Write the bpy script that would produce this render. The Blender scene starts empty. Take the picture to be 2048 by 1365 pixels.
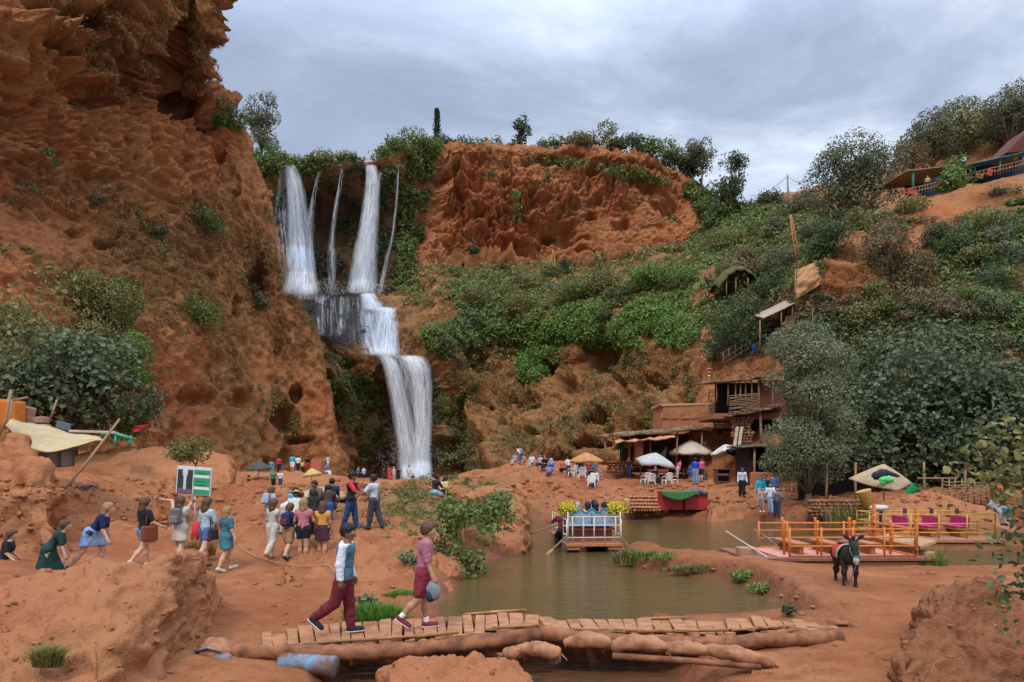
import bpy, math, random, time
import numpy as np
from mathutils import Vector, Matrix, noise as mnoise
from mathutils.bvhtree import BVHTree
R=math.radians
T0=time.time()
scene=bpy.context.scene
col=scene.collection
F=1365.0; CX=1024.0; HY=935.0; CH=3.0       # focal length in photo pixels, principal column, horizon row, eye height
def W(px,py,d): return ((px-CX)*d/F, d, CH+(HY-py)*d/F)
def Wv(px,py,d): return Vector(W(px,py,d))
def dz0(py,z=0.0): return (CH-z)*F/(py-HY)

# ---------------------------------------------------------------- noise
_rs=np.random.RandomState(7)
_perm=_rs.permutation(512).astype(np.int32); _perm=np.concatenate([_perm,_perm,_perm])
_g=_rs.normal(size=(512,3)); _g/=np.linalg.norm(_g,axis=1)[:,None]; _g=_g.astype(np.float32)
def perlin(p):
    p=np.asarray(p,dtype=np.float32); sh=p.shape[:-1]; p=p.reshape(-1,3)
    i=np.floor(p); f=p-i; i=i.astype(np.int32)&255
    u=f*f*f*(f*(f*6-15)+10)
    f0,f1,f2=np.ascontiguousarray(f.T); u0,u1,u2=np.ascontiguousarray(u.T); i0,i1,i2=np.ascontiguousarray(i.T)
    G0,G1,G2=[np.ascontiguousarray(_g[:,k]) for k in range(3)]
    r=np.zeros(len(p),np.float32)
    for dx in (0,1):
        wx=u0 if dx else 1-u0; hx=_perm[i0+dx]
        for dy in (0,1):
            wxy=wx*(u1 if dy else 1-u1); hy=_perm[hx+i1+dy]
            for dz in (0,1):
                h=_perm[hy+i2+dz]
                r+=wxy*(u2 if dz else 1-u2)*(G0[h]*(f0-dx)+G1[h]*(f1-dy)+G2[h]*(f2-dz))
    return (r*1.5).reshape(sh)
def fbm(p,o=4,l=2.03,g=.5):
    a=1;s=0
    for k in range(o):
        s=s+a*perlin(p); p=p*l+17.3; a*=g
    return s
def ridged(p,o=4,l=2.1,g=.5):
    a=1;s=0
    for k in range(o):
        s=s+a*(1-2*np.abs(perlin(p))); p=p*l+11.7; a*=g
    return s
def billow(p,o=3,l=2.1,g=.5):
    return -ridged(p,o,l,g)
def sstep(a,b,x):
    t=np.clip((x-a)/(b-a),0,1); return t*t*(3-2*t)

# ---------------------------------------------------------------- mesh building
def link(o,parent=None):
    col.objects.link(o)
    if parent is not None: o.parent=parent
    return o
def tag(o,label=None,cat=None,group=None,kind=None):
    if label: o['label']=label
    if cat: o['category']=cat
    if group: o['group']=group
    if kind: o['kind']=kind
    return o
def empty(name,loc=(0,0,0),rz=0,label=None,cat=None,group=None):
    o=bpy.data.objects.new(name,None); o.location=loc; o.rotation_euler=(0,0,rz); o.empty_display_size=.2
    link(o); return tag(o,label,cat,group)
def mesh_np(name,V,Fq,mats,smooth=True,midx=None,attrs=None,parent=None,do_link=True):
    """V (n,3); Fq: int array (m,4) or (m,3) or list of them"""
    if not isinstance(Fq,(list,tuple)): Fq=[Fq]
    me=bpy.data.meshes.new(name)
    V=np.asarray(V,dtype=np.float32)
    me.vertices.add(len(V)); me.vertices.foreach_set('co',V.ravel())
    idx=np.concatenate([np.asarray(f).ravel() for f in Fq]).astype(np.int32)
    tot=np.concatenate([np.full(len(f),np.asarray(f).shape[1]) for f in Fq if len(f)]).astype(np.int32)
    st=np.concatenate([[0],np.cumsum(tot)[:-1]]).astype(np.int32)
    me.loops.add(len(idx)); me.loops.foreach_set('vertex_index',idx)
    me.polygons.add(len(tot)); me.polygons.foreach_set('loop_start',st)
    try: me.polygons.foreach_set('loop_total',tot)
    except Exception: pass
    if midx is not None: me.polygons.foreach_set('material_index',np.asarray(midx,dtype=np.int32))
    for m in (mats if isinstance(mats,(list,tuple)) else [mats]): me.materials.append(m)
    me.update(calc_edges=True)
    if smooth is True: me.polygons.foreach_set('use_smooth',np.ones(len(tot),dtype=bool))
    elif smooth is not False: me.polygons.foreach_set('use_smooth',np.asarray(smooth,dtype=bool))
    for k,a in (attrs or {}).items():
        at=me.attributes.new(k,'FLOAT_COLOR','POINT'); c=np.ones((len(V),4),dtype=np.float32); c[:,:a.shape[1]]=a
        at.data.foreach_set('color',c.ravel())
    o=bpy.data.objects.new(name,me)
    if do_link: link(o,parent)
    return o
class MB:
    """collects simple shapes; build() links them as one mesh"""
    def __init__(s): s.v=[];s.f=[];s.m=[];s.s=[]
    def add(s,vs,fs,mi=0,sm=False):
        b=len(s.v); s.v+= [tuple(v) for v in vs]
        for f in fs: s.f.append([b+i for i in f]); s.m.append(mi); s.s.append(sm)
        return s
    def box(s,c,size,rot=None,mi=0,bev=.12,jit=0):
        """box with chamfered edges; bev as a share of the smallest side"""
        hx,hy,hz=[q/2 for q in size]; b=min(size)*bev
        vs=[];ix={}
        for sx in(-1,1):
            for sy in(-1,1):
                for sz in(-1,1):
                    for a in range(3):
                        p=[sx*(hx-b),sy*(hy-b),sz*(hz-b)]
                        p[a]=(sx*hx,sy*hy,sz*hz)[a]
                        ix[sx,sy,sz,a]=len(vs); vs.append(p)
        fs=[]
        for a in range(3):
            o=[k for k in range(3) if k!=a]
            for sg in(-1,1):
                q=[]
                for (u,w) in((-1,-1),(1,-1),(1,1),(-1,1)):
                    k=[0,0,0];k[a]=sg;k[o[0]]=u;k[o[1]]=w; q.append(ix[k[0],k[1],k[2],a])
                fs.append(q)
        for a in range(3):       # edges along axis a
            o=[k for k in range(3) if k!=a]
            for u in(-1,1):
                for w in(-1,1):
                    q=[]
                    for (e,fa) in((-1,0),(-1,1),(1,1),(1,0)):
                        k=[0,0,0];k[a]=e;k[o[0]]=u;k[o[1]]=w; q.append(ix[k[0],k[1],k[2],o[fa]])
                    fs.append(q)
        for sx in(-1,1):
            for sy in(-1,1):
                for sz in(-1,1): fs.append([ix[sx,sy,sz,a] for a in range(3)])
        M=rot if rot is not None else Matrix.Identity(3)
        if not isinstance(M,Matrix): M=Matrix.Rotation(M,3,'Z')
        c=Vector(c)
        vs=[c+M@Vector(v) for v in vs]
        if jit: vs=[v+Vector((random.uniform(-jit,jit),random.uniform(-jit,jit),random.uniform(-jit,jit))) for v in vs]
        return s.add(vs,fs,mi)
    def tube(s,pts,rad,n=8,mi=0,cap=True,sm=True):
        """tube through points; rad one number or one per point"""
        pts=[Vector(p) for p in pts]; m=len(pts)
        rad=[rad]*m if not hasattr(rad,'__len__') else rad
        vs=[];fs=[]
        prev=None
        for i,p in enumerate(pts):
            t=(pts[min(i+1,m-1)]-pts[max(i-1,0)]).normalized()
            if prev is None:
                a=Vector((0,0,1)) if abs(t.z)<.9 else Vector((1,0,0))
                x=t.cross(a).normalized()
            else: x=(prev-t*prev.dot(t)).normalized()
            prev=x; y=t.cross(x)
            for k in range(n):
                an=2*math.pi*k/n; vs.append(p+(x*math.cos(an)+y*math.sin(an))*rad[i])
        for i in range(m-1):
            for k in range(n):
                fs.append([i*n+k,i*n+(k+1)%n,(i+1)*n+(k+1)%n,(i+1)*n+k])
        s.add(vs,fs,mi,sm)
        if cap: 
            b=len(s.v)-len(vs)
            s.f.append([b+k for k in range(n)][::-1]);s.m.append(mi);s.s.append(False)
            s.f.append([b+(m-1)*n+k for k in range(n)]);s.m.append(mi);s.s.append(False)
        return s
    def bar(s,a,b,r,n=6,mi=0): return s.tube([a,b],r,n,mi)
    def grid(s,fn,nu,nv,mi=0,sm=True,thick=0):
        vs=[Vector(fn(i/nu,j/nv)) for j in range(nv+1) for i in range(nu+1)]
        fs=[[j*(nu+1)+i,j*(nu+1)+i+1,(j+1)*(nu+1)+i+1,(j+1)*(nu+1)+i] for j in range(nv) for i in range(nu)]
        if thick:
            n=len(vs); vs2=[v-Vector((0,0,thick)) if not callable(thick) else v+thick(v) for v in vs]
            f2=[[q+n for q in f][::-1] for f in fs]
            e=[]
            bd=[(i) for i in range(nu+1)]+[j*(nu+1)+nu for j in range(1,nv+1)]+[nv*(nu+1)+i for i in range(nu-1,-1,-1)]+[j*(nu+1) for j in range(nv-1,0,-1)]
            for k in range(len(bd)):
                a,b=bd[k],bd[(k+1)%len(bd)]; e.append([a,a+n,b+n,b])
            return s.add(vs+vs2,fs+f2+e,mi,sm)
        return s.add(vs,fs,mi,sm)
    def ell(s,c,r,n=10,m=7,mi=0,rot=None,jit=0,seed=0):
        c=Vector(c); vs=[];fs=[]
        M=rot if rot is not None else Matrix.Identity(3)
        rr=random.Random(seed)
        for j in range(m+1):
            th=math.pi*j/m
            for i in range(n):
                ph=2*math.pi*i/n; k=1+rr.uniform(-jit,jit)
                vs.append(c+M@Vector((r[0]*k*math.sin(th)*math.cos(ph),r[1]*k*math.sin(th)*math.sin(ph),r[2]*k*math.cos(th))))
        for j in range(m):
            for i in range(n):
                q=[j*n+i,(j+1)*n+i,(j+1)*n+(i+1)%n,j*n+(i+1)%n]
                fs.append(q)
        return s.add(vs,fs,mi,True)
    def prism(s,pts,h,mi=0,axis=Vector((0,0,1))):
        n=len(pts); a=[Vector(p) for p in pts]; b=[p+axis*h for p in a]
        return s.add(a+b,[list(range(n))[::-1],[n+i for i in range(n)]]+[[i,(i+1)%n,n+(i+1)%n,n+i] for i in range(n)],mi)
    def build(s,name,mats,parent=None,do_link=True):
        me=bpy.data.meshes.new(name); me.from_pydata([tuple(v) for v in s.v],[],s.f)
        for m in (mats if isinstance(mats,(list,tuple)) else [mats]): me.materials.append(m)
        me.polygons.foreach_set('material_index',s.m); me.polygons.foreach_set('use_smooth',s.s); me.update()
        o=bpy.data.objects.new(name,me)
        if do_link: link(o,parent)
        return o
def islands(mb):
    p=list(range(len(mb.v)))
    def f(a):
        while p[a]!=a: p[a]=p[p[a]]; a=p[a]
        return a
    for q in mb.f:
        for k in q[1:]: p[f(k)]=f(q[0])
    out={}
    for i,q in enumerate(mb.f): out.setdefault(f(q[0]),[]).append(i)
    r=[]
    for fi in out.values():
        m=MB(); ix={}
        for i in fi:
            g=[]
            for k in mb.f[i]:
                if k not in ix: ix[k]=len(m.v); m.v.append(mb.v[k])
                g.append(ix[k])
            m.f.append(g); m.m.append(mb.m[i]); m.s.append(mb.s[i])
        r.append(m)
    return r
def build_each(mb,name,mats,parent=None):
    return [m.build(name,mats,parent) for m in islands(mb)]
def children(o): return [c for c in bpy.data.objects if c.parent is o]
def copy_tree(o,parent=None,top=True):
    c=o.copy(); col.objects.link(c); c.parent=parent
    for ch in children(o): copy_tree(ch,c,False)
    return c

# ---------------------------------------------------------------- materials
def nt(mat):
    mat.use_nodes=True; t=mat.node_tree; t.nodes.clear(); return t
class N:
    def __init__(s,t): s.t=t
    def __call__(s,typ,_in=None,**kw):
        n=s.t.nodes.new(typ)
        for k,v in kw.items(): setattr(n,k,v)
        for k,v in (_in or {}).items():
            if hasattr(v,'is_output'): s.t.links.new(v,n.inputs[k])
            else: n.inputs[k].default_value=v
        return n
def ramp(n,fac,stops,interp='LINEAR'):
    r=n('ShaderNodeValToRGB',{'Fac':fac}); e=r.color_ramp; e.interpolation=interp
    while len(e.elements)<len(stops): e.elements.new(.5)
    for q,(p,c) in zip(e.elements,stops):
        q.position=p; q.color=c if len(c)==4 else (*c,1)
    return r.outputs['Color']
def mixc(n,fac,a,b,mode='MIX'):
    m=n('ShaderNodeMix',data_type='RGBA',blend_type=mode)
    for k,v in ((0,fac),(6,a),(7,b)):
        if hasattr(v,'is_output'): n.t.links.new(v,m.inputs[k])
        else: m.inputs[k].default_value=v if k==0 else (v if len(v)==4 else (*v,1))
    return m.outputs[2]
def mth(n,op,a,b=0.0,clamp=False):
    m=n('ShaderNodeMath',operation=op,use_clamp=clamp)
    for k,v in ((0,a),(1,b)):
        if hasattr(v,'is_output'): n.t.links.new(v,m.inputs[k])
        else: m.inputs[k].default_value=v
    return m.outputs[0]
def simple(name,c,rough=.7,var=.18,scale=6,bump=.15,metal=0,dirt=0.0,dirtc=(.30,.13,.07),spec=.3,coord='Object',trans=0):
    """one colour with mottling, optional red dust and small bumps"""
    m=bpy.data.materials.new(name); t=nt(m); n=N(t)
    tc=n('ShaderNodeTexCoord').outputs[coord]
    no=n('ShaderNodeTexNoise',{'Vector':tc,'Scale':scale,'Detail':5.0,'Roughness':.6}).outputs['Fac']
    k=ramp(n,no,[(.3,(1-var,)*3),(.7,(1+var*.6,)*3)])
    c_=mixc(n,1.0,(*c,1),k,'MULTIPLY')
    if dirt:
        n2=n('ShaderNodeTexNoise',{'Vector':tc,'Scale':scale*.6+1.3,'Detail':6.0,'Roughness':.65}).outputs['Fac']
        f=ramp(n,n2,[(.62-dirt*.35,(0,0,0)),(.78-dirt*.2,(1,1,1))])
        c_=mixc(n,f,c_,dirtc)
    b=n('ShaderNodeBsdfPrincipled',{'Base Color':c_,'Roughness':rough,'Metallic':metal,'Specular IOR Level':spec})
    if bump:
        bp=n('ShaderNodeBump',{'Height':no,'Strength':bump,'Distance':.03}); t.links.new(bp.outputs[0],b.inputs['Normal'])
    o=n('ShaderNodeOutputMaterial')
    if trans:
        tr=n('ShaderNodeBsdfTranslucent',{'Color':c_}); mx=n('ShaderNodeMixShader',{'Fac':trans,1:b.outputs[0],2:tr.outputs[0]})
        t.links.new(mx.outputs[0],o.inputs[0])
    else: t.links.new(b.outputs[0],o.inputs[0])
    return m
_mc={}
def M(c,rough=.75,**kw):
    k=(tuple(c),rough,tuple(sorted(kw.items())))
    if k not in _mc: _mc[k]=simple('paint_%d'%len(_mc),c,rough,**kw)
    return _mc[k]
# ---------------------------------------------------------------- rock and earth materials
def rock_mat(name,red=(.43,.142,.055),ochre=(.47,.235,.085),dark=(.19,.062,.03),bs=1.0,bump=.9,vstretch=1.0):
    """red tufa; the point attribute 'mask' holds dry-grass, moss and wet amounts"""
    m=bpy.data.materials.new(name); t=nt(m); n=N(t)
    pos=n('ShaderNodeNewGeometry').outputs['Position']
    mp=n('ShaderNodeMapping',{'Vector':pos,'Scale':(1,1,vstretch)}).outputs[0]
    n1=n('ShaderNodeTexNoise',{'Vector':mp,'Scale':.11*bs,'Detail':6.0,'Roughness':.6}).outputs['Fac']
    n2=n('ShaderNodeTexNoise',{'Vector':mp,'Scale':.55*bs,'Detail':8.0,'Roughness':.68,'Distortion':.6}).outputs['Fac']
    n3=n('ShaderNodeTexNoise',{'Vector':mp,'Scale':2.6*bs,'Detail':6.0,'Roughness':.7}).outputs['Fac']
    c=ramp(n,n2,[(.28,dark),(.44,red),(.6,tuple(q*1.12 for q in red)),(.78,(.44,.19,.09))])
    c=mixc(n,ramp(n,n1,[(.4,(0,0,0)),(.66,(.55,.55,.55))]),c,ochre)
    at=n('ShaderNodeAttribute',attribute_name='mask').outputs['Color']
    sp=n('ShaderNodeSeparateColor',{0:at})
    gr=mth(n,'MULTIPLY',sp.outputs[0],ramp(n,n3,[(.3,(.15,)*3),(.6,(1,)*3)]))
    c=mixc(n,gr,c,ramp(n,n3,[(.3,(.24,.105,.04)),(.7,(.42,.22,.085))]))
    mo=mth(n,'MULTIPLY',sp.outputs[1],ramp(n,n2,[(.36,(.1,)*3),(.56,(1,)*3)]))
    c=mixc(n,mo,c,ramp(n,n3,[(.3,(.035,.04,.012)),(.7,(.10,.11,.03))]))
    c=mixc(n,sp.outputs[2],c,ramp(n,n2,[(.3,(.018,.013,.009)),(.7,(.06,.038,.022))]))
    h=mth(n,'ADD',mth(n,'MULTIPLY',n2,1.0),mth(n,'MULTIPLY',n3,.6))
    bp=n('ShaderNodeBump',{'Height':h,'Strength':bump,'Distance':.9/bs})
    ro=mth(n,'SUBTRACT',.95,mth(n,'MULTIPLY',sp.outputs[2],.5))
    b=n('ShaderNodeBsdfPrincipled',{'Base Color':c,'Roughness':ro,'Normal':bp.outputs[0],'Specular IOR Level':.15})
    o=n('ShaderNodeOutputMaterial',{0:b.outputs[0]})
    return m
MAT_CLIFF=rock_mat('red_tufa')
MAT_DRAPE=rock_mat('draped_tufa',red=(.36,.135,.05),ochre=(.40,.205,.075),vstretch=.35,bs=1.3)
MAT_FAR=rock_mat('far_tufa',red=(.43,.142,.062),dark=(.15,.05,.026),bs=1.3,bump=1.0)
MAT_BROWN=rock_mat('brown_tufa',red=(.32,.135,.052),ochre=(.35,.185,.068),dark=(.14,.056,.028),vstretch=.6)
MAT_BOULDER=rock_mat('boulder_rock',red=(.35,.132,.058),ochre=(.38,.17,.078),dark=(.22,.078,.036),bs=2.2,bump=.6)
MAT_BOULDER2=rock_mat('brown_boulder',red=(.29,.105,.048),ochre=(.34,.145,.066),dark=(.15,.05,.025),bs=2.4,bump=.8)
def earth_mat():
    m=bpy.data.materials.new('red_earth'); t=nt(m); n=N(t)
    pos=n('ShaderNodeNewGeometry').outputs['Position']
    n1=n('ShaderNodeTexNoise',{'Vector':pos,'Scale':.35,'Detail':6.0,'Roughness':.6}).outputs['Fac']
    n2=n('ShaderNodeTexNoise',{'Vector':pos,'Scale':2.2,'Detail':8.0,'Roughness':.7}).outputs['Fac']
    n3=n('ShaderNodeTexNoise',{'Vector':pos,'Scale':14.0,'Detail':5.0,'Roughness':.7}).outputs['Fac']
    vo=n('ShaderNodeTexVoronoi',{'Vector':pos,'Scale':9.0,'Randomness':1.0}).outputs['Distance']
    c=ramp(n,n1,[(.3,(.25,.075,.027)),(.5,(.345,.122,.045)),(.72,(.43,.19,.08))])
    c=mixc(n,ramp(n,n2,[(.36,(.75,)*3),(.56,(0,)*3)]),c,(.22,.07,.028))
    c=mixc(n,mth(n,'MULTIPLY',ramp(n,vo,[(.06,(1,)*3),(.13,(0,)*3)]),ramp(n,n2,[(.5,(0,)*3),(.6,(.8,)*3)])),c,(.50,.24,.11))
    c=mixc(n,ramp(n,n3,[(.35,(.25,)*3),(.6,(0,)*3)]),c,(.25,.09,.04))
    at=n('ShaderNodeAttribute',attribute_name='mask').outputs['Color']
    sp=n('ShaderNodeSeparateColor',{0:at})
    c=mixc(n,sp.outputs[1],c,ramp(n,n3,[(.3,(.07,.06,.02)),(.7,(.20,.17,.06))]))
    c=mixc(n,sp.outputs[2],c,ramp(n,n2,[(.3,(.10,.035,.018)),(.7,(.19,.07,.035))]))
    h=mth(n,'ADD',n2,mth(n,'MULTIPLY',n3,.25))
    bp=n('ShaderNodeBump',{'Height':h,'Strength':.8,'Distance':.22})
    ro=mth(n,'SUBTRACT',.93,mth(n,'MULTIPLY',sp.outputs[2],.35))
    b=n('ShaderNodeBsdfPrincipled',{'Base Color':c,'Roughness':ro,'Normal':bp.outputs[0],'Specular IOR Level':.2})
    n('ShaderNodeOutputMaterial',{0:b.outputs[0]})
    return m
MAT_EARTH=earth_mat()
def water_mat(name,c1=(.125,.075,.028),c2=(.085,.062,.024),rough=.06,rs=1.0,bump=.16):
    m=bpy.data.materials.new(name); t=nt(m); n=N(t)
    pos=n('ShaderNodeNewGeometry').outputs['Position']
    mp=n('ShaderNodeMapping',{'Vector':pos,'Scale':(.8,2.2,1)}).outputs[0]
    n1=n('ShaderNodeTexNoise',{'Vector':pos,'Scale':.12,'Detail':3.0}).outputs['Fac']
    n2=n('ShaderNodeTexNoise',{'Vector':mp,'Scale':1.6*rs,'Detail':5.0,'Roughness':.55}).outputs['Fac']
    n3=n('ShaderNodeTexNoise',{'Vector':mp,'Scale':5.5*rs,'Detail':3.0,'Roughness':.5}).outputs['Fac']
    c=mixc(n,ramp(n,n1,[(.35,(0,)*3),(.65,(1,)*3)]),c1,c2)
    bp=n('ShaderNodeBump',{'Height':mth(n,'ADD',n2,mth(n,'MULTIPLY',n3,.3)),'Strength':bump*2,'Distance':.12})
    b=n('ShaderNodeBsdfPrincipled',{'Base Color':c,'Roughness':rough,'Normal':bp.outputs[0],'Specular IOR Level':.5,'IOR':1.33})
    n('ShaderNodeOutputMaterial',{0:b.outputs[0]})
    return m
MAT_WATER=water_mat('murky_water'); MAT_STREAM=water_mat('muddy_stream',(.17,.075,.035),(.12,.06,.03),.12,2.0,.25)

# ---------------------------------------------------------------- world: overcast sky, brighter overhead
def build_world():
    w=bpy.data.worlds.new('World'); scene.world=w; w.use_nodes=True; t=w.node_tree; t.nodes.clear(); n=N(t)
    sky=n('ShaderNodeTexSky',sky_type='NISHITA',sun_disc=False,sun_elevation=R(52),sun_rotation=R(205))
    bg1=n('ShaderNodeBackground',{'Color':sky.outputs[0],'Strength':.1})
    d=n('ShaderNodeTexCoord').outputs['Generated']
    s=n('ShaderNodeSeparateXYZ',{0:d}); x,y,z=s.outputs
    zc=mth(n,'MAXIMUM',z,0.0)
    q=mth(n,'DIVIDE',1.0,mth(n,'ADD',zc,.22))
    v=n('ShaderNodeCombineXYZ',{0:mth(n,'MULTIPLY',x,q),1:mth(n,'MULTIPLY',y,q),2:0.0}).outputs[0]
    mp=n('ShaderNodeMapping',{'Vector':v,'Location':SKY_LOC,'Rotation':(0,0,R(-25)),'Scale':(1.0,1.5,1)}).outputs[0]
    n1=n('ShaderNodeTexNoise',{'Vector':mp,'Scale':1.7,'Detail':9.0,'Roughness':.61,'Distortion':.4}).outputs['Fac']
    n2=n('ShaderNodeTexNoise',{'Vector':mp,'Scale':.55,'Detail':3.0,'Roughness':.5}).outputs['Fac']
    f=mth(n,'ADD',mth(n,'MULTIPLY',n1,.72),mth(n,'MULTIPLY',n2,.28))
    f=mth(n,'ADD',f,mth(n,'MULTIPLY',x,.11))                      # thinner cloud towards the right of the valley
    c=ramp(n,f,[(.36,(.27,.325,.455)),(.46,(.335,.395,.53)),(.53,(.43,.50,.64)),(.61,(.60,.67,.79)),(.72,(.88,.92,.96))])
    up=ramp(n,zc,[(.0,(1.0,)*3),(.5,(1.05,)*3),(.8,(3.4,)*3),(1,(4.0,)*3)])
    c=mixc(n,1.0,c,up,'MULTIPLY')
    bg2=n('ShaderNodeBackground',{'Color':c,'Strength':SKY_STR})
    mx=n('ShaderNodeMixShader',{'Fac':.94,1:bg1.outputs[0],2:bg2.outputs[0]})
    n('ShaderNodeOutputWorld',{0:mx.outputs[0]})
SKY_LOC=(2.15,.9,0); SKY_STR=1.0
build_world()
sun=bpy.data.lights.new('sun','SUN'); sun.energy=1.5; sun.angle=R(10); sun.color=(1,.95,.87)
so=bpy.data.objects.new('sun',sun); link(so)
# light comes from behind and above the camera
_dir=Vector((math.sin(R(205))*math.cos(R(52)),math.cos(R(205))*math.cos(R(52)),math.sin(R(52))))
so.rotation_euler=_dir.to_track_quat('Z','Y').to_euler()
cam=bpy.data.cameras.new('camera'); co=bpy.data.objects.new('camera',cam); link(co)
cam.sensor_width=36; cam.lens=F/2048*36; cam.shift_y=(HY-682.5)/2048; cam.clip_end=5000; cam.clip_start=.1
co.location=(0,0,CH); co.rotation_euler=(R(90),0,0); scene.camera=co
scene.view_settings.view_transform='Standard'; scene.view_settings.look='None'; scene.view_settings.exposure=0.38; scene.view_settings.gamma=1
scene.cycles.max_bounces=6; scene.cycles.diffuse_bounces=3; scene.cycles.transparent_max_bounces=24; scene.cycles.use_denoising=True
# ---------------------------------------------------------------- lofted cliffs
def cr(a,t):
    """Catmull-Rom along axis 0 of a at parameters t in 0..1"""
    n=len(a); s=np.clip(t*(n-1),0,n-1-1e-9); i=s.astype(int); f=(s-i).reshape((-1,)+(1,)*(a.ndim-1))
    g=lambda k:a[np.clip(i+k,0,n-1)]
    p0,p1,p2,p3=g(-1),g(0),g(1),g(2)
    return .5*(2*p1+(p2-p0)*f+(2*p0-5*p1+4*p2-p3)*f*f+(3*p1-p0-3*p2+p3)*f**3)
def even(c,n):
    """parameters spaced evenly along the image-size length of control rows c"""
    return np.linspace(0,1,n)
def loft(colsC,nu,nv):
    """colsC [cols][rows](px,py,d) -> world grid (nv,nu,3) and its photo pixels"""
    C=np.array(colsC,dtype=float)                 # cols,rows,3
    A=cr(C,np.linspace(0,1,nu))                   # nu,rows,3
    B=cr(np.swapaxes(A,0,1),np.linspace(0,1,nv))  # nv,nu,3
    px,py,d=B[...,0],B[...,1],B[...,2]
    return np.stack([(px-CX)*d/F,d,CH+(HY-py)*d/F],-1)
def gnormal(P):
    du=np.gradient(P,axis=1); dv=np.gradient(P,axis=0)
    n=np.cross(du,dv); n/=np.linalg.norm(n,axis=-1)[...,None]+1e-9
    return n
def smooth_n(n,k=6):
    for _ in range(k):
        n=(n+np.roll(n,1,0)+np.roll(n,-1,0)+np.roll(n,1,1)+np.roll(n,-1,1))/5
    return n/(np.linalg.norm(n,axis=-1)[...,None]+1e-9)
def pix(P):
    d=np.maximum(P[...,1],.1); return CX+P[...,0]*F/d, HY-(P[...,2]-CH)*F/d
def blob(px,py,x,y,r,ry=None):
    ry=ry or r; q=((px-x)/r)**2+((py-y)/ry)**2
    return np.exp(-q*q)
def segd(px,py,pts):
    m=np.full(px.shape,1e9)
    for (a,b),(c,d) in zip(pts[:-1],pts[1:]):
        t=np.clip(((px-a)*(c-a)+(py-b)*(d-b))/((c-a)**2+(d-b)**2),0,1)
        m=np.minimum(m,np.hypot(px-a-t*(c-a),py-b-t*(d-b)))
    return m
GR={}
def grid_obj(name,P,mat,mask,flip=False):
    gn=gnormal(P); gn*=np.sign((gn*(np.array([0,0,CH])-P)).sum(-1,keepdims=True)+1e-9); GR[len(GR)]=(P.reshape(-1,3),gn.reshape(-1,3))
    nv,nu=P.shape[:2]; i=np.arange(nv*nu).reshape(nv,nu)
    q=np.stack([i[:-1,:-1],i[:-1,1:],i[1:,1:],i[1:,:-1]],-1).reshape(-1,4)
    if flip: q=q[:,::-1]
    o=mesh_np(name,P.reshape(-1,3),q,mat,True,attrs={'mask':np.clip(mask,0,1).reshape(-1,3)})
    return o
TERR=[]
def terr(o,kind='structure'):
    o['kind']=kind; TERR.append(o); return o

# --- left cliff
E_=[(985,695),(860,668),(720,645),(600,598),(520,566),(440,550),(380,532),(300,498),(230,440),(190,400),(150,396),(90,402),(0,408),(-120,412),(-260,400)]
rowpy=[985,860,720,600,480,380,300,230,160,90,0,-120,-260]
offL=[-4,0,4,8,11,13,13.6,13.6,13.6,14,15,19,38]
offR=[-2,0,1,2,3,4,5,4,0,-3,-5,-2,16]
fr=[-.9,-.3,.12,.4,.64,.85,1.0]; db=[38,45,53,64,77,91,99]
cols=[]
for k,f in enumerate(fr+[None]):
    c=[]
    for py,ol,orr in zip(rowpy,offL,offR):
        e=np.interp(-py,[-q[0] for q in E_],[q[1] for q in E_])
        if f is None: c.append((e-90,py,99+orr+40)); continue
        t=np.clip((f-.3)/.5,0,1)
        c.append((e*f,py,db[k]+ol*(1-t)+orr*t))
    cols.append(c)
P=loft(cols,380,460); px,py=pix(P); n=smooth_n(gnormal(P),40); n*=np.sign(-n[...,1:2]+1e-6)
drape=sstep(380,500,px+ (py-500)*.12)
hi=1-sstep(330,430,py)                      # craggy overhang above, slopes below
Q=P*np.array([1,1,1.0]); Qv=P*np.array([1,1,.28])
wrp=np.stack([fbm(Q*.07+3),fbm(Q*.07+9),fbm(Q*.07+21)],-1)
big=fbm(Q*.06,3)*2.4
crag=ridged(Q*.16+wrp*.9,5)*1.35+billow(Q*.42+wrp,4)*.65+fbm(Q*1.5,3)*.22
strata=ridged(P*np.array([.12,.12,.55])+wrp*.8,4)*.8
vert=ridged(Qv*.30+wrp*.4,4)*.75+fbm(Q*.9,4)*.35+billow(Qv*.8,3)*.3
mid=(1-hi)*(1-drape)
top_=1-sstep(120,260,py+.25*(px-200)*0)
crag2=ridged(Q*.11+wrp*1.3+4,5)
fine=ridged(P*np.array([.35,.35,.9])+wrp*.6,4)*(1-drape)*(.35+.5*blob(px,py,230,330,300,110))
D=big*(1-.6*drape)+crag*(hi*1.1*(1-drape)+.45*mid)+1.5*crag2*top_*(1-.6*drape)+fine*1.2+top_*(1-.5*drape)*ridged(Q*.36+wrp*1.1,5)*.75+hi*(1-drape)*ridged(Q*np.array([.6,.6,.9])+wrp,4)*.4+strata*hi*(1-drape)*.9+vert*(drape+.3*mid)+fbm(Q*1.1,4)*.3
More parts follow.
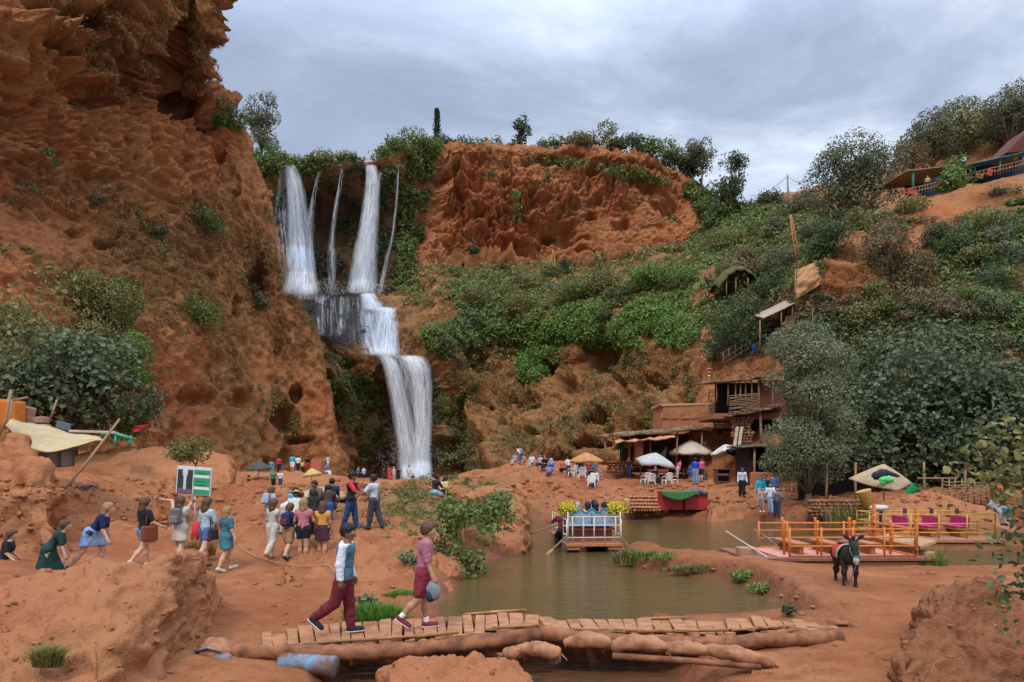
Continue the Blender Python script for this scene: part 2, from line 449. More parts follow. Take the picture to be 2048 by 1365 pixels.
# hanging tufa curtains: dents under the overhang lip and open holes
dents=[(120,55,60,17,7),(235,125,40,26,7),(215,165,34,14,4),(350,222,64,34,8),(280,185,40,18,5),(60,110,50,14,4),(180,215,60,14,3),(430,205,22,40,5),(455,110,14,16,4),(300,140,30,18,3),(130,190,60,22,2.5),(40,60,40,18,3),(400,250,40,30,3.5),
 (515,560,17,44,6),(470,620,8,26,3),(590,790,12,16,3),(565,840,22,26,4),(420,555,10,10,2),(205,495,20,10,2),(150,465,16,8,2),(440,320,14,8,2.5),(350,345,14,14,2),(470,390,8,4,2),(530,390,5,8,1.5),
 (480,800,18,18,2.5),(380,800,40,14,2),(420,730,20,14,1.5),(600,880,26,8,3),(570,910,14,22,3),(300,820,40,12,1.5),(545,930,22,10,3),(660,720,8,40,2)]
for x,y,r,ry,dep in dents: D=D-dep*(1.35 if y<330 else 1)*blob(px+fbm(Q*.5,2)*9,py+fbm(Q*.5+5,2)*9,x,y,r,ry)
# the drooping lip of the overhang
lip=[(-200,60),(0,95),(80,75),(130,30),(200,80),(250,160),(300,220),(360,240),(420,215),(450,150)]
ld=segd(px,py,lip); lj=ridged(np.stack([P[...,0]*.3,P[...,1]*.3,P[...,2]*.12],-1),3)
D=D+1.7*np.exp(-(ld/22)**2)*(1+.7*lj)
P=P+n*D[...,None]*np.array([.8,1,.8])
upn=gnormal(P); up=np.abs(upn[...,2])
gz=sstep(-.25,.45,fbm(Q*.09+40,4)+.55*drape-.35*hi+.5*(up-.5)+.35*blob(px,py,330,620,220,200)+.55*blob(px,py,230,40,240,90))
moss=.5*sstep(.15,.7,fbm(Q*.12+77,4)+.25*drape*(py>700))*(py>430)
moss=np.maximum(moss,.7*sstep(600,690,px)*sstep(700,860,py)*sstep(-.3,.4,fbm(Q*.3,3)))
left_cliff=terr(grid_obj('cliff',P,MAT_CLIFF,np.stack([gz*.85,moss*.55,0*gz],-1)))

# --- wall of the lower fall and the bowl to its right
prof={560:[(1010,112),(880,113),(800,114),(720,116),(660,120),(640,130),(620,150),(600,172)],
640:[(1010,108),(880,109),(800,110),(720,111),(668,112),(650,118),(625,150),(600,172)],
700:[(1010,110),(880,112),(800,112),(740,111),(702,112),(690,120),(640,150),(592,172)],
755:[(1010,115),(880,117),(800,116),(752,113),(722,112),(711,118),(650,146),(592,172)],
800:[(1010,116),(880,118),(800,117.5),(740,116),(714,113),(708,125),(640,142),(592,170)],
850:[(1010,115),(880,117),(800,116),(740,115),(717,114),(702,124),(640,140),(590,165)],
890:[(1010,108),(880,112),(800,114),(750,114),(700,117),(650,126),(600,140),(560,165)],
940:[(1010,106),(880,113),(800,119),(740,123),(690,125),(640,131),(590,146),(535,188)],
1000:[(1010,100),(880,108),(800,117),(740,123),(690,126),(640,130),(590,146),(532,190)],
1080:[(1010,95),(880,103),(800,112),(740,119),(690,121),(640,126),(590,142),(532,192)],
1160:[(1010,88),(880,95),(800,103),(740,111),(700,111),(640,115),(604,128),(532,192)],
1240:[(1010,81),(880,86),(800,92),(740,100),(700,100),(632,105),(598,122),(526,190)],
1320:[(1010,73),(880,77),(800,82),(740,88),(700,91),(640,97),(586,115),(516,185)],
1400:[(1010,65),(880,69),(800,73),(740,78),(700,82),(650,88),(566,110),(486,180)],
1500:[(1010,59),(880,62),(800,66),(740,70),(690,75),(620,84),(540,105),(455,170)]}
# columns spread unevenly: insert pixel x
cols=[[(x,y,d) for y,d in v] for x,v in prof.items()]
P=loft(cols,420,340); px,py=pix(P); n=smooth_n(gnormal(P),8); n*=np.sign(-n[...,1:2]+1e-6)
Q=P; Qv=P*np.array([1,1,.33])
wrp=np.stack([fbm(Q*.07+3),fbm(Q*.07+9),fbm(Q*.07+21)],-1)
wall=sstep(640,720,py)
D=fbm(Q*.07,3)*2.2+wall*(ridged(Qv*.2+wrp*.6,5)*1.5+billow(Q*.35,4)*.7)+(1-wall)*ridged(Q*.15,4)*.8+fbm(Q*.9,4)*.35
cav=[(1040,805,34,16,4.5),(1200,710,46,34,5),(1230,760,12,12,4),(1250,775,9,14,4),(1190,840,34,13,5),(1100,740,20,16,4),(1140,775,26,18,3),(1310,770,30,9,5),(1130,930,22,18,4),(1170,890,22,10,4),(975,820,14,10,3),
 (925,740,14,30,3),(960,720,16,24,2.5),(1060,870,12,8,2.5),(1020,700,30,30,2),(905,900,22,16,3),(1290,860,20,16,2.5),(985,890,20,26,2),(1100,690,36,16,2.5),(1205,900,20,8,3),(720,800,16,60,2),(765,790,20,30,1.5),(690,730,14,14,2)]
for x,y,r,ry,dep in cav: D=D-dep*blob(px+fbm(Q*.4,2)*12,py+fbm(Q*.4+5,2)*10,x,y,r,ry)
rid=segd(px,py,[(850,690),(900,755),(945,815),(985,885),(1015,960)])
D=D+4.2*np.exp(-(rid/(22+fbm(Q*.2,2)*5))**2)
rid2=segd(px,py,[(632,650),(660,720),(690,800),(700,900),(705,960)]); D=D+2.2*np.exp(-(rid2/16)**2)
P=P+n*D[...,None]*np.array([.8,1,.8])
up=np.abs(gnormal(P)[...,2])
gz=sstep(-.3,.5,fbm(Q*.1+40,4)+.3*(1-wall)+.25)
ms=sstep(-.1,.6,fbm(Q*.11+70,4)+.5*blob(px,py,880,850,110,120)+.5*blob(px,py,730,830,80,130)+.2*blob(px,py,1150,850,160,120)-.3*np.exp(-(rid/24)**2)*2)
wet=np.clip(blob(px,py,800,860,95,150)*1.0+blob(px,py,685,640,95,62)*1.7+.9*blob(px,py,870,930,120,40),0,1)*(1-.9*np.exp(-(rid/24)**2))
low=sstep(860,950,py)*.35
bowl=terr(grid_obj('cliff',P,MAT_BROWN,np.stack([gz*.55,ms*.8,np.clip(wet*.55+.75*blob(px,py,680,640,80,62)+low*.5,0,1)],-1)))

# --- back wall of the upper falls and the big red cliff
prof={480:[(700,176),(560,182),(480,184),(400,186),(345,188),(325,190),(400,214)],
560:[(690,174),(560,184),(480,187),(400,187),(347,184),(332,186),(407,210)],
640:[(690,174),(560,187),(480,193),(400,193),(352,184),(333,184),(409,208)],
720:[(690,174),(560,187),(480,193),(400,192),(350,184),(332,184),(408,208)],
790:[(690,174),(540,186),(480,189),(400,189),(340,184),(304,184),(383,208)],
850:[(660,172),(540,188),(480,192),(400,195),(334,196),(306,198),(380,222)],
900:[(590,175),(532,196),(480,199),(400,201),(324,204),(302,206),(374,230)],
1000:[(585,180),(530,197),(480,200),(400,202),(322,205),(296,208),(368,232)],
1100:[(580,182),(530,198),(480,202),(400,204),(332,207),(302,210),(373,234)],
1200:[(580,182),(528,198),(480,203),(400,206),(342,209),(316,212),(385,236)],
1290:[(575,182),(525,198),(480,203),(410,206),(352,209),(329,212),(396,236)],
1360:[(570,182),(520,196),(490,201),(430,205),(377,209),(354,212),(419,236)],
1410:[(560,180),(510,192),(490,196),(460,201),(430,207),(414,212),(473,236)],
1470:[(550,175),(500,185),(480,189),(465,196),(450,205),(444,212),(500,236)],
1580:[(530,170),(480,180),(465,185),(450,190),(442,198),(436,205),(494,229)]}
cols=[[(x,y,d) for y,d in v] for x,v in prof.items()]
P=loft(cols,640,400); px,py=pix(P); n=smooth_n(gnormal(P),8); n*=np.sign(-n[...,1:2]+1e-6)
Q=P; wrp=np.stack([fbm(Q*.05+3),fbm(Q*.05+9),fbm(Q*.05+21)],-1)
redc=sstep(830,890,px)
amp_=.35+1.3*sstep(-.35,.45,fbm(Q*.035+60,3))
vr=ridged(P*np.array([.10,.10,.03])+wrp*.5,4)
D=fbm(Q*.035,3)*3.6+redc*vr*1.6+redc*amp_*(ridged(Q*.085+wrp*.9,5)*2.5+billow(Q*.2+wrp*.5,4)*1.3+ridged(Q*np.array([.4,.4,.55])+wrp,4)*.9+ridged(Q*.95+wrp*2,4)*.5)+(1-redc)*(ridged(Q*np.array([.12,.12,.04]),4)*1.7)+fbm(Q*.6,4)*.6
for x,y,r,ry,dep in [(1180,357,22,8,7),(1010,380,16,14,7),(1050,410,30,30,6),(1120,470,44,20,5),(940,340,40,16,5),(1100,330,60,12,5),(1240,350,50,12,5),(1330,420,30,24,5),(1180,440,14,6,4),(1160,480,20,8,3),(950,370,22,12,3),(1290,390,26,14,3),(1170,505,20,6,3),(1030,528,20,6,4),(930,430,12,20,3),(1000,460,24,18,3),(840,470,10,26,4),(800,450,14,40,3),(1240,460,20,10,3)]:
    D=D-dep*blob(px+fbm(Q*.2,2)*12,py+fbm(Q*.2+5,2)*10,x,y,r,ry)
top=sstep(330,300,py+fbm(Q*.1,2)*8)
P=P+n*((D-1.0)*(1-.8*sstep(209,226,P[...,1]))*(1-.45*np.exp(-((P[...,2]-P[...,2].max(0)[None])/5)**2)))[...,None]*np.array([.8,1,.8])
gz=sstep(.0,.6,fbm(Q*.06+40,4)+.1)
ms=np.clip((1-sstep(820,870,px+fbm(Q*.05,2)*30))*sstep(-.25,.3,fbm(Q*.1+70,4)+.25),0,1)
ms=np.maximum(ms,sstep(545,570,py)*.4)
wet=(1-sstep(800,850,px))*sstep(360,420,py+fbm(Q*.1,2)*20)*.8
back_cliff=terr(grid_obj('cliff',P,MAT_FAR,np.stack([gz*.5*redc,ms*.9,wet],-1)))

# --- right hillside with the cafe terrace
prof={1290:[(1080,95),(900,105),(820,122),(740,135),(690,145),(665,160),(640,175),(610,195),(590,215),(580,240)],
1370:[(1080,68),(900,77),(820,85),(740,93),(670,101),(625,115),(590,130),(550,155),(520,185),(505,220)],
1400:[(1080,52),(900,60),(820,68),(740,76),(660,84),(600,98),(560,112),(520,140),(486,176),(470,215)],
1460:[(1090,48),(900,57),(820,63),(740,70),(660,78),(600,92),(560,104),(520,125),(470,170),(440,215)],
1530:[(1090,45),(900,54),(820,59),(740,64),(660,70),(600,80),(560,90),(510,110),(440,160),(405,210)],
1600:[(1090,43),(900,52),(820,56),(740,59),(660,62),(605,66),(560,73),(500,92),(440,130),(385,185)],
1680:[(1090,42),(900,50),(820,54),(740,57),(660,60),(600,63),(530,67),(480,82),(445,105),(370,155)],
1760:[(1090,41),(900,48),(820,52),(740,55),(660,58),(590,62),(500,69),(418,82),(455,95),(345,140)],
1850:[(1090,40),(900,47),(820,50),(740,53),(660,56),(580,61),(480,70),(396,82),(459,93),(310,135)],
1950:[(1090,40),(900,46),(820,49),(740,52),(650,55),(560,60),(450,70),(370,80),(440,91),(270,130)],
2060:[(1090,40),(900,46),(820,48),(740,51),(650,54),(540,59),(430,68),(345,78),(420,89),(200,125)],
2200:[(1090,40),(900,45),(820,47),(740,50),(650,53),(530,58),(410,66),(320,76),(400,87),(130,120)],
2500:[(1090,40),(900,44),(820,46),(740,49),(650,52),(520,57),(390,64),(290,74),(370,84),(60,115)]}
cols=[[(x,y,d) for y,d in v] for x,v in prof.items()]
P=loft(cols,380,360); px,py=pix(P); n=smooth_n(gnormal(P),8)
n*=np.sign(n[...,2:3]*.7-n[...,1:2]+1e-6)
Q=P; wrp=np.stack([fbm(Q*.07+3),fbm(Q*.07+9),fbm(Q*.07+21)],-1)
crg=blob(px,py,1690,545,110,70); tf=np.exp(-((P[...,2]-np.interp(px,[1760,1850,1950,2060],[34.3,35.4,36.1,36.7]))/2.0)**2)*sstep(1740,1800,px)
D=fbm(Q*.08,3)*1.6+crg*(ridged(P*np.array([.15,.15,.6])+wrp*.8,5)*1.2)+ridged(Q*.2+wrp*.4,4)*.5+fbm(Q*.8,4)*.25
D=D*(1-.85*tf)
P=P+n*D[...,None]*np.array([.8,1,.8])
gz=sstep(-.2,.5,fbm(Q*.12+40,4)+.15); ms=sstep(.0,.6,fbm(Q*.1+70,4))*(1-crg)
hill=terr(grid_obj('hillside',P,MAT_CLIFF,np.stack([gz*.6,ms*.5,0*gz],-1)))

# --- ground sheet: heights from measured spots, pond and stream carved in
gp=[(-200,5,.3),(600,5,.2),(1024,5,0),(1500,5,.2),(2300,5,.3),(430,9.5,.15),(600,9,-.15),(760,9,-.2),(900,9,-.2),(1100,9.2,-.1),(1300,9.2,-.15),(1500,9.5,.0),(1750,10,.2),(2048,10,.2),
(450,11,.2),(450,14,.2),(440,18.4,.23),(600,18.8,.38),(560,15,.15),(300,18.4,.3),(200,18,.35),(100,18,.5),(0,17,.7),(-300,16,.9),
(650,16.5,.13),(760,16,.15),(700,21.7,1.1),(750,21.5,1.1),(820,22,1.1),(850,20,.9),(800,18,.45),(880,17.5,.3),(640,20,.7),(560,21,.7),(780,20.3,.95),(700,20.3,.8),(960,24,.7),(1000,28,.9),(940,21,.6),
(200,25,1.2),(330,25,1.0),(480,25,.85),(600,25,1.0),(100,25,1.8),(250,35,2.2),(400,35,2.0),(100,35,3),(500,40,1.3),(600,40,1.2),
(-300,30,3.5),(-300,50,5),(0,50,4.5),(200,50,3.6),(300,60,3.6),(560,60,1.7),(640,60,1.5),(560,75,2.0),(640,80,2),
(780,88,1.2),(850,88,1.2),(820,105,.6),(950,80,1.3),(700,70,1.4),(780,50,1.3),(800,35,1.25),(900,30,1.1),(850,26,1.1),(950,40,1.4),(950,60,1.5),(1000,100,.8),(700,105,.8),(500,110,3),(1200,100,2.5),
(1030,63,3.3),(1100,60,2.9),(1040,50,2.4),(1040,42,1.1),(1100,45,1.5),(1150,55,2.1),(1200,52,1.85),
(1250,52,1.9),(1300,52,1.85),(1390,52,1.85),(1480,42,1.25),(1540,35,.6),(1300,40,.8),(1250,38,.45),(1400,38,.5),(1300,62,2.3),(1450,60,2.4),(1550,50,2),(1640,40,1.3),(1640,34,.6),
(1750,34,1.2),(1850,32,1.2),(2000,30,1.2),(2100,30,1.5),(2060,26,.7),(2200,40,2.5),(1800,45,2),(2000,45,2.2),(2000,60,3.5),(1700,60,3),
(1690,15,.28),(1850,16,.25),(2048,16,.3),(1600,13,.15),(1750,12,.2),(2000,12,.25),(2300,14,.4),(1950,20,.15),(2200,22,.5),(2500,30,2),(2500,14,.6),(1500,12.4,.16),(1560,16,.25),(1450,20.4,.30),(1300,20,.45),(1380,19.6,.42),(1520,17.6,.36),(1600,17.0,.28),(1560,19.9,.12),(1700,19.3,.14),(1800,19.4,.14)]
gx=np.array([((p-CX)*d/F,d) for p,d,z in gp]); gzv=np.array([z for p,d,z in gp])
def tps(r2): return np.where(r2>0,r2*np.log(r2+1e-12)*.5,0)
_S=np.array([1.0,1.0])
d2=((gx[:,None]-gx[None])**2).sum(-1); nK=len(gx)
A=np.zeros((nK+3,nK+3)); A[:nK,:nK]=tps(d2)+np.eye(nK)*.6; A[:nK,nK]=1;A[:nK,nK+1:]=gx;A[nK,:nK]=1;A[nK+1:,:nK]=gx.T
sol=np.linalg.solve(A,np.concatenate([gzv,[0,0,0]]))
def rbf(X):
    r=np.zeros(X.shape[:-1])
    for k in range(nK): r+=sol[k]*tps(((X-gx[k])**2).sum(-1))
    return r+sol[nK]+X@sol[nK+1:]
def poly_world(pts,z=0.0):
    return np.array([((a-CX)*dz0(b,z)/F,dz0(b,z)) for a,b in pts])
POND=poly_world([(850,1246),(872,1232),(890,1190),(950,1130),(1035,1106),(1052,1064),(1060,1043),(1250,1037),(1500,1045),(1700,1051),(1900,1053),(2060,1070),(2400,1085),(2400,1142),(2000,1134),(1850,1139),(1650,1137),(1560,1130),(1450,1117),(1330,1106),(1260,1101),(1236,1112),(1234,1128),(1300,1146),(1400,1156),(1480,1166),(1530,1195),(1562,1212),(1595,1236),(1605,1246)])
STREAM=np.array([((690-CX)*10.5/F,6.5),((690-CX)*10.5/F,10.4),(-2.6,11.0),(-2.0,11.5),(.3,11.6),(1.9,11.5),(2.5,11.0),(2.6,10.0),(2.7,6.5)])
def sdpoly(X,poly):
    m=np.full(X.shape[:-1],1e9); ins=np.zeros(X.shape[:-1],bool)
    for k in range(len(poly)):
        a=poly[k];b=poly[(k+1)%len(poly)]; ab=b-a
        t=np.clip(((X-a)@ab)/(ab@ab),0,1); q=X-a-t[...,None]*ab
        m=np.minimum(m,(q**2).sum(-1))
        c=((a[1]>X[...,1])!=(b[1]>X[...,1]))
        xi=a[0]+(X[...,1]-a[1])*ab[0]/(ab[1] if abs(ab[1])>1e-9 else 1e-9)
        ins^=c&(X[...,0]<xi)
    m=np.sqrt(m); return np.where(ins,-m,m)
dd=np.geomspace(4.5,135,430); kk=np.linspace(-1.25,1.25,560)
X=np.stack([kk[None]*dd[:,None],np.repeat(dd[:,None],len(kk),1)],-1)
P3=np.concatenate([X,0*X[...,:1]],-1)
Z=rbf(X)
rough=sstep(19,26,X[...,1])
Z=Z+fbm(P3*.5,4)*(.05+.22*rough)+fbm(P3*2.2+5,3)*.035+ridged(P3*np.array([.55,1.3,1]),4)*(.022+.07*rough)*sstep(-.3,.3,fbm(P3*.3+9,2))+fbm(P3*6+5,2)*.008
# broken rocky ledges in the middle distance and the mound wall beside the pond
mpx=CX+X[...,0]*F/X[...,1]
rock=np.clip(blob(mpx,X[...,1],760,45,260,22)+blob(mpx,X[...,1],1080,50,90,13)+.9*blob(mpx,X[...,1],560,30,190,8)+.8*blob(mpx,X[...,1],760,19.2,150,2.2)+blob(mpx,X[...,1],80,26,180,7),0,1)
Z=Z+rock*(ridged(P3*.33,4)*.33+billow(P3*.9,3)*.12)*np.clip(X[...,1]/32,.45,1.2)
sd=sdpoly(X,POND)+fbm(P3*.8+31,3)*.22*np.clip(X[...,1]/18,.6,2)
lipw=.35+.03*X[...,1]
Zo=np.maximum(Z,.16)*sstep(-.05,1,sd/lipw)+.02
Zi=-.9*sstep(0,1,-sd/1.6)-.02
Z=np.where(sd>0,np.where(sd<lipw*1.2,np.minimum(Zo,Z+.3),Z),Zi)
ss=sdpoly(X,STREAM)+fbm(P3*1.3+11,3)*.2
_cl=np.array([((a-CX)*dz0(b,.4)/F,dz0(b,.4)) for a,b in [(1252,1112),(1330,1117),(1420,1127),(1500,1146),(1555,1168)]])
_cd=np.full(Z.shape,1e9)
for _a,_b in zip(_cl[:-1],_cl[1:]):
    _ab=_b-_a; _t=np.clip(((X-_a)@_ab)/(_ab@_ab),0,1); _q=X-_a-_t[...,None]*_ab; _cd=np.minimum(_cd,np.sqrt((_q**2).sum(-1)))
Z=np.where((sd>0)&(_cd<4),np.maximum(Z,(.50+.06*fbm(P3*.9,3))*np.minimum(sstep(0,.45,sd),1-sstep(.5,3.6,_cd)*.55)),Z)
Z=np.where(ss<.5,np.where(ss<0,-.33-.35*sstep(0,.8,-ss),Z+(-.33-Z)*(1-sstep(0,.5,ss))),Z)
P3[...,2]=Z
wetm=np.clip(np.exp(-np.maximum(sd,0)/(.25+.01*X[...,1]))+np.exp(-np.maximum(ss,0)/.35),0,1)*.8
gr=np.clip(blob(mpx,X[...,1],900,34,170,16)*sstep(-.2,.5,fbm(P3*.25+3,3)+.2)*.8+.5*blob(mpx,X[...,1],640,30,80,10)*sstep(0,.5,fbm(P3*.3,3)),0,1)*(1-wetm)
ground=terr(grid_obj('ground',P3,MAT_EARTH,np.stack([0*gr,gr,wetm],-1)))
def gz_at(x,y):
    return None
wp=MB().add([(-60,12.2,0),(60,12.2,0),(60,60,0),(-60,60,0)],[(0,1,2,3)]).build('pond_water',MAT_WATER); wp['kind']='structure'
# pond sheet stops at the dam under the footbridge; the stream runs below it
sw=MB().add([(-4.2,6,-.3),(4.2,6,-.3),(4.2,11.9,-.3),(-4.2,11.9,-.3)],[(0,1,2,3)]).build('stream_water',MAT_STREAM); sw['kind']='structure'
# distant land behind the rim so no gap shows from a step aside
bpy.context.view_layer.update()
_dg=bpy.context.evaluated_depsgraph_get()
BV=[(o.name,BVHTree.FromObject(o,_dg)) for o in TERR]
def hit(px,py,only=None,default=60):
    o=Vector((0,0,CH)); d=Vector(((px-CX)/F,1,(HY-py)/F)).normalized()
    best=None
    for nme,b in BV:
        if only and not nme.startswith(only): continue
        r=b.ray_cast(o,d,600)
        if r[0] is not None and (best is None or r[3]<best[3]): best=r
    if best is None: 
        print('NO HIT',px,py); return Wv(px,py,default),Vector((0,-1,0))
    return best[0],best[1]
def down(x,y,z=200,only='ground'):
    best=None
    for nme,b in BV:
        if only and not nme.startswith(only): continue
        r=b.ray_cast(Vector((x,y,z)),Vector((0,0,-1)),500)
        if r[0] is not None and (best is None or r[0].z>best.z): best=r[0]
    return best
print('terrain',round(time.time()-T0,1))
# ---------------------------------------------------------------- boulders and ledges (things), built before anything stands on them
def mound(name,label,prof,mat=None,nu=90,nv=70,amp=1.0,fs=1.0,seed=0,cat='boulder',kind=None,mask=(.1,.0,.0)):
    """rock lofted through (px,[(py,d)...]) columns, from front foot over the top and down the back"""
    P=loft([[(x,y,d) for y,d in v] for x,v in prof],nu,nv); n=smooth_n(gnormal(P),6)
    c=P.mean((0,1)); n*=np.sign((n*(P-c-np.array([0,0,-.5]))).sum(-1,keepdims=True)+1e-9)
    Q=P*fs+seed*7.7; w=np.stack([fbm(Q*.5+3,3),fbm(Q*.5+9,3),fbm(Q*.5+21,3)],-1)
    Qz=Q*np.array([.5,.5,1.9])
    D=(fbm(Q*.45,3)*.26+ridged(Qz+w*.7,4)*.085+np.minimum(billow(Q*.75+w*.6,3),.25)*.15+ridged(Q*2.1+w,4)*.035+fbm(Q*5,3)*.02)*amp
    P=P+n*D[...,None]
    o=grid_obj(name,P,mat or MAT_BOULDER,np.tile(np.array(mask),P.shape[:2]+(1,))+fbm(Q*.6+50,3)[...,None]*np.array([.25,0,0]))
    GR.pop(len(GR)-1)
    if kind: o['kind']=kind
    else: tag(o,label,cat)
    TERR.append(o); return o
def tops(pts,df,dt,db,foot,back=60):
    """columns from a skyline: pts (px,py); front foot row, two shoulder rows, the top and a back row"""
    r=[]
    df0,dt0,db0=df,dt,db
    for x,y in pts:
        f=foot(x) if callable(foot) else foot
        df,dt,db=df0,dt0,db0
        if callable(df0): df=df0(f); dt=max(dt0,df+.9); db=max(db0,dt+1.6)
        m=y+(f-y)*.45
        r.append((x,[(f+1.4*F/df,df-.03*df),(f,df),(m,df+(dt-df)*.35),(y+(f-y)*.12,df+(dt-df)*.72),(y,dt),(y+(f-y)*.10,dt+(db-dt)*.5),(y+back+1.0*F/db,db)]))
    e=lambda c,dx:(c[0]+dx,[(HY+(CH+.6)*F/d,d) for y,d in c[1]])
    return [e(r[0],-6)]+r+[e(r[-1],6)]
mound('boulder','large pale red boulder filling the lower left corner',tops([(-330,1400),(-200,1255),(-90,1195),(0,1172),(70,1150),(140,1140),(200,1116),(280,1128),(350,1108),(395,1122),(416,1160),(424,1200)],lambda f:2.85*F/(f-935),10.6,13,lambda x:1500 if x<200 else 1500-(x-200)*1.12),nu=200,nv=150,amp=.8,fs=1.25,seed=1)
mound('boulder','knobbly brown boulder in the lower right corner',tops([(1806,1340),(1816,1285),(1832,1232),(1866,1198),(1920,1176),(1985,1166),(2060,1176),(2160,1200),(2280,1240),(2400,1330)],8.0,10.6,13,lambda x:1356+min(200,(x-1795)*1.0)),MAT_BOULDER2,nu=170,nv=150,amp=.95,fs=1.7,seed=2)
mound('boulder','flat red boulder lying in the stream before the footbridge',tops([(775,1362),(795,1332),(850,1321),(930,1318),(1000,1326),(1038,1345),(1060,1375)],8.4,9.6,10.4,lambda x:1392,40),nu=110,nv=70,amp=.55,fs=1.8,seed=3)
mound('boulder','smooth pinkish slab of rock behind the yellow raft',tops([(1735,1055),(1760,1020),(1800,996),(1840,984),(1885,985),(1930,1003),(1985,1032),(2030,1058),(2050,1075)],25.8,29.5,33,lambda x:1070,40),nu=120,nv=70,amp=.7,fs=.8,seed=4,mask=(0,0,0))
mound('boulder','upright red rock beside the leafy creeper on the pond bank',tops([(975,1085),(990,1040),(1008,1016),(1030,1010),(1046,1040),(1054,1085)],23.4,25.2,27,lambda x:1104,50),nu=70,nv=60,amp=.9,fs=1.2,seed=5)
mound('boulder','dark red standing rock left of the sign board',tops([(306,1040),(318,985),(335,955),(350,975),(352,1030)],24,25,26,lambda x:1062,60),nu=60,nv=60,amp=.7,fs=1.6,seed=6)
mound('boulder','cracked red rock at the left edge below the tents',tops([(-260,880),(-120,868),(0,884),(45,880),(92,925),(106,975),(112,1030)],18.6,21.4,24,lambda x:1085,70),nu=120,nv=100,amp=1.5,fs=.9,seed=7)
mound('boulder','long red rock with people on top, below the left cliff',tops([(455,990),(475,962),(505,949),(560,946),(640,946),(680,957),(700,975),(712,1000)],48,59,67,lambda x:1004,40),nu=130,nv=60,amp=1.6,fs=.5,seed=8)
mound('boulder','flat topped red rock left of the cafe yard where people sit',tops([(1004,1000),(1014,958),(1028,932),(1060,931),(1100,942),(1150,956),(1190,972),(1215,990)],44,57,66,lambda x:1012,40),nu=130,nv=70,amp=1.5,fs=.5,seed=9)
mound('boulder','lumpy red ledge under the two talking men',tops([(560,1135),(600,1105),(640,1082),(690,1064),(760,1058),(830,1062),(880,1078),(905,1110)],16.6,20.6,23.5,lambda x:1150+min(40,(x-560)*.25),20),nu=170,nv=90,amp=1.3,fs=1.0,seed=10)
mound('boulder','low red outcrop at the right of the sitting man',tops([(905,1010),(940,985),(985,978),(1030,990),(1050,1015)],33,37,41,lambda x:1026,30),nu=80,nv=40,amp=1.0,fs=.8,seed=11)
mound('boulder','low rocks between the ledge and the foot of the falls',tops([(690,1000),(730,972),(790,966),(850,972),(900,985),(925,1005)],44,52,58,lambda x:1010,30),nu=100,nv=44,amp=1.5,fs=.5,seed=12)
mound('boulder','stony step behind the cluster of tents',tops([(130,930),(190,906),(260,898),(330,900),(420,905),(465,930)],37,42,46,lambda x:965,30),nu=110,nv=50,amp=1.2,fs=.6,seed=13)
mound('boulder','small rounded rock at the right end of the sandbags',tops([(1500,1345),(1525,1322),(1560,1315),(1600,1330),(1620,1352)],9.6,10.3,11,lambda x:1362,30),nu=50,nv=40,amp=.35,fs=2,seed=14)
mound('boulder','pile of rubble stones behind the red counters',tops([(1418,1010),(1432,996),(1450,990),(1478,1000),(1500,1014)],38,39.5,41,lambda x:1024,20),nu=60,nv=40,amp=.9,fs=1.4,seed=15,cat='rubble')
def loose_stones():
    r=random.Random(5); mb=MB()
    for i in range(2600):
        px_=r.uniform(-50,2100); py_=r.choice([r.uniform(960,1060),r.uniform(1050,1360),r.uniform(965,1010)])
        p,nn=hit(px_,py_)
        if p.y>70 or p.z<.06: continue
        s=p.y/F*r.choice([1.2,1.5,2,2,2.5,3,4,7]); mb.ell(p+Vector((0,0,s*.15)),(s*r.uniform(.7,1.3),s*r.uniform(.7,1.2),s*r.uniform(.4,.8)),6,4,0,Matrix.Rotation(r.uniform(0,3),3,'Z'),.25,i)
    o=mb.build('loose_stones',MAT_BOULDER); o['kind']='stuff'; o['label']='small loose stones strewn over the red earth'
    me=o.data; at=me.attributes.new('mask','FLOAT_COLOR','POINT')
    at.data.foreach_set('color',np.tile(np.array([.1,0,0,1],np.float32),len(me.vertices)))
bpy.context.view_layer.update(); _dg=bpy.context.evaluated_depsgraph_get()
BV=[(o.name,BVHTree.FromObject(o,_dg)) for o in TERR]
loose_stones()
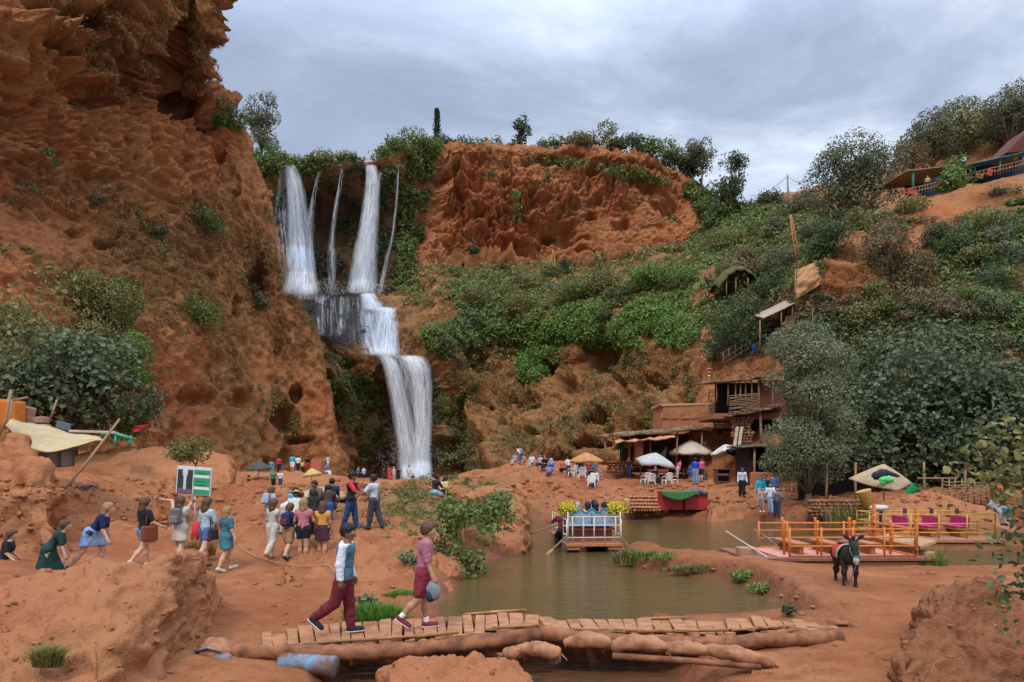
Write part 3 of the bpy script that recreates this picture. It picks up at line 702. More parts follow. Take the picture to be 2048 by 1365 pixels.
# ---------------------------------------------------------------- waterfalls
def fall_mat(name,dens,scale=1.0):
    m=bpy.data.materials.new(name); t=nt(m); n=N(t)
    at=n('ShaderNodeAttribute',attribute_name='flow').outputs['Color']
    an_=n('ShaderNodeAttribute',attribute_name='flow'); fade=an_.outputs['Alpha']
    sp=n('ShaderNodeSeparateColor',{0:at}); u,v,e=sp.outputs
    mp=n('ShaderNodeCombineXYZ',{0:mth(n,'MULTIPLY',u,26.0*scale),1:mth(n,'MULTIPLY',v,5.0),2:mth(n,'MULTIPLY',e,7.0)}).outputs[0]
    n1=n('ShaderNodeTexNoise',{'Vector':mp,'Scale':1.0,'Detail':5.0,'Roughness':.7,'Distortion':.3}).outputs['Fac']
    n2=n('ShaderNodeTexNoise',{'Vector':mp,'Scale':.23,'Detail':2.0}).outputs['Fac']
    uu=mth(n,'SUBTRACT',1.0,mth(n,'ABSOLUTE',mth(n,'SUBTRACT',mth(n,'MULTIPLY',u,2.0),1.0)))
    edge=mth(n,'POWER',mth(n,'MULTIPLY',uu,1.25,True),.8)
    a=mth(n,'ADD',mth(n,'MULTIPLY',mth(n,'SUBTRACT',n1,.5),3.4),mth(n,'MULTIPLY',mth(n,'SUBTRACT',n2,.5),1.6))
    a=mth(n,'ADD',a,dens); a=mth(n,'MULTIPLY',mth(n,'MULTIPLY',a,edge,True),fade,True)
    c=ramp(n,n1,[(.3,(.55,.60,.66)),(.62,(.93,.94,.95))])
    d=n('ShaderNodeBsdfDiffuse',{'Color':c}); tr=n('ShaderNodeBsdfTranslucent',{'Color':c})
    mx=n('ShaderNodeMixShader',{'Fac':.35,1:d.outputs[0],2:tr.outputs[0]})
    tp=n('ShaderNodeBsdfTransparent')
    m2=n('ShaderNodeMixShader',{'Fac':a,1:tp.outputs[0],2:mx.outputs[0]})
    n('ShaderNodeOutputMaterial',{0:m2.outputs[0]})
    return m
MAT_FALL=fall_mat('white_water',.52); MAT_VEIL=fall_mat('thin_water',-.12); MAT_MID=fall_mat('middling_water',.22); MAT_WISP=fall_mat('wispy_water',.12,.4)
def fall(path,mat,label,seed=0,layers=2,only=None,lift=1.2,steps=60):
    """a falling stream: flattened closed tubes hanging just off the rock"""
    A=np.array(path,float); s=np.linspace(0,1,steps)
    S=cr(A,s)                     # px,py,w
    ds=[]
    for px,py,w in S:
        ds.append(min(hit(px+k*w*.45,py,only)[0].y for k in(-1,0,1)))
    ds=np.array(ds); ds=np.minimum.accumulate(ds)
    ds=np.convolve(np.pad(ds,4,mode='edge'),np.ones(9)/9,'valid')
    ds=np.minimum.accumulate(ds)-lift
    V=[];Fc=[];fl=[]
    nu=18
    for L in range(layers):
        b=len(V)
        for k,(px,py,w) in enumerate(S):
            d=ds[k]-L*.45
            c=np.array(W(px,py,d)); ww=w*d/F*(1-.18*L)
            for i in range(nu):
                an=2*math.pi*i/nu
                jig=1+.10*float(perlin(np.array([[i*.9+L*7,k*.12,seed*3.1]]))[0])
                V.append((c[0]+ww/2*math.cos(an)*jig,c[1]-abs(math.sin(an))**1*math.copysign(1,math.sin(an))*min(ww*.18,1.2)*jig,c[2]))
                fl.append((.5+.5*math.cos(an),k/(steps-1)*(A[-1][1]-A[0][1])/140.0+.37*seed,(.3 if math.sin(an)>0 else .8)+.1*L+.013*seed,min(1,(k+1)/2.5)*min(1,max(0,(steps-1-k)/(steps*.11)))))
        i=np.arange(steps*nu).reshape(steps,nu)
        q=np.stack([i,np.roll(i,-1,1)],-1); q=np.concatenate([q[:-1],q[1:][:,:,::-1]],-1).reshape(-1,4)+b
        Fc.append(q)
    o=mesh_np('waterfall',np.array(V),np.concatenate(Fc),mat,True,attrs={'flow':np.array(fl)})
    o['kind']='structure'; o['label']=label
    return o
fall([(580,331,24),(587,352,32),(593,400,42),(599,480,54),(602,550,66),(603,592,86)],MAT_FALL,'broad white main plunge of the upper falls',1)
fall([(570,333,14),(566,385,30),(566,450,40),(572,520,38),(580,588,36)],MAT_VEIL,'thin veil of water left of the main plunge',2)
fall([(641,340,6),(634,362,8),(627,395,10),(621,440,18),(621,500,16),(623,588,16)],MAT_WISP,'arching thin jet joining the main plunge',3,1)
fall([(684,338,6),(679,375,9),(670,425,11),(664,480,12),(664,520,20),(664,590,14)],MAT_WISP,'narrow broken thread in the middle of the upper falls',4,1)
fall([(742,331,24),(745,365,32),(741,420,38),(735,470,44),(728,530,56),(722,592,70)],MAT_FALL,'white widening plunge right of centre',5)
fall([(761,345,7),(754,380,11),(748,430,15),(742,480,18)],MAT_WISP,'small strand beside the widening plunge',6,1)
fall([(797,336,4),(793,400,6),(786,465,7),(776,508,9),(764,565,10),(758,592,9)],MAT_WISP,'hairline thread at the right of the upper falls',7,1)
fall([(735,588,34),(742,606,44),(748,622,54)],MAT_FALL,'short step of white water above the middle ledge',8,2,None,1.0,24)
fall([(771,616,52),(772,640,52),(770,680,58),(770,714,64)],MAT_FALL,'right curtain of the middle fall',9,2,None,1.0,30)
fall([(736,620,40),(738,650,40),(744,690,50),(750,712,50)],MAT_MID,'dim left curtain of the middle fall',10,2,None,.8,30)
fall([(640,592,22),(640,640,18),(641,672,10)],MAT_WISP,'dripping thread under the ledge',11,1,None,.8,20)
fall([(686,594,18),(685,630,16),(684,660,10)],MAT_WISP,'second dripping thread under the ledge',12,1,None,.8,20)
fall([(768,711,34),(781,730,38),(792,770,40),(804,830,42),(815,900,46),(822,962,56)],MAT_FALL,'left half of the lower fall',13,2,None,1.0,50)
fall([(822,713,56),(834,735,56),(842,780,48),(845,850,42),(844,900,40),(844,962,46)],MAT_FALL,'right half of the lower fall',14,2,None,1.0,50)
fall([(798,712,50),(808,740,50),(818,800,48),(828,880,52),(834,962,60)],MAT_MID,'thin middle of the lower fall',15,1,None,.5,50)
def spray(label,boxes,seed):
    r=np.random.RandomState(seed); V=[];Q=[]
    C=[];S=[]
    for (px0,py0,px1,py1,dd,n,sz) in boxes:
        px=r.normal((px0+px1)/2,(px1-px0)/3.2,n); t=r.uniform(0,1,n)**.6; py=py0+(py1-py0)*t
        d0=hit((px0+px1)/2,(py0+py1)/2)[0].y-dd; d=d0+r.normal(size=n)*1.2-.8
        C.append(np.stack([(px-CX)*d/F,d,CH+(HY-py)*d/F],-1)); S.append(sz*d/F*r.uniform(.5,1.5,n))
    C=np.concatenate(C);S=np.concatenate(S); n=len(C)
    N_=r.normal(size=(n,3)); N_/=np.linalg.norm(N_,axis=1)[:,None]; t=np.cross(N_,[0,0,1.0]); t/=np.linalg.norm(t,axis=1)[:,None]; b=np.cross(N_,t)
    V=np.stack([C-t*S[:,None]*.5,C+b*S[:,None],C+t*S[:,None]*.5,C-b*S[:,None]],1).reshape(-1,3)
    o=mesh_np('spray',V,np.arange(4*n).reshape(n,4),MAT_SPRAY,False); o['kind']='stuff'; o['label']=label
MAT_SPRAY=bpy.data.materials.new('spray'); _t=nt(MAT_SPRAY); _n=N(_t)
_d=_n('ShaderNodeBsdfTranslucent',{'Color':(.9,.92,.94,1)}); _d2=_n('ShaderNodeBsdfDiffuse',{'Color':(.9,.92,.94,1)}); _m=_n('ShaderNodeMixShader',{'Fac':.5,1:_d.outputs[0],2:_d2.outputs[0]})
_m2=_n('ShaderNodeMixShader',{'Fac':.34,1:_n('ShaderNodeBsdfTransparent').outputs[0],2:_m.outputs[0]}); _n('ShaderNodeOutputMaterial',{0:_m2.outputs[0]})
spray('white spray drifting at the foot of the upper falls',[(556,555,645,600,2.5,1500,2.0),(690,565,765,600,2.5,900,1.8),(648,560,680,592,2,250,1.6),(556,470,625,560,2,300,1.4)],1)
spray('white spray along the middle fall',[(715,680,800,712,2,800,1.7),(735,600,800,640,2,350,1.5)],2)
spray('white spray boiling at the foot of the lower fall',[(775,880,880,965,3,2200,2.0),(770,760,800,900,1.5,350,1.4),(850,740,868,900,1.5,350,1.4)],3)
fall([(664,594,60),(662,625,64),(660,672,60)],MAT_VEIL,'broken veil of water over the dark middle ledge',16,1,None,.7,24)
fall([(705,594,36),(706,630,36),(708,690,30)],MAT_VEIL,'broken veil left of the middle fall',17,1,None,.7,24)
print('falls',round(time.time()-T0,1))
# ---------------------------------------------------------------- plants
def leaf_mat(name,c1,c2,c3,rough=.6):
    m=bpy.data.materials.new(name); t=nt(m); n=N(t)
    at=n('ShaderNodeAttribute',attribute_name='tint').outputs['Color']
    sp=n('ShaderNodeSeparateColor',{0:at})
    c=ramp(n,sp.outputs[0],[(0,c1),(.5,c2),(1,c3)])
    b=n('ShaderNodeBsdfPrincipled',{'Base Color':c,'Roughness':rough,'Specular IOR Level':.25})
    tr=n('ShaderNodeBsdfTranslucent',{'Color':c})
    mx=n('ShaderNodeMixShader',{'Fac':.25,1:b.outputs[0],2:tr.outputs[0]})
    n('ShaderNodeOutputMaterial',{0:mx.outputs[0]})
    return m
LM={'green':leaf_mat('green_leaves',(.062,.092,.022),(.135,.175,.042),(.23,.27,.08)),
'bright':leaf_mat('bright_leaves',(.07,.13,.022),(.135,.215,.04),(.23,.31,.08)),
'dark':leaf_mat('dark_leaves',(.038,.058,.02),(.075,.102,.038),(.13,.16,.065)),
'grey':leaf_mat('greygreen_leaves',(.085,.088,.042),(.15,.152,.075),(.25,.24,.13)),
'fig':leaf_mat('fig_leaves',(.070,.095,.042),(.15,.18,.085),(.28,.30,.17)),
'olive':leaf_mat('olive_leaves',(.095,.095,.026),(.18,.17,.05),(.28,.25,.09)),
'brown':leaf_mat('dusty_leaves',(.11,.075,.038),(.18,.13,.06),(.26,.19,.09)),
'dry':leaf_mat('dry_grass',(.22,.10,.038),(.33,.17,.062),(.45,.27,.11)),
'reed':leaf_mat('reed_leaves',(.08,.12,.055),(.14,.19,.10),(.25,.30,.18)),
'grass':leaf_mat('fresh_grass',(.05,.13,.012),(.11,.23,.028),(.19,.33,.06)),
'pale':leaf_mat('pale_leaves',(.12,.135,.06),(.20,.215,.11),(.31,.32,.19)),
'figdark':leaf_mat('dark_fig_leaves',(.045,.065,.03),(.10,.125,.058),(.19,.21,.12)),
'yellow':leaf_mat('yellow_petals',(.55,.42,.02),(.75,.6,.03),(.85,.75,.12))}
MAT_BARK=simple('bark',(.16,.105,.065),.9,bump=.4,scale=9)
MAT_TWIG=simple('twig',(.22,.13,.08),.9)
rng=np.random.RandomState(3)
def unit(n):
    v=rng.normal(size=(n,3)); return v/np.linalg.norm(v,axis=1)[:,None]
def quads(C,Nn,size,asp=.55,tdir=None,fold=.15):
    """diamond leaves at C facing Nn"""
    n=len(C); t=unit(n) if tdir is None else tdir
    t=t-Nn*(t*Nn).sum(1)[:,None]; t/=np.linalg.norm(t,axis=1)[:,None]+1e-6
    s=np.cross(Nn,t); L=np.asarray(size).reshape(-1,1)*np.ones((n,1)); w=L*asp
    V=np.stack([C-t*L*.5,C+s*w*.5+Nn*L*fold-t*L*.05,C+t*L*.5-Nn*L*fold*.6,C-s*w*.5+Nn*L*fold-t*L*.05],1).reshape(-1,3)
    return V,np.arange(4*n).reshape(n,4)
def ovals(C,Nn,size,asp=.6,tdir=None,fold=.12):
    """rounder six point leaves, folded along the midrib"""
    n=len(C); t=unit(n) if tdir is None else tdir
    t=t-Nn*(t*Nn).sum(1)[:,None]; t/=np.linalg.norm(t,axis=1)[:,None]+1e-6
    s=np.cross(Nn,t); L=np.asarray(size).reshape(-1,1)*np.ones((n,1)); w=L*asp*.5; up=Nn*L*fold
    V=np.stack([C-t*L*.5,C+s*w-t*L*.2+up,C+s*w*.8+t*L*.2+up,C+t*L*.5-up*.8,C-s*w*.8+t*L*.2+up,C-s*w-t*L*.2+up],1).reshape(-1,3)
    b=np.arange(n)[:,None]*6
    return V,np.concatenate([b+np.array([[0,1,2,3]]),b+np.array([[0,3,4,5]])],1).reshape(-1,4)
def lobes_for(w,h,k,seed,shape='dome',depth=None):
    r=np.random.RandomState(seed); out=[]
    depth=depth or w*.8
    for i in range(k):
        a=r.uniform(0,2*math.pi); q=math.sqrt(r.uniform(0,1))
        if shape=='dome': z=h*(.25+.6*r.uniform(0,1)*(1-q*q*.75))
        elif shape=='round': z=h*(.5+.36*r.uniform(-1,1)*math.sqrt(max(0,1-q*q*.8)))
        elif shape=='tall': z=h*(.1+.85*r.uniform(0,1)); q*=1-.55*abs(z/h-.4)
        else: z=h*.5
        rr=r.uniform(.19,.34)*w*(1-.22*q)
        out.append(((q*math.cos(a)*(w*.5-rr*.8),q*math.sin(a)*(depth*.5-rr*.8),min(z,h-rr*.55)),(rr,rr*.95,rr*r.uniform(.6,.9)*(1 if h>w*.6 else h/w*1.2))))
    return out
def crown(lobes,n,leaf,seed=0,gap=.0,asp=.55,upb=.5,clump=.5):
    global rng
    rng=np.random.RandomState(seed+11)
    vol=np.array([r[0]*r[1] for c,r in lobes]); pr=vol/vol.sum()
    m=int(n*1.5); li=rng.choice(len(lobes),m,p=pr)
    cen=np.array([c for c,r in lobes])[li]; rad=np.array([r for c,r in lobes])[li]
    d=unit(m); rr=rng.uniform(.55,1.08,m)**.6
    P=cen+d*rad*rr[:,None]
    f=fbm(P/(leaf*7)+seed,2)
    keep=f>gap-.35; P=P[keep][:n]; d=d[keep][:n]; li=li[keep][:n]; f=f[keep][:n]
    P=P+rng.normal(size=P.shape)*leaf*.35
    Nn=d*.7+unit(len(P))*.8+np.array([0,0,upb]); Nn/=np.linalg.norm(Nn,axis=1)[:,None]
    big_=asp>.65
    V,Q=(ovals if big_ else quads)(P,Nn,leaf*rng.uniform(.65,1.25,len(P)),asp)
    tint=np.clip(.5+.28*f+rng.normal(size=len(P))*.17+(np.random.RandomState(seed).uniform(-.2,.2,len(lobes)))[li]*clump*1.4,0,1)
    T=np.repeat(tint,6 if big_ else 4)
    return V,Q,np.stack([T,T,T],-1)
def stems(lobes,base_r,seed=0,trunk_h=0,top=None):
    """tapered trunk and limbs reaching into the lobes"""
    mb=MB(); r=random.Random(seed)
    fork=Vector((r.uniform(-.1,.1)*trunk_h,r.uniform(-.1,.1)*trunk_h,trunk_h))
    if trunk_h>0:
        mb.tube([(0,0,-base_r*2),(0,0,0),(fork.x*.3+base_r*.3,fork.y*.4,trunk_h*.5),fork],[base_r*1.5,base_r*1.25,base_r*1.0,base_r*.85],9)
    for c,rad in lobes:
        c=Vector(c); mid=fork.lerp(c,.5)+Vector((r.uniform(-1,1),r.uniform(-1,1),r.uniform(-.2,1)))*rad[0]*.25
        mb.tube([fork,mid,c,c+(c-mid)*.35],[base_r*.6,base_r*.38,base_r*.2,base_r*.08],6)
    return mb
def bush(name,label,px,py,wpx,hpx,mat='green',d=None,leafpx=5.5,k=9,seed=0,shape='dome',cat='bush',gap=0,dens=1.0,sink=.06,trunk=0,group=None,asp=.55,depth=.8,only=None):
    """plant seen with its base centre at photo pixel (px,py); crown of leaf blades over real stems"""
    if d=='rim':
        yy=225.0
        while yy<480:
            o_=Vector((0,0,CH)); dd_=Vector(((px-CX)/F,1,(HY-yy)/F)).normalized()
            hs=[r for r in (b.ray_cast(o_,dd_,400) for _n,b in BV) if r[0] is not None]
            if hs: break
            yy+=2
        p=min(hs,key=lambda r:r[3])[0]
    elif d is None: p,_=hit(px,py,only)
    else: p=Vector(W(px,py,d))
    s=p.y/F; w,h,leaf=wpx*s,hpx*s,leafpx*s
    hc=h*(1-trunk)
    lobes=lobes_for(w,hc,k,seed+5,shape,w*depth)
    lobes=[((c[0],c[1],c[2]+h*trunk),r) for c,r in lobes]
    n=int(min(40000,4.2*dens*wpx*hpx/(leafpx**2*asp)))
    V,Q,T=crown(lobes,n,leaf,seed,gap,asp)
    base=Vector((p.x,p.y+w*.12,p.z-h*sink))
    if trunk>0 or wpx>90:
        e=empty(name,base,0,label,cat,group)
        st=stems(lobes,max(.02,w*.035 if trunk>0 else w*.012),seed,h*trunk if trunk>0 else .05*h)
        st.build('trunk',MAT_BARK,e)
        mesh_np('crown',V,Q,LM[mat],False,attrs={'tint':T},parent=e)
        return e
    st=stems(lobes,w*.012,seed,.03*h)
    sv=np.array([tuple(v) for v in st.v]); b=len(V)
    q4=[ [i+b for i in f] for f in st.f if len(f)==4]; 
    o=mesh_np(name,np.concatenate([V,sv]),np.concatenate([Q,np.array(q4)]),[LM[mat],MAT_TWIG],False,midx=np.concatenate([np.zeros(len(Q)),np.ones(len(q4))]),attrs={'tint':np.concatenate([T,np.full((len(sv),3),.5)])})
    o.location=base; return tag(o,label,cat,group)
def blades(n,rad,h,w,seed=0,lean=.35,nseg=3,droop=.5):
    """upright grass or reed blades within a disc; returns V,Q,T"""
    r=np.random.RandomState(seed); a=r.uniform(0,6.283,n); q=np.sqrt(r.uniform(0,1,n))
    B=np.stack([q*np.cos(a)*rad[0],q*np.sin(a)*rad[1],0*a],-1)
    la=r.uniform(0,6.283,n); ld=np.stack([np.cos(la),np.sin(la),0*la],-1)+.5*B/max(rad)
    hh=h*r.uniform(.55,1.1,n)*(1-.35*q*q); ln=lean*r.uniform(.2,1.2,n)
    sd=np.stack([-np.sin(la+r.uniform(-1,1,n)),np.cos(la),0*la],-1)
    rows=[]
    for k in range(nseg+1):
        t=k/nseg; c=B+np.stack([0*a,0*a,hh*t*(1-droop*.35*t*t)],-1)+ld*(ln*hh*t**1.8)[:,None]
        ww=w*(1-t)**.7*r.uniform(.9,1.1,n)+w*.04
        rows.append(np.stack([c-sd*ww[:,None]/2,c+sd*ww[:,None]/2],1))
    V=np.stack(rows,1).reshape(-1,3)              # n,(nseg+1),2
    i=np.arange(n)[:,None]*(2*(nseg+1))+np.arange(nseg)[None]*2
    Q=np.stack([i,i+1,i+3,i+2],-1).reshape(-1,4)
    T=np.repeat(np.clip(r.normal(.5,.2,n),0,1),2*(nseg+1)); return V,Q,np.stack([T,T,T],-1)
def tuft(name,label,px,py,wpx,hpx,mat='grass',d=None,n=None,bw=2.0,lean=.4,cat='grass',seed=0,depth=.6,kind=None,group=None,droop=.5):
    p=hit(px,py)[0] if d is None else Vector(W(px,py,d))
    s=p.y/F; w,h=wpx*s,hpx*s
    V,Q,T=blades(n or int(wpx*5),(w/2,w/2*depth),h,bw*s,seed,lean,droop=droop)
    o=mesh_np(name,V,Q,LM[mat],False,attrs={'tint':T}); o.location=p-Vector((0,0,.02))
    return tag(o,label,cat,group,kind)
def cover(label,name,grids,wfun,nclump,kleaf,rad,leaf,mat,seed=0,lift=.5,asp=.55,grass=False,nrm=.6):
    """ground cover nobody could count, strewn over the rock where wfun(px,py,P,N) allows"""
    global rng
    rng=np.random.RandomState(seed+101)
    Ps=np.concatenate([GR[g][0] for g in grids]); Ns=np.concatenate([GR[g][1] for g in grids])
    px,py=pix(Ps); wt=np.clip(wfun(px,py,Ps,Ns),0,None)*np.maximum(Ps[:,1],1)**0
    if wt.sum()<=0: return
    ix=rng.choice(len(Ps),nclump,p=wt/wt.sum())
    sc=Ps[ix,1]/F                                  # metres per photo pixel
    C=np.repeat(Ps[ix],kleaf,0); Nn=np.repeat(Ns[ix],kleaf,0); S=np.repeat(sc*rng.uniform(.6,1.4,nclump),kleaf)
    m=len(C); off=rng.normal(size=(m,3)); off/=np.linalg.norm(off,axis=1)[:,None]; off*=(rng.uniform(0,1,m)**.5)[:,None]
    out=(off*Nn).sum(1); off=off+Nn*(np.abs(out)-out)[:,None]*1.0
    C=C+off*(rad*S)[:,None]*np.array([1,1,.85])+Nn*(lift*S)[:,None]
    tc=np.repeat(rng.normal(size=nclump)*.16,kleaf)
    if grass:
        td=Nn*.8+np.array([0,0,-.35])+rng.normal(size=(m,3))*.45; td/=np.linalg.norm(td,axis=1)[:,None]
        s2=unit(m); nn=np.cross(td,s2); nn/=np.linalg.norm(nn,axis=1)[:,None]
        V,Q=quads(C,nn,leaf*S*rng.uniform(.6,1.3,m),asp,td,.05)
    else:
        nn=Nn*nrm+unit(m)*.75+np.array([0,0,.45]); nn/=np.linalg.norm(nn,axis=1)[:,None]
        V,Q=quads(C,nn,leaf*S*rng.uniform(.6,1.3,m),asp)
    T=np.repeat(np.clip(.5+tc+rng.normal(size=m)*.16,0,1),4)
    o=mesh_np(name,V,Q,LM[mat],False,attrs={'tint':np.stack([T,T,T],-1)})
    o['label']=label; o['kind']='stuff'; return o
def pin(px,py,pts):
    ins=np.zeros(px.shape,bool)
    for k in range(len(pts)):
        (ax,ay),(bx,by)=pts[k],pts[(k+1)%len(pts)]
        c=(ay>py)!=(by>py); xi=ax+(py-ay)*(bx-ax)/((by-ay) if by!=ay else 1e-9); ins^=c&(px<xi)
    return ins.astype(float)
nz=lambda P,s,o=0:fbm(P*s+o,3)
# strewn cover ------------------------------------------------
cover('bright green creeper hanging over the lip of the bowl','creeper',[1],lambda x,y,P,n:pin(x,y,[(1085,622),(1180,612),(1300,600),(1400,590),(1410,650),(1390,690),(1270,695),(1200,690),(1140,710),(1070,765),(1035,760),(1045,700)])*(nz(P,.12)>-.35),3600,24,11,5.0,'bright',1,3)
cover('dark shrubby cover on the slope left of the creeper','scrub',[1],lambda x,y,P,n:pin(x,y,[(905,560),(1000,545),(1100,580),(1085,640),(1060,680),(990,690),(930,690),(860,700),(850,660),(920,640)])*(nz(P,.1,5)>-.3),2400,16,11,6,'green',2,3)
cover('dusty olive scrub on the terraces under the red cliff','scrub',[1,2],lambda x,y,P,n:pin(x,y,[(800,540),(1000,535),(1500,480),(1560,560),(1400,600),(1100,620),(900,600),(810,620)])*(nz(P,.09,9)>-.25)*(P[:,1]<199),2600,14,10,6,'olive',3,3)
cover('green vines hanging down beside the upper falls','vines',[2],lambda x,y,P,n:pin(x,y,[(750,300),(880,285),(865,330),(850,420),(820,520),(835,560),(800,600),(775,600),(800,480),(790,380),(745,340)])*(nz(P,.1,2)>-.3),1500,14,9,6,'green',4,3)
cover('moss and ferns on the wet wall behind the upper falls','moss',[2],lambda x,y,P,n:pin(x,y,[(500,300),(760,325),(800,480),(790,590),(620,600),(560,500),(520,380)])*(nz(P,.14,4)>.12),900,10,7,5,'dark',5,2)
cover('low green growth along the rim above the falls','scrub',[2],lambda x,y,P,n:((y<345)&(x<640))*1.0+(pin(x,y,[(860,280),(1500,400),(1500,480),(1430,470),(1370,380),(1290,345),(1200,330),(1040,312),(960,300)]))*(nz(P,.06,3)>-.6),2600,15,11,6,'green',6,4)
cover('sparse leafy tufts in the folds of the brown bowl','scrub',[1],lambda x,y,P,n:(pin(x,y,[(860,700),(1040,700),(1400,700),(1430,900),(1000,930),(880,930)])*(nz(P,.13,12)>.02)*.6+pin(x,y,[(1120,870),(1230,780),(1240,840),(1180,900)])),1700,12,8,4.5,'olive',7,2)
cover('mossy green growth beside the lower fall','moss',[1],lambda x,y,P,n:(pin(x,y,[(655,700),(740,720),(760,800),(740,930),(690,900)])+pin(x,y,[(865,760),(900,800),(960,900),(980,945),(870,945)]))*(nz(P,.16,12)>.0),700,12,8,4.5,'green',8,2)
cover('dry golden grass clinging to the left cliff','dry_grass',[0],lambda x,y,P,n:((x>-20)&(x<700)&(y>-40))*(np.clip(.15+nz(P,.09,40)*.9+.45*blob(x,y,330,620,230,210)+.5*blob(x,y,230,40,250,80)+.5*blob(x,y,345,110,100,90)-.6*blob(x,y,240,300,250,80),0,1)),9000,9,7,9,'dry',9,1,.16,True)
cover('dry grass on the walls of the bowl','dry_grass',[1],lambda x,y,P,n:pin(x,y,[(790,590),(920,560),(1450,640),(1440,900),(1000,930),(880,760),(800,700)])*(nz(P,.1,44)>-.1),3600,9,7,8,'dry',10,1,.16,True)
cover('sparse green scrub clinging to the left cliff','scrub',[0],lambda x,y,P,n:((x>-20)&(x<640)&(y>380)&(y<900))*(nz(P,.12,60)>.42),420,14,9,5,'olive',11,2)
cover('rust and olive scrub over the right hillside','scrub',[3],lambda x,y,P,n:((x>1500)&(y<700)&(y>420))*(nz(P,.1,61)>-.15)*(1-blob(x,y,1690,560,110,60))*(1-pin(x,y,[(1810,380),(2048,330),(2048,430),(1900,440),(1810,440)])),4200,14,10,6,'brown',12,3)
cover('green scrub over the right hillside','scrub',[3],lambda x,y,P,n:((x>1480)&(y<700)&(y>430)&(nz(P,.08,66)>.0))*(1-blob(x,y,1690,560,110,60))*(1-pin(x,y,[(1780,390),(2048,330),(2048,430),(1900,440),(1780,440)]))+.7*pin(x,y,[(1420,470),(1640,400),(1660,500),(1560,560),(1450,560)]),4200,15,11,6.5,'green',13,3)
cover('dry straw on the right hillside','dry_grass',[3],lambda x,y,P,n:((x>1390)&(y<940)&(y>430))*(nz(P,.09,71)>-.1),3600,9,8,9,'dry',14,1,.16,True)
cover('weeds and dry grass along the stony ground by the falls','weeds',[4],lambda x,y,P,n:(blob(x,P[:,1],900,34,190,15)*(nz(P,.3,3)>-.1)+.3*blob(x,P[:,1],640,30,90,9)*(nz(P,.3,8)>.2)+.15*blob(x,P[:,1],350,40,150,14)*(nz(P,.3,8)>.2))*(P[:,2]>.25),1100,14,10,9,'olive',15,1,.2,True)

cover('mixed green and olive growth covering the slope around the thatched roof','scrub',[3,1],lambda x,y,P,n:pin(x,y,[(1330,480),(1480,430),(1640,400),(1665,520),(1600,600),(1540,700),(1430,740),(1395,660),(1370,590),(1300,560)])*(nz(P,.1,80)>-.12)*(P[:,1]<200),3600,16,11,6.5,'green',16,4)
cover('olive growth under the big red cliff','scrub',[1,3],lambda x,y,P,n:pin(x,y,[(900,545),(1300,520),(1500,470),(1560,430),(1600,470),(1560,560),(1420,600),(1100,620),(930,600)])*(nz(P,.1,84)>-.02)*(P[:,1]<200),2600,22,11,4.8,'olive',17,4)
cover('dark growth in the gully right of the red cliff','scrub',[3,2],lambda x,y,P,n:pin(x,y,[(1380,370),(1480,400),(1640,390),(1640,460),(1500,500),(1420,480)])*(nz(P,.1,88)>-.4),1200,16,12,6.5,'dark',18,4)
cover('leafy growth over the bank below the hillside terrace','scrub',[3],lambda x,y,P,n:pin(x,y,[(1840,480),(2048,400),(2100,700),(1680,720),(1720,600)])*(nz(P,.1,92)>.05),2600,15,11,6.5,'green',19,4)
cover('dark leaves added as shade for the gaps behind the big fig tree','scrub',[3],lambda x,y,P,n:pin(x,y,[(1600,640),(1700,620),(2100,600),(2100,930),(1560,940)]),2600,15,12,8,'dark',20,3)  # dark leaves added so the gaps in the fig crown look shaded
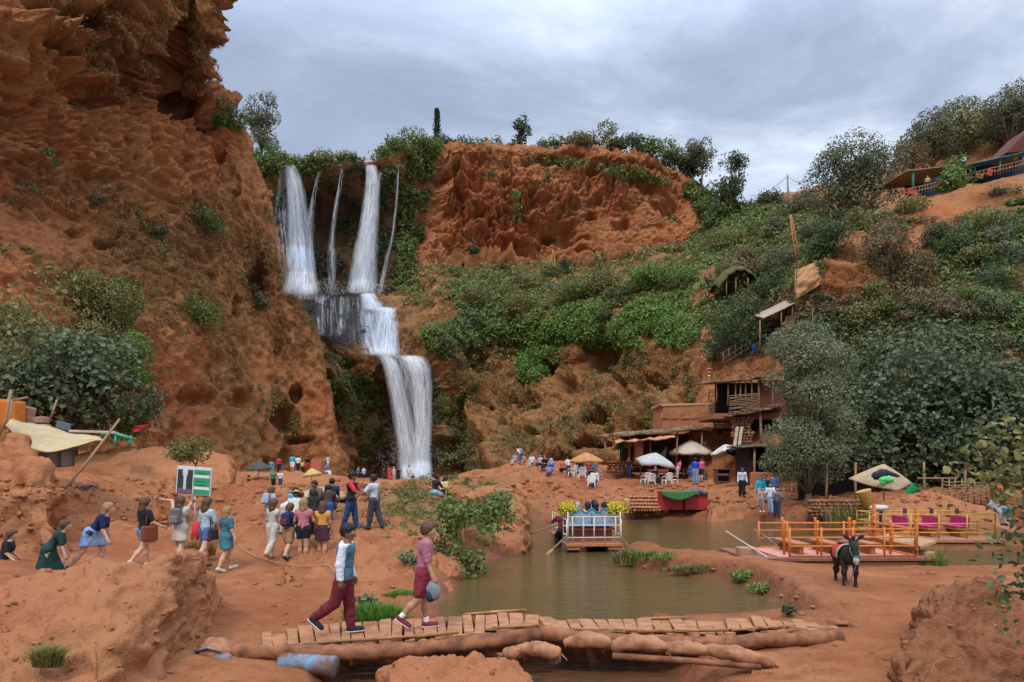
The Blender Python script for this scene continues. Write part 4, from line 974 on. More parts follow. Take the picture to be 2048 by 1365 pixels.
# plants one can point at ------------------------------------------------
BL=[ # name,label,px,py,w,h,mat, kw
('cliff_bush','dark green bush on the cliff edge just under the overhang, left of the ridge tree',452,268,72,86,'green',dict(seed=1)),
('cliff_bush','small round green bush alone on the bare red rock wall at far left',77,332,54,58,'bright',dict(seed=2,k=6)),
('cliff_bush','dense green bush in the middle of the left cliff, above the golden slope',394,466,98,80,'green',dict(seed=3)),
('cliff_bush','narrow grey green bush left of the dense bush on the cliff',312,482,48,68,'grey',dict(seed=4,k=6)),
('cliff_bush','brownish low bush at the left edge above the golden slope',42,418,105,66,'brown',dict(seed=5)),
('cliff_bush','tiny grey shrub high up near the top left corner',40,138,28,38,'grey',dict(seed=6,k=5)),
('cliff_bush','tuft of pale green growth near the top of the left cliff',386,118,34,42,'reed',dict(seed=7,k=5)),
('cliff_bush','spreading green shrub low on the left cliff, half dried out',392,648,112,70,'green',dict(seed=8)),
('cliff_bush','drooping plant below the tall cave hole in the left cliff',516,628,44,70,'grey',dict(seed=9,k=6,shape='tall')),
('cliff_bush','pale green mat of leaves on the ledge beneath the red rock wall',180,408,70,26,'grey',dict(seed=10,k=6)),
('tall_shrub','tall brown green shrub above the left fig tree',175,715,200,240,'olive',dict(seed=11,shape='tall',k=11,leafpx=6)),
('tall_shrub','slim feathery shrub beside the tall brown green shrub',245,680,80,150,'green',dict(seed=12,shape='tall',k=7)),
('tall_shrub','tawny shrub at the left edge behind the bare twigs',35,790,190,280,'olive',dict(seed=13,k=11,leafpx=7)),
('tall_shrub','bright feathery shrub right of the left fig tree',248,858,110,210,'bright',dict(seed=14,shape='tall',k=11,leafpx=5,d=43)),
('mound_bush','yellowing bush on the rock ledge right of the tents',385,930,115,72,'olive',dict(seed=15,d=33,leafpx=6)),
('rim_bush','leafy rim bush left of the main plunge, under the ridge tree',545,338,90,48,'bright',dict(d='rim',seed=20)),
('rim_bush','green mound behind the lip between the two white plunges',665,338,110,38,'olive',dict(d='rim',seed=21)),
('rim_bush','pine like bush on the rim above the narrow thread',690,338,60,34,'green',dict(d='rim',seed=22)),
('rim_bush','big leafy mass on the rim right of the widening plunge',835,322,110,52,'green',dict(d='rim',seed=23,k=11)),
('rim_bush','dark bush at the foot of the pine shaped mast',905,312,80,26,'dark',dict(d='rim',seed=24)),
('rim_bush','pointed dark bush hanging over the notch in the red cliff',1044,335,52,66,'dark',dict(d='rim',seed=25,shape='tall')),
('rim_bush','small yellow green bush right of the notch',1088,312,40,28,'bright',dict(d='rim',seed=26)),
('rim_bush','low flat bush on the rim left of the tallest rim bush',1150,318,80,30,'olive',dict(d='rim',seed=27)),
('rim_bush','tallest brownish bush on the rim above the middle of the red cliff',1214,326,70,62,'olive',dict(d='rim',seed=28)),
('rim_bush','dark rounded bush right of the tallest rim bush',1262,340,80,48,'dark',dict(d='rim',seed=29)),
('rim_bush','wide dark bush where the rim starts to slope down',1330,362,90,60,'green',dict(d='rim',seed=30)),
('rim_bush','hanging dark shrub on the sloping right end of the red cliff',1390,400,70,70,'dark',dict(d='rim',seed=31)),
('cliff_vine','long bright vine hanging down the middle of the red cliff',1033,455,26,84,'bright',dict(seed=130,shape='tall',k=7)),
('cliff_vine','small green tuft left of the long vine on the red cliff',955,445,18,40,'green',dict(seed=131,shape='tall',k=5)),
('cliff_vine','green tuft high on the red cliff right of the notch',1092,372,18,30,'green',dict(seed=132,shape='tall',k=5)),
('cliff_vine','dark tuft near the left foot of the red cliff',945,512,30,44,'dark',dict(seed=133,k=6)),
('cliff_vine','round dark bush low in the middle of the red cliff',1100,492,32,34,'dark',dict(seed=134,k=6)),
('cliff_vine','bright tuft at the right side of the red cliff',1345,445,16,22,'bright',dict(seed=135,k=5)),
('cliff_vine','small bright tuft on the red cliff right of the long vine',1112,440,16,26,'bright',dict(seed=136,k=5)),
('cliff_vine','dark hanging growth at the upper left of the red cliff',978,360,20,26,'dark',dict(seed=137,k=5)),
('rim_bush','rounded green bush on the rim above the vines',762,300,60,40,'green',dict(d='rim',seed=120)),
('rim_bush','leafy bush on the rim right beside the widening plunge',785,300,70,44,'green',dict(d='rim',seed=129)),
('rim_bush','wide low dark green bush on the rim just left of the mast',848,300,70,34,'dark',dict(d='rim',seed=121)),
('rim_bush','yellowish low bush on the rim right of the mast',960,300,100,24,'olive',dict(d='rim',seed=122)),
('rim_bush','small olive bush on the rim left of the notch',1010,300,50,24,'olive',dict(d='rim',seed=123)),
('rim_bush','brown green bush on the rim left of the tallest rim bush',1178,310,64,44,'brown',dict(d='rim',seed=124)),
('rim_bush','dark green bush on the rim between two rounded bushes',1298,330,70,46,'green',dict(d='rim',seed=125)),
('rim_bush','dark shaggy bush on the rim below the slender pale tree',1368,370,80,56,'dark',dict(d='rim',seed=126)),
('rim_bush','green bush on the rim right of the slender pale tree',1425,400,80,50,'green',dict(d='rim',seed=127)),
('rim_bush','olive bush on the rim, second from the notch',1120,305,60,32,'olive',dict(d='rim',seed=128)),
('slope_bush','brown green bush low on the slope, beside the timber frame post',1055,585,110,60,'olive',dict(seed=32)),
('slope_bush','wide dark bush right of the timber frame post',1185,606,165,82,'green',dict(seed=33,k=12)),
('slope_bush','large bright green bush under the right end of the red cliff',1338,585,160,96,'bright',dict(seed=34,k=13)),
('slope_bush','broad olive bush above the reeds',1455,508,120,68,'olive',dict(seed=35,k=11)),
('slope_bush','dark round bush on the bare brown slope',965,684,50,56,'dark',dict(seed=36,k=6)),
('slope_bush','glossy dark shrub hanging beside the travertine ridge',892,722,70,84,'dark',dict(seed=37)),
('slope_bush','greyish olive bush high on the slope left of the pole',1600,432,110,60,'grey',dict(seed=39)),
('slope_bush','dark green bush below the large grey tree',1665,520,120,105,'dark',dict(seed=40)),
('slope_bush','yellow flowered bush between the olive bushes',1512,470,44,40,'bright',dict(seed=41,k=6)),
('slope_bush','pale green bush left of the tan tarpaulin',1560,540,100,50,'grey',dict(seed=42)),
('slope_bush','huge dark evergreen shrub under the thatched roof',1492,722,200,160,'dark',dict(seed=38,k=15,leafpx=6)),
('slope_bush','ragged brown shrub on the hillside below the terrace',1800,590,180,195,'brown',dict(seed=43,k=14,shape='round')),
('slope_bush','dark leafy shrub on the bank below the blue awning',1985,470,130,70,'green',dict(seed=44)),
('slope_bush','blue green shrub at the right edge of the hillside',2035,530,90,60,'fig',dict(seed=45)),
('slope_bush','low green shrub on the hillside above the fig tree',1960,610,130,56,'green',dict(seed=46)),
('slope_bush','olive bush on the bare bank under the left end of the terrace',1835,425,80,50,'olive',dict(seed=48)),
('slope_bush','grey green bush on the bare bank under the teal awning',2010,395,80,44,'grey',dict(seed=49)),
('slope_bush','leafy dark shrub at the left foot of the terrace bank',1925,520,90,70,'dark',dict(seed=47)),
]
for nm,lb,x,y,w,h,mt,kw in BL: bush(nm,lb,x,y,w,h,mt,**kw)
TR=[
('fig_tree','dense dark fig tree above the tents at left',110,870,350,265,'figdark',dict(seed=50,k=20,leafpx=11,asp=.7,d=40,trunk=.06,dens=2.0)),
('fig_tree','huge spreading fig tree over the right bank',1900,1000,500,365,'figdark',dict(seed=51,k=34,leafpx=9.5,asp=.7,d=39,trunk=.05,dens=2.7,depth=.6)),
('willow_tree','pale feathery tree in front of the stick hut',1625,985,205,360,'pale',dict(seed=52,k=26,shape='tall',leafpx=6,asp=.45,d=36.5,trunk=.05,dens=1.5)),
('ridge_tree','tall open tree on the ridge above the main plunge',518,318,84,142,'grey',dict(seed=53,k=17,shape='tall',d=186,trunk=.22,dens=.85,leafpx=4.5)),
('ridge_tree','slender pale tree standing alone on the right end of the rim',1404,365,66,108,'grey',dict(seed=54,k=11,shape='round',d=206,trunk=.3,dens=.9,leafpx=4.5)),
('ridge_tree','dark bluish tree on the slope right of the slender tree',1470,430,84,128,'dark',dict(seed=55,k=13,d=190,trunk=.2,shape='tall',dens=.9)),
('ridge_tree','dark low tree on the skyline left of the wire pole',1535,425,80,56,'dark',dict(seed=56,k=9,d=175,trunk=.15)),
('hill_tree','large round grey green tree left of the terrace',1722,470,205,215,'grey',dict(seed=57,k=20,shape='round',d=88,trunk=.12,leafpx=6,dens=1.2)),
('hill_tree','small fresh green tree in front of the terrace cafe',1922,392,84,90,'bright',dict(seed=58,k=10,d=78,trunk=.15,leafpx=7)),
('hill_tree','leftmost tree of the wooded crest behind the terrace',1880,345,150,160,'grey',dict(seed=59,k=13,d=118,trunk=.2)),
('hill_tree','broad tree in the middle of the wooded crest',1945,330,180,185,'olive',dict(seed=60,k=15,d=122,trunk=.15)),
('hill_tree','dark tree at the right top of the wooded crest',2035,300,170,185,'grey',dict(seed=61,k=15,d=112,trunk=.15)),
('hill_tree','low brown tree behind the brown awning',1830,350,80,80,'brown',dict(seed=62,k=8,d=112,trunk=.15)),
]
for nm,lb,x,y,w,h,mt,kw in TR: bush(nm,lb,x,y,w,h,mt,cat='tree',**kw)
tuft('reeds','tall blue green reeds left of the thatched roof',1432,592,100,92,'reed',128,420,3.2,.35,'reeds',1,.7,droop=.6)
tuft('reeds','spiky reeds on the rim above the widening plunge',800,312,70,44,'reed',200,260,2.4,.5,'reeds',2,.6)
print('plants',round(time.time()-T0,1))

_r=random.Random(77); _n=0
for mt,lb,k in (('grey','rounded grey green shrub on the right hillside',12),('olive','rounded olive shrub on the right hillside',10),('brown','rounded rusty brown shrub on the right hillside',8),('dark','rounded dark green shrub on the right hillside',8)):
    done=0
    while done<k:
        x=_r.uniform(1440,2040); y=_r.uniform(450,700)
        if (1600<x<1800 and 500<y<610) or (x>1800 and y<470) or (x<1620 and y>600): continue
        w=_r.uniform(50,110); bush('hillside_shrub',lb,x,y,w,w*_r.uniform(.6,.95),mt,seed=200+_n,k=8,leafpx=_r.uniform(4.5,6.5),group=lb.replace('rounded ','').replace('shrub','shrubs'),shape=_r.choice(['dome','round'])); _n+=1; done+=1
for mt,lb,k in (('olive','rounded olive bush on the slope under the red cliff',8),('bright','rounded bright green bush on the slope under the red cliff',7),('dark','rounded dark bush on the slope under the red cliff',5)):
    for q in range(k):
        x=_r.uniform(920,1420); y=_r.uniform(545,680)
        w=_r.uniform(45,95); bush('slope_shrub',lb,x,y,w,w*_r.uniform(.6,.9),mt,seed=300+_n,k=8,leafpx=_r.uniform(4.5,6),group=lb.replace('rounded ','').replace('bush','bushes'),shape=_r.choice(['dome','round'])); _n+=1
# ---------------------------------------------------------------- figures: smooth-blended bodies meshed with surface nets
def surfnets(fn,lo,hi,h):
    lo=np.array(lo);hi=np.array(hi); nn=np.maximum(3,np.ceil((hi-lo)/h).astype(int)+1)
    ax=[lo[k]+h*np.arange(nn[k]) for k in range(3)]
    G=np.stack(np.meshgrid(*ax,indexing='ij'),-1).astype(np.float32)
    D=fn(G.reshape(-1,3)).reshape(nn)
    ins=D<0
    c=np.zeros(nn-1,np.int32)
    for i in (0,1):
        for j in (0,1):
            for k in (0,1): c+=ins[i:nn[0]-1+i,j:nn[1]-1+j,k:nn[2]-1+k]
    act=(c>0)&(c<8)
    ids=-np.ones(nn-1,np.int64); ix=np.argwhere(act); ids[act]=np.arange(len(ix))
    if len(ix)==0: return np.zeros((0,3)),np.zeros((0,4),int)
    S=np.zeros((len(ix),3));cnt=np.zeros(len(ix))
    cor=[(i,j,k) for i in(0,1) for j in(0,1) for k in(0,1)]
    dv={q:D[ix[:,0]+q[0],ix[:,1]+q[1],ix[:,2]+q[2]] for q in cor}
    for a in cor:
        for ax_ in range(3):
            if a[ax_]==0:
                b=list(a); b[ax_]=1; b=tuple(b)
                d0,d1=dv[a],dv[b]; m=(d0<0)!=(d1<0)
                t=np.where(m,d0/np.where(m,d0-d1,1),0)
                p=np.array(a,float)[None]+t[:,None]*(np.array(b,float)-np.array(a,float))[None]
                S+=p*m[:,None]; cnt+=m
    V=lo+h*(ix+S/np.maximum(cnt,1)[:,None])
    Fs=[]
    for ax_ in range(3):
        u,v=[(1,2),(2,0),(0,1)][ax_]
        a=np.take(ins,range(nn[ax_]-1),ax_); b=np.take(ins,range(1,nn[ax_]),ax_)
        e=np.argwhere(a!=b)
        ok=(e[:,u]>0)&(e[:,v]>0)&(e[:,u]<nn[u]-1)&(e[:,v]<nn[v]-1); e=e[ok]
        if not len(e): continue
        def cell(du,dv_):
            q=e.copy(); q[:,u]-=du; q[:,v]-=dv_; return ids[q[:,0],q[:,1],q[:,2]]
        q=np.stack([cell(1,1),cell(0,1),cell(0,0),cell(1,0)],-1)
        fl=b[e[:,0],e[:,1],e[:,2]]
        q[fl]=q[fl][:,::-1]; Fs.append(q)
    return V,np.concatenate(Fs) if Fs else np.zeros((0,4),int)
def rcone(P,a,b,r1,r2,flat=None):
    a=np.array(a,np.float32); b=np.array(b,np.float32)
    if flat is not None:
        v,k=flat; v=np.array(v,np.float32); P=P+((P-a)@v)[:,None]*v*(k-1)
    ab=b-a; t=np.clip(((P-a)@ab)/max(float(ab@ab),1e-9),0,1)
    return np.linalg.norm(P-a-t[:,None]*ab,axis=1)-(r1+(r2-r1)*t)
def smin(a,b,k): 
    h=np.clip(.5+.5*(b-a)/k,0,1); return b*(1-h)+a*h-k*h*(1-h)
def sunion(prims,k,infl=0):
    def f(P):
        d=None
        for q in prims:
            e=rcone(P,*q); d=e if d is None else smin(d,e,k)
        return d-infl
    return f
def rotx(v,a): c,s=math.cos(a),math.sin(a); return Vector((v[0],v[1]*c-v[2]*s,v[1]*s+v[2]*c))
SK={'light':(.55,.33,.22),'tan':(.42,.225,.13),'brown':(.22,.105,.055)}
HC={'black':(.012,.010,.009),'brown':(.09,.045,.02),'blond':(.30,.17,.065),'grey':(.3,.28,.26)}
def skin(c): return M(SK[c],.6,var=.06,bump=0,scale=9)
def cloth(c): return M(c,.85,var=.16,bump=.25,scale=14)
NP=[0]
def person(label,px,py,hpx,face,skn='tan',hair='black',hairlen=0,top=(.5,.5,.5),sleeve=.45,hem=-.03,bottom='trousers',bcol=(.08,.1,.2),shoe=(.05,.05,.05),
           legs=((6,4),(-6,4)),arms=((5,8,12),(5,8,12)),lean=2,twist=0,head=(0,0),sit=None,fem=False,d=None,hm=None,hat=None,vest=None,dz=0,xtra=None,group=None,only=None,z=None,spread=0,pos=None,socks=None):
    """one figure. legs/arms: (swing forward, bend) and (swing, out, bend) for left and right, degrees; face: heading (0 away, -90 right)"""
    NP[0]+=1
    if pos is not None: p=Vector(pos)
    else: p=Vector(W(px,py,d)) if d else hit(px,py,only)[0].copy()
    if z is not None: p.z=z
    H=hm or min(1.92,max(1.45,hpx*p.y/F))
    if pos is None and not hm and not (1.44<hpx*p.y/F<1.93): print('  height off',label[:30],round(hpx*p.y/F,2),'d',round(p.y,1))
    s=H; small=hpx<48; q=60 if hpx<70 else 84 if hpx<100 else (100 if hpx<160 else 150)
    vox=H/(36 if hpx<24 else 46 if small else q)
    tf=Matrix.Rotation(R(lean),3,'X'); tf=Matrix.Rotation(R(twist),3,'Z')@Matrix.Rotation(-R(lean),3,'X')
    Rr=tf@Vector((1,0,0)); U=tf@Vector((0,0,1)); Fw=tf@Vector((0,1,0))
    sh_w=(.098 if fem else .112)*s; hp=.05*s
    pel=Vector((0,0,0)); 
    J={}
    for k,sg in ((0,-1),(1,1)):
        sw,be=legs[k]
        hip=pel+Vector((sg*hp,0,-.01*s)); a=R(sw)
        out=sg*math.tan(R(spread))
        th=Vector((out*math.cos(a),math.sin(a),-math.cos(a))).normalized(); kn=hip+th*.245*s
        a2=a-R(be); shn=Vector((out*.3,math.sin(a2),-math.cos(a2))).normalized(); an=kn+shn*.245*s
        toe_p=max(-.75,min(.9,(a2*-1.0)*.75)) if sit is None else 0
        fd=Vector((sg*.12,math.cos(toe_p),-math.sin(toe_p))).normalized()
        J['hip',k],J['kn',k],J['an',k],J['fd',k]=hip,kn,an,fd
    low=min(min((J['an',k]).z-.04*s,(J['an',k]+J['fd',k]*.1*s).z-.025*s) for k in(0,1))
    base=Vector((0,0,-low)) if sit is None else Vector((0,0,sit+.065*s))
    chest=pel+U*.235*s; neck=pel+U*.30*s+Fw*.004*s
    hd=Matrix.Rotation(R(head[0]),3,'Z')@Matrix.Rotation(-R(head[1]),3,'X')
    tw=Matrix.Rotation(R(twist),3,'Z')@Matrix.Rotation(-R(lean*.55),3,'X')@hd
    HU=tw@Vector((0,0,1)); HF=tw@Vector((0,1,0)); HR=tw@Vector((1,0,0))
    hc=neck+(U*.4+HU*.6).normalized()*.095*s+HF*.012*s
    for k,sg in ((0,-1),(1,1)):
        sw,ou,be=arms[k]
        shd=pel+U*.275*s+Rr*sg*sh_w
        dr=tf@(Matrix.Rotation(R(sw),3,'X')@Vector((0,0,-1)))
        dr=(dr*math.cos(R(ou))+Rr*sg*math.sin(R(ou))).normalized()
        el=shd+dr*.165*s
        hinge=Rr; d2=Matrix.Rotation(R(be),3,hinge)@dr
        if ou>50: d2=(Matrix.Rotation(R(-sg*be),3,Fw)@dr)
        wr=el+d2.normalized()*.145*s
        J['sh',k],J['el',k],J['wr',k],J['wd',k]=shd,el,wr,d2.normalized()
    def T(v): return tuple(v+base)
    wa=.066 if fem else .073
    torso=[(T(pel+Rr*-.042*s),T(pel+Rr*.042*s),.072*s,.072*s,(Fw,1.22)),(T(pel+U*.03*s),T(pel+U*.15*s),.078*s,wa*s,(Fw,1.3)),(T(pel+U*.12*s),T(pel+U*.235*s),wa*s,.088*s,(Fw,1.32)),(T(chest-Rr*sh_w*.6),T(chest+Rr*sh_w*.6),.062*s,.062*s,(Fw,1.15)),
           (T(pel+U*.268*s-Rr*sh_w*.82),T(pel+U*.268*s+Rr*sh_w*.82),.034*s,.034*s)]
    if fem: torso+=[(T(chest+Rr*.04*s+Fw*.045*s-U*.02*s),T(chest+Rr*.04*s+Fw*.05*s-U*.02*s),.042*s,.042*s),(T(chest-Rr*.04*s+Fw*.045*s-U*.02*s),T(chest-Rr*.04*s+Fw*.05*s-U*.02*s),.042*s,.042*s)]
    leg={k:[(T(J['hip',k]),T(J['kn',k]),.060*s,.037*s),(T(J['kn',k]),T(J['kn',k].lerp(J['an',k],.4)-Vector((0,.008*s,0))),.034*s,.036*s),(T(J['kn',k].lerp(J['an',k],.4)-Vector((0,.008*s,0))),T(J['an',k]),.036*s,.020*s)] for k in(0,1)}
    foot={k:[(T(J['an',k]-J['fd',k]*.018*s+Vector((0,0,-.016*s))),T(J['an',k]+J['fd',k]*.095*s+Vector((0,0,-.022*s))),.024*s,.019*s)] for k in(0,1)}
    arm={k:[(T(J['sh',k]),T(J['el',k]),.032*s,.024*s),(T(J['el',k]),T(J['wr',k]),.025*s,.016*s)] for k in(0,1)}
    hand={k:[(T(J['wr',k]),T(J['wr',k]+J['wd',k]*.042*s),.017*s,.021*s,(Rr,1.5))] for k in(0,1)}
    nk=[(T(neck-U*.02*s),T(hc-HU*.03*s),.034*s,.032*s)]
    hdp=[(T(hc+HU*.012*s-HF*.008*s),T(hc+HU*.012*s-HF*.004*s),.062*s,.062*s,(HR,1.18)),(T(hc-HU*.025*s+HF*.02*s),T(hc-HU*.045*s+HF*.032*s),.045*s,.026*s,(HR,1.1))]
    det=hpx>=55
    if det: hdp+=[(T(hc+HF*.060*s-HU*.002*s),T(hc+HF*.072*s-HU*.020*s),.006*s,.010*s)]+[(T(hc+HR*sg*.054*s-HF*.006*s+HU*.006*s),T(hc+HR*sg*.056*s-HF*.008*s-HU*.014*s),.012*s,.009*s,(HR,1.8)) for sg in(-1,1)]
    body=torso+leg[0]+leg[1]+arm[0]+arm[1]+hand[0]+hand[1]+foot[0]+foot[1]+nk+hdp
    def bbox(pr,pad):
        A=np.array([q for c in pr for q in (c[0],c[1])]); r=max(max(c[2],c[3]) for c in pr)+pad
        return A.min(0)-r,A.max(0)+r
    e=empty('person',p+Vector((0,0,dz)),R(face),label,'person',group)
    def layer(name,pr,mat,k=.02,infl=0,clip=None,h=None,sub=None):
        f0=sunion(pr,k*s,infl*s)
        f=f0
        if clip is not None:
            def f(P):
                d=f0(P)
                for (o,nv) in clip: d=np.maximum(d,(P-np.array(o,np.float32))@np.array(nv,np.float32))
                return d
        lo,hi=bbox(pr,infl*s+2.5*(h or vox))
        V,Q=surfnets(f,lo,hi,h or vox)
        return V,Q
    V,Q=layer('body',body,None,.022)
    mats=[skin(skn)]; mi=np.zeros(len(Q)); ex=MB()
    if det:
        for k,sg in ((0,-1),(1,1)):        # fingers and thumb
            w=base+J['wr',k]; dd=J['wd',k]; side=Fw if abs(dd.dot(Fw))<.8 else U
            side=(side-dd*side.dot(dd)).normalized(); pal=dd.cross(side)*sg
            if pal.dot(Rr*-sg)<0: pal=-pal
            for fi,(o,L) in enumerate(((.018,.044),(.006,.050),(-.006,.046),(-.017,.036))):
                a=w+dd*.05*s+side*o*s; b1=a+(dd*.9+pal*.35).normalized()*L*.5*s; c1=b1+(dd*.55+pal*.8).normalized()*L*.5*s
                ex.tube([a-dd*.012*s,a,b1,c1],[.0062*s,.0062*s,.0056*s,.0042*s],6)
            a=w+dd*.018*s+side*.016*s; ex.tube([a,a+(side*.7+dd*.7+pal*.2).normalized()*.026*s,a+(side*.45+dd*1.0+pal*.5).normalized()*.048*s],[.0085*s,.0072*s,.005*s],6)
        mats+=[M((.02,.015,.012),.4,bump=0,var=0),M((.26,.08,.06),.6,bump=0,var=0),M((.7,.68,.65),.4,bump=0,var=0)]
        for sg in(-1,1):
            c=hc+base+HR*sg*.021*s+HF*.051*s+HU*.010*s
            ex.ell(c,(.0085*s,)*3,8,5,3); ex.ell(c+HF*.0045*s,(.005*s,)*3,6,4,1)
            ex.tube([c+HU*.013*s-HR*.012*s+HF*.005*s,c+HU*.016*s+HF*.006*s,c+HU*.012*s+HR*.012*s+HF*.003*s],.0032*s,5,1)
        c=hc+base-HU*.034*s+HF*.053*s; ex.tube([c-HR*.016*s-HF*.004*s,c+HF*.003*s,c+HR*.016*s-HF*.004*s],.0042*s,5,2)
    q4=[f for f in ex.f if len(f)==4]; m4=[m for f,m in zip(ex.f,ex.m) if len(f)==4]
    Fl=[Q]
    if q4: Fl.append(np.array(q4)+len(V)); V=np.concatenate([V,np.array([tuple(v) for v in ex.v])]); mi=np.concatenate([mi,m4])
    mesh_np('body',V,np.concatenate(Fl),mats,True,midx=mi,parent=e)
    neckc=(T(neck+U*.002*s+(-Fw*.0*s)),tuple(U+Fw*.25))
    def part(name,VQ,mat,sm=True):
        if not len(VQ[0]): return
        o=mesh_np(name,VQ[0],VQ[1],mat,sm,parent=e)
        if hpx>=50 and name not in('shoe','sole','sock'):      # folds in cloth, strands in hair
            m_=o.data; k=len(m_.vertices); nn=np.empty(k*3,np.float32); m_.vertices.foreach_get('normal',nn); nn=nn.reshape(-1,3)
            v=np.asarray(VQ[0]); q=v/s*1.75
            if name=='hair': dd=ridged(q*np.array([26,26,7])+NP[0]*3,3)*.008
            else: dd=ridged(q*np.array([9,9,6])+NP[0]*5.3+fbm(q*5,2)[:,None]*.8,3)*.0048+fbm(q*4+NP[0],2)*.004
            v=v+nn*(dd*s/1.0)[:,None]; m_.vertices.foreach_set('co',v.astype(np.float32).ravel()); m_.update()
        return o
    # upper garment
    if top is not None:
        pr=list(torso)
        for k in(0,1):
            L=sleeve
            if L>0:
                if L<=.55: 
                    a,b=J['sh',k],J['sh',k].lerp(J['el',k],L/.55); pr.append((T(a),T(b),.033*s,.029*s))
                else:
                    pr+=[(T(J['sh',k]),T(J['el',k]),.033*s,.027*s),(T(J['el',k]),T(J['el',k].lerp(J['wr',k],min(1,(L-.55)/.45))),.027*s,.02*s)]
        hz=pel+U*hem*s
        if hem<-.07: pr.append((T(pel),T(pel+U*hem*s),.082*s,.09*s,(Fw,1.15)))
        part('shirt',layer('shirt',pr,None,.016,.007,[neckc,(T(hz),tuple(-U))]),cloth(top))
    if vest is not None:
        part('vest',layer('vest',torso,None,.018,.017,[(T(neck-U*.012*s),tuple(U)),(T(pel-U*.035*s),tuple(-U))]),cloth(vest))
    # lower garment
    wz=(T(pel+U*.075*s),tuple(U))
    if bottom in('trousers','shorts','short_shorts','long_shorts'):
        pr=torso[:2]; cl=[wz]
        for k in(0,1):
            if bottom=='trousers': pr=pr+[(T(J['hip',k]),T(J['kn',k]),.063*s,.044*s),(T(J['kn',k]),T(J['kn',k].lerp(J['an',k],.45)),.042*s,.041*s),(T(J['kn',k].lerp(J['an',k],.45)),T(J['kn',k].lerp(J['an',k],.93)),.041*s,.030*s)]
            else:
                f={'shorts':.75,'short_shorts':.42,'long_shorts':1.0}[bottom]; pr=pr+[(T(J['hip',k]),T(J['hip',k].lerp(J['kn',k],f)),.064*s,.052*s if f<.9 else .048*s)]
        part('trousers' if bottom=='trousers' else 'shorts',layer('b',pr,None,.014,.007,cl),cloth(bcol))
    elif bottom in('skirt','dress','long_skirt','long_dress'):
        f={'skirt':.72,'dress':.72,'long_skirt':1.55,'long_dress':1.7}[bottom]
        mk=[J['hip',k].lerp(J['kn',k],min(f,1)) if f<=1 else J['kn',k].lerp(J['an',k],f-1) for k in(0,1)]
        pr=torso[:2]+[(T(pel),T(mk[0]),.075*s,.078*s),(T(pel),T(mk[1]),.075*s,.078*s),(T(pel),T((mk[0]+mk[1])/2),.078*s,.085*s)]
        zc=(mk[0]+mk[1])/2
        part('skirt',layer('b',pr,None,.03,.006,[wz,(T(zc),(0,0,-1))]),cloth(bcol))
    if shoe is not None:
        b2=[]
        for k in(0,1):
            fp=[(foot[k][0][0],foot[k][0][1],.028*s,.024*s),(T(J['an',k]),T(J['an',k]+Vector((0,0,-.012*s))),.025*s,.027*s)]
            part('shoe',layer('s',fp,None,.01,.002,[(T(J['an',k]+Vector((0,0,.018*s))),(0,0,1))],h=vox*.7),cloth(shoe))
            if hpx>150:
                fdn=(Vector((0,0,-1))-J['fd',k]*Vector((0,0,-1)).dot(J['fd',k])).normalized(); ctr_=J['an',k]+Vector((0,0,-.018*s))
                sp=[(T(ctr_-J['fd',k]*.022*s+fdn*.021*s),T(ctr_+J['fd',k]*.10*s+fdn*.022*s),.024*s,.020*s,(tuple(fdn),2.6))]
                part('sole',layer('s',sp,None,.01,.004,h=vox*.6),cloth((.7,.68,.62)))
            if socks: part('sock',layer('s',[(T(J['an',k]),T(J['an',k].lerp(J['kn',k],.18)),.024*s,.026*s)],None,.01,.002,h=vox*.7),cloth(socks))
    # hair
    if hair:
        pr=[(T(hc+HU*.016*s-HF*.012*s),T(hc+HU*.016*s-HF*.006*s),.0645*s,.0645*s,(HR,1.17))]
        cl=[(T(hc+HF*.030*s+HU*.026*s),tuple((HF*1.0-HU*.75).normalized()))]
        if hairlen<=.05: cl.append((T(hc-HU*.03*s-HF*.03*s),tuple((-HU*1.0+HF*.35).normalized())))
        if hairlen>0:
            bk=hc-HF*.045*s
            pr+=[(T(bk),T(bk-HU*.09*s-HF*.012*s),.055*s,.052*s,(HF,1.5)),(T(bk-HU*.09*s-HF*.012*s),T(bk-U*(hairlen*s)-Fw*.028*s-Vector((0,0,.3*hairlen*s))),.054*s,.026*s,(Fw,1.6))]
        part('hair',layer('h',pr,None,.02,.003,cl),M(HC[hair],.55,var=.3,scale=30,bump=.4))
    if hat:
        kind,hcn=hat; mb=MB(); c=hc+base+HU*.03*s
        Mh=Matrix((HR,HF,HU)).transposed()
        if kind=='cap':
            mb.ell(c,(.066*s,.070*s,.055*s),12,8,0,Mh); mb.ell(c+HF*.075*s+HU*.004*s,(.045*s,.045*s,.008*s),10,5,0,Mh)
        elif kind=='straw':
            mb.ell(c+HU*.02*s,(.068*s,.072*s,.05*s),12,8,0,Mh); mb.ell(c+HU*.012*s,(.155*s,.165*s,.010*s),18,5,0,Mh)
        elif kind=='scarf':
            mb.ell(hc+base+HU*.008*s-HF*.006*s,(.07*s,.071*s,.078*s),12,8,0,Mh); mb.ell(neck+base,(.075*s,.065*s,.05*s),12,6)
        mb.build('hat' if kind!='scarf' else 'headscarf',cloth(hcn),e)
    info=dict(e=e,base=base,J=J,U=U,Fw=Fw,Rr=Rr,s=s,pel=pel,hc=hc,neck=neck,chest=chest)
    if xtra: xtra(info)
    return info
def to_world(I,v): return I['e'].matrix_basis@(v+I['base'])
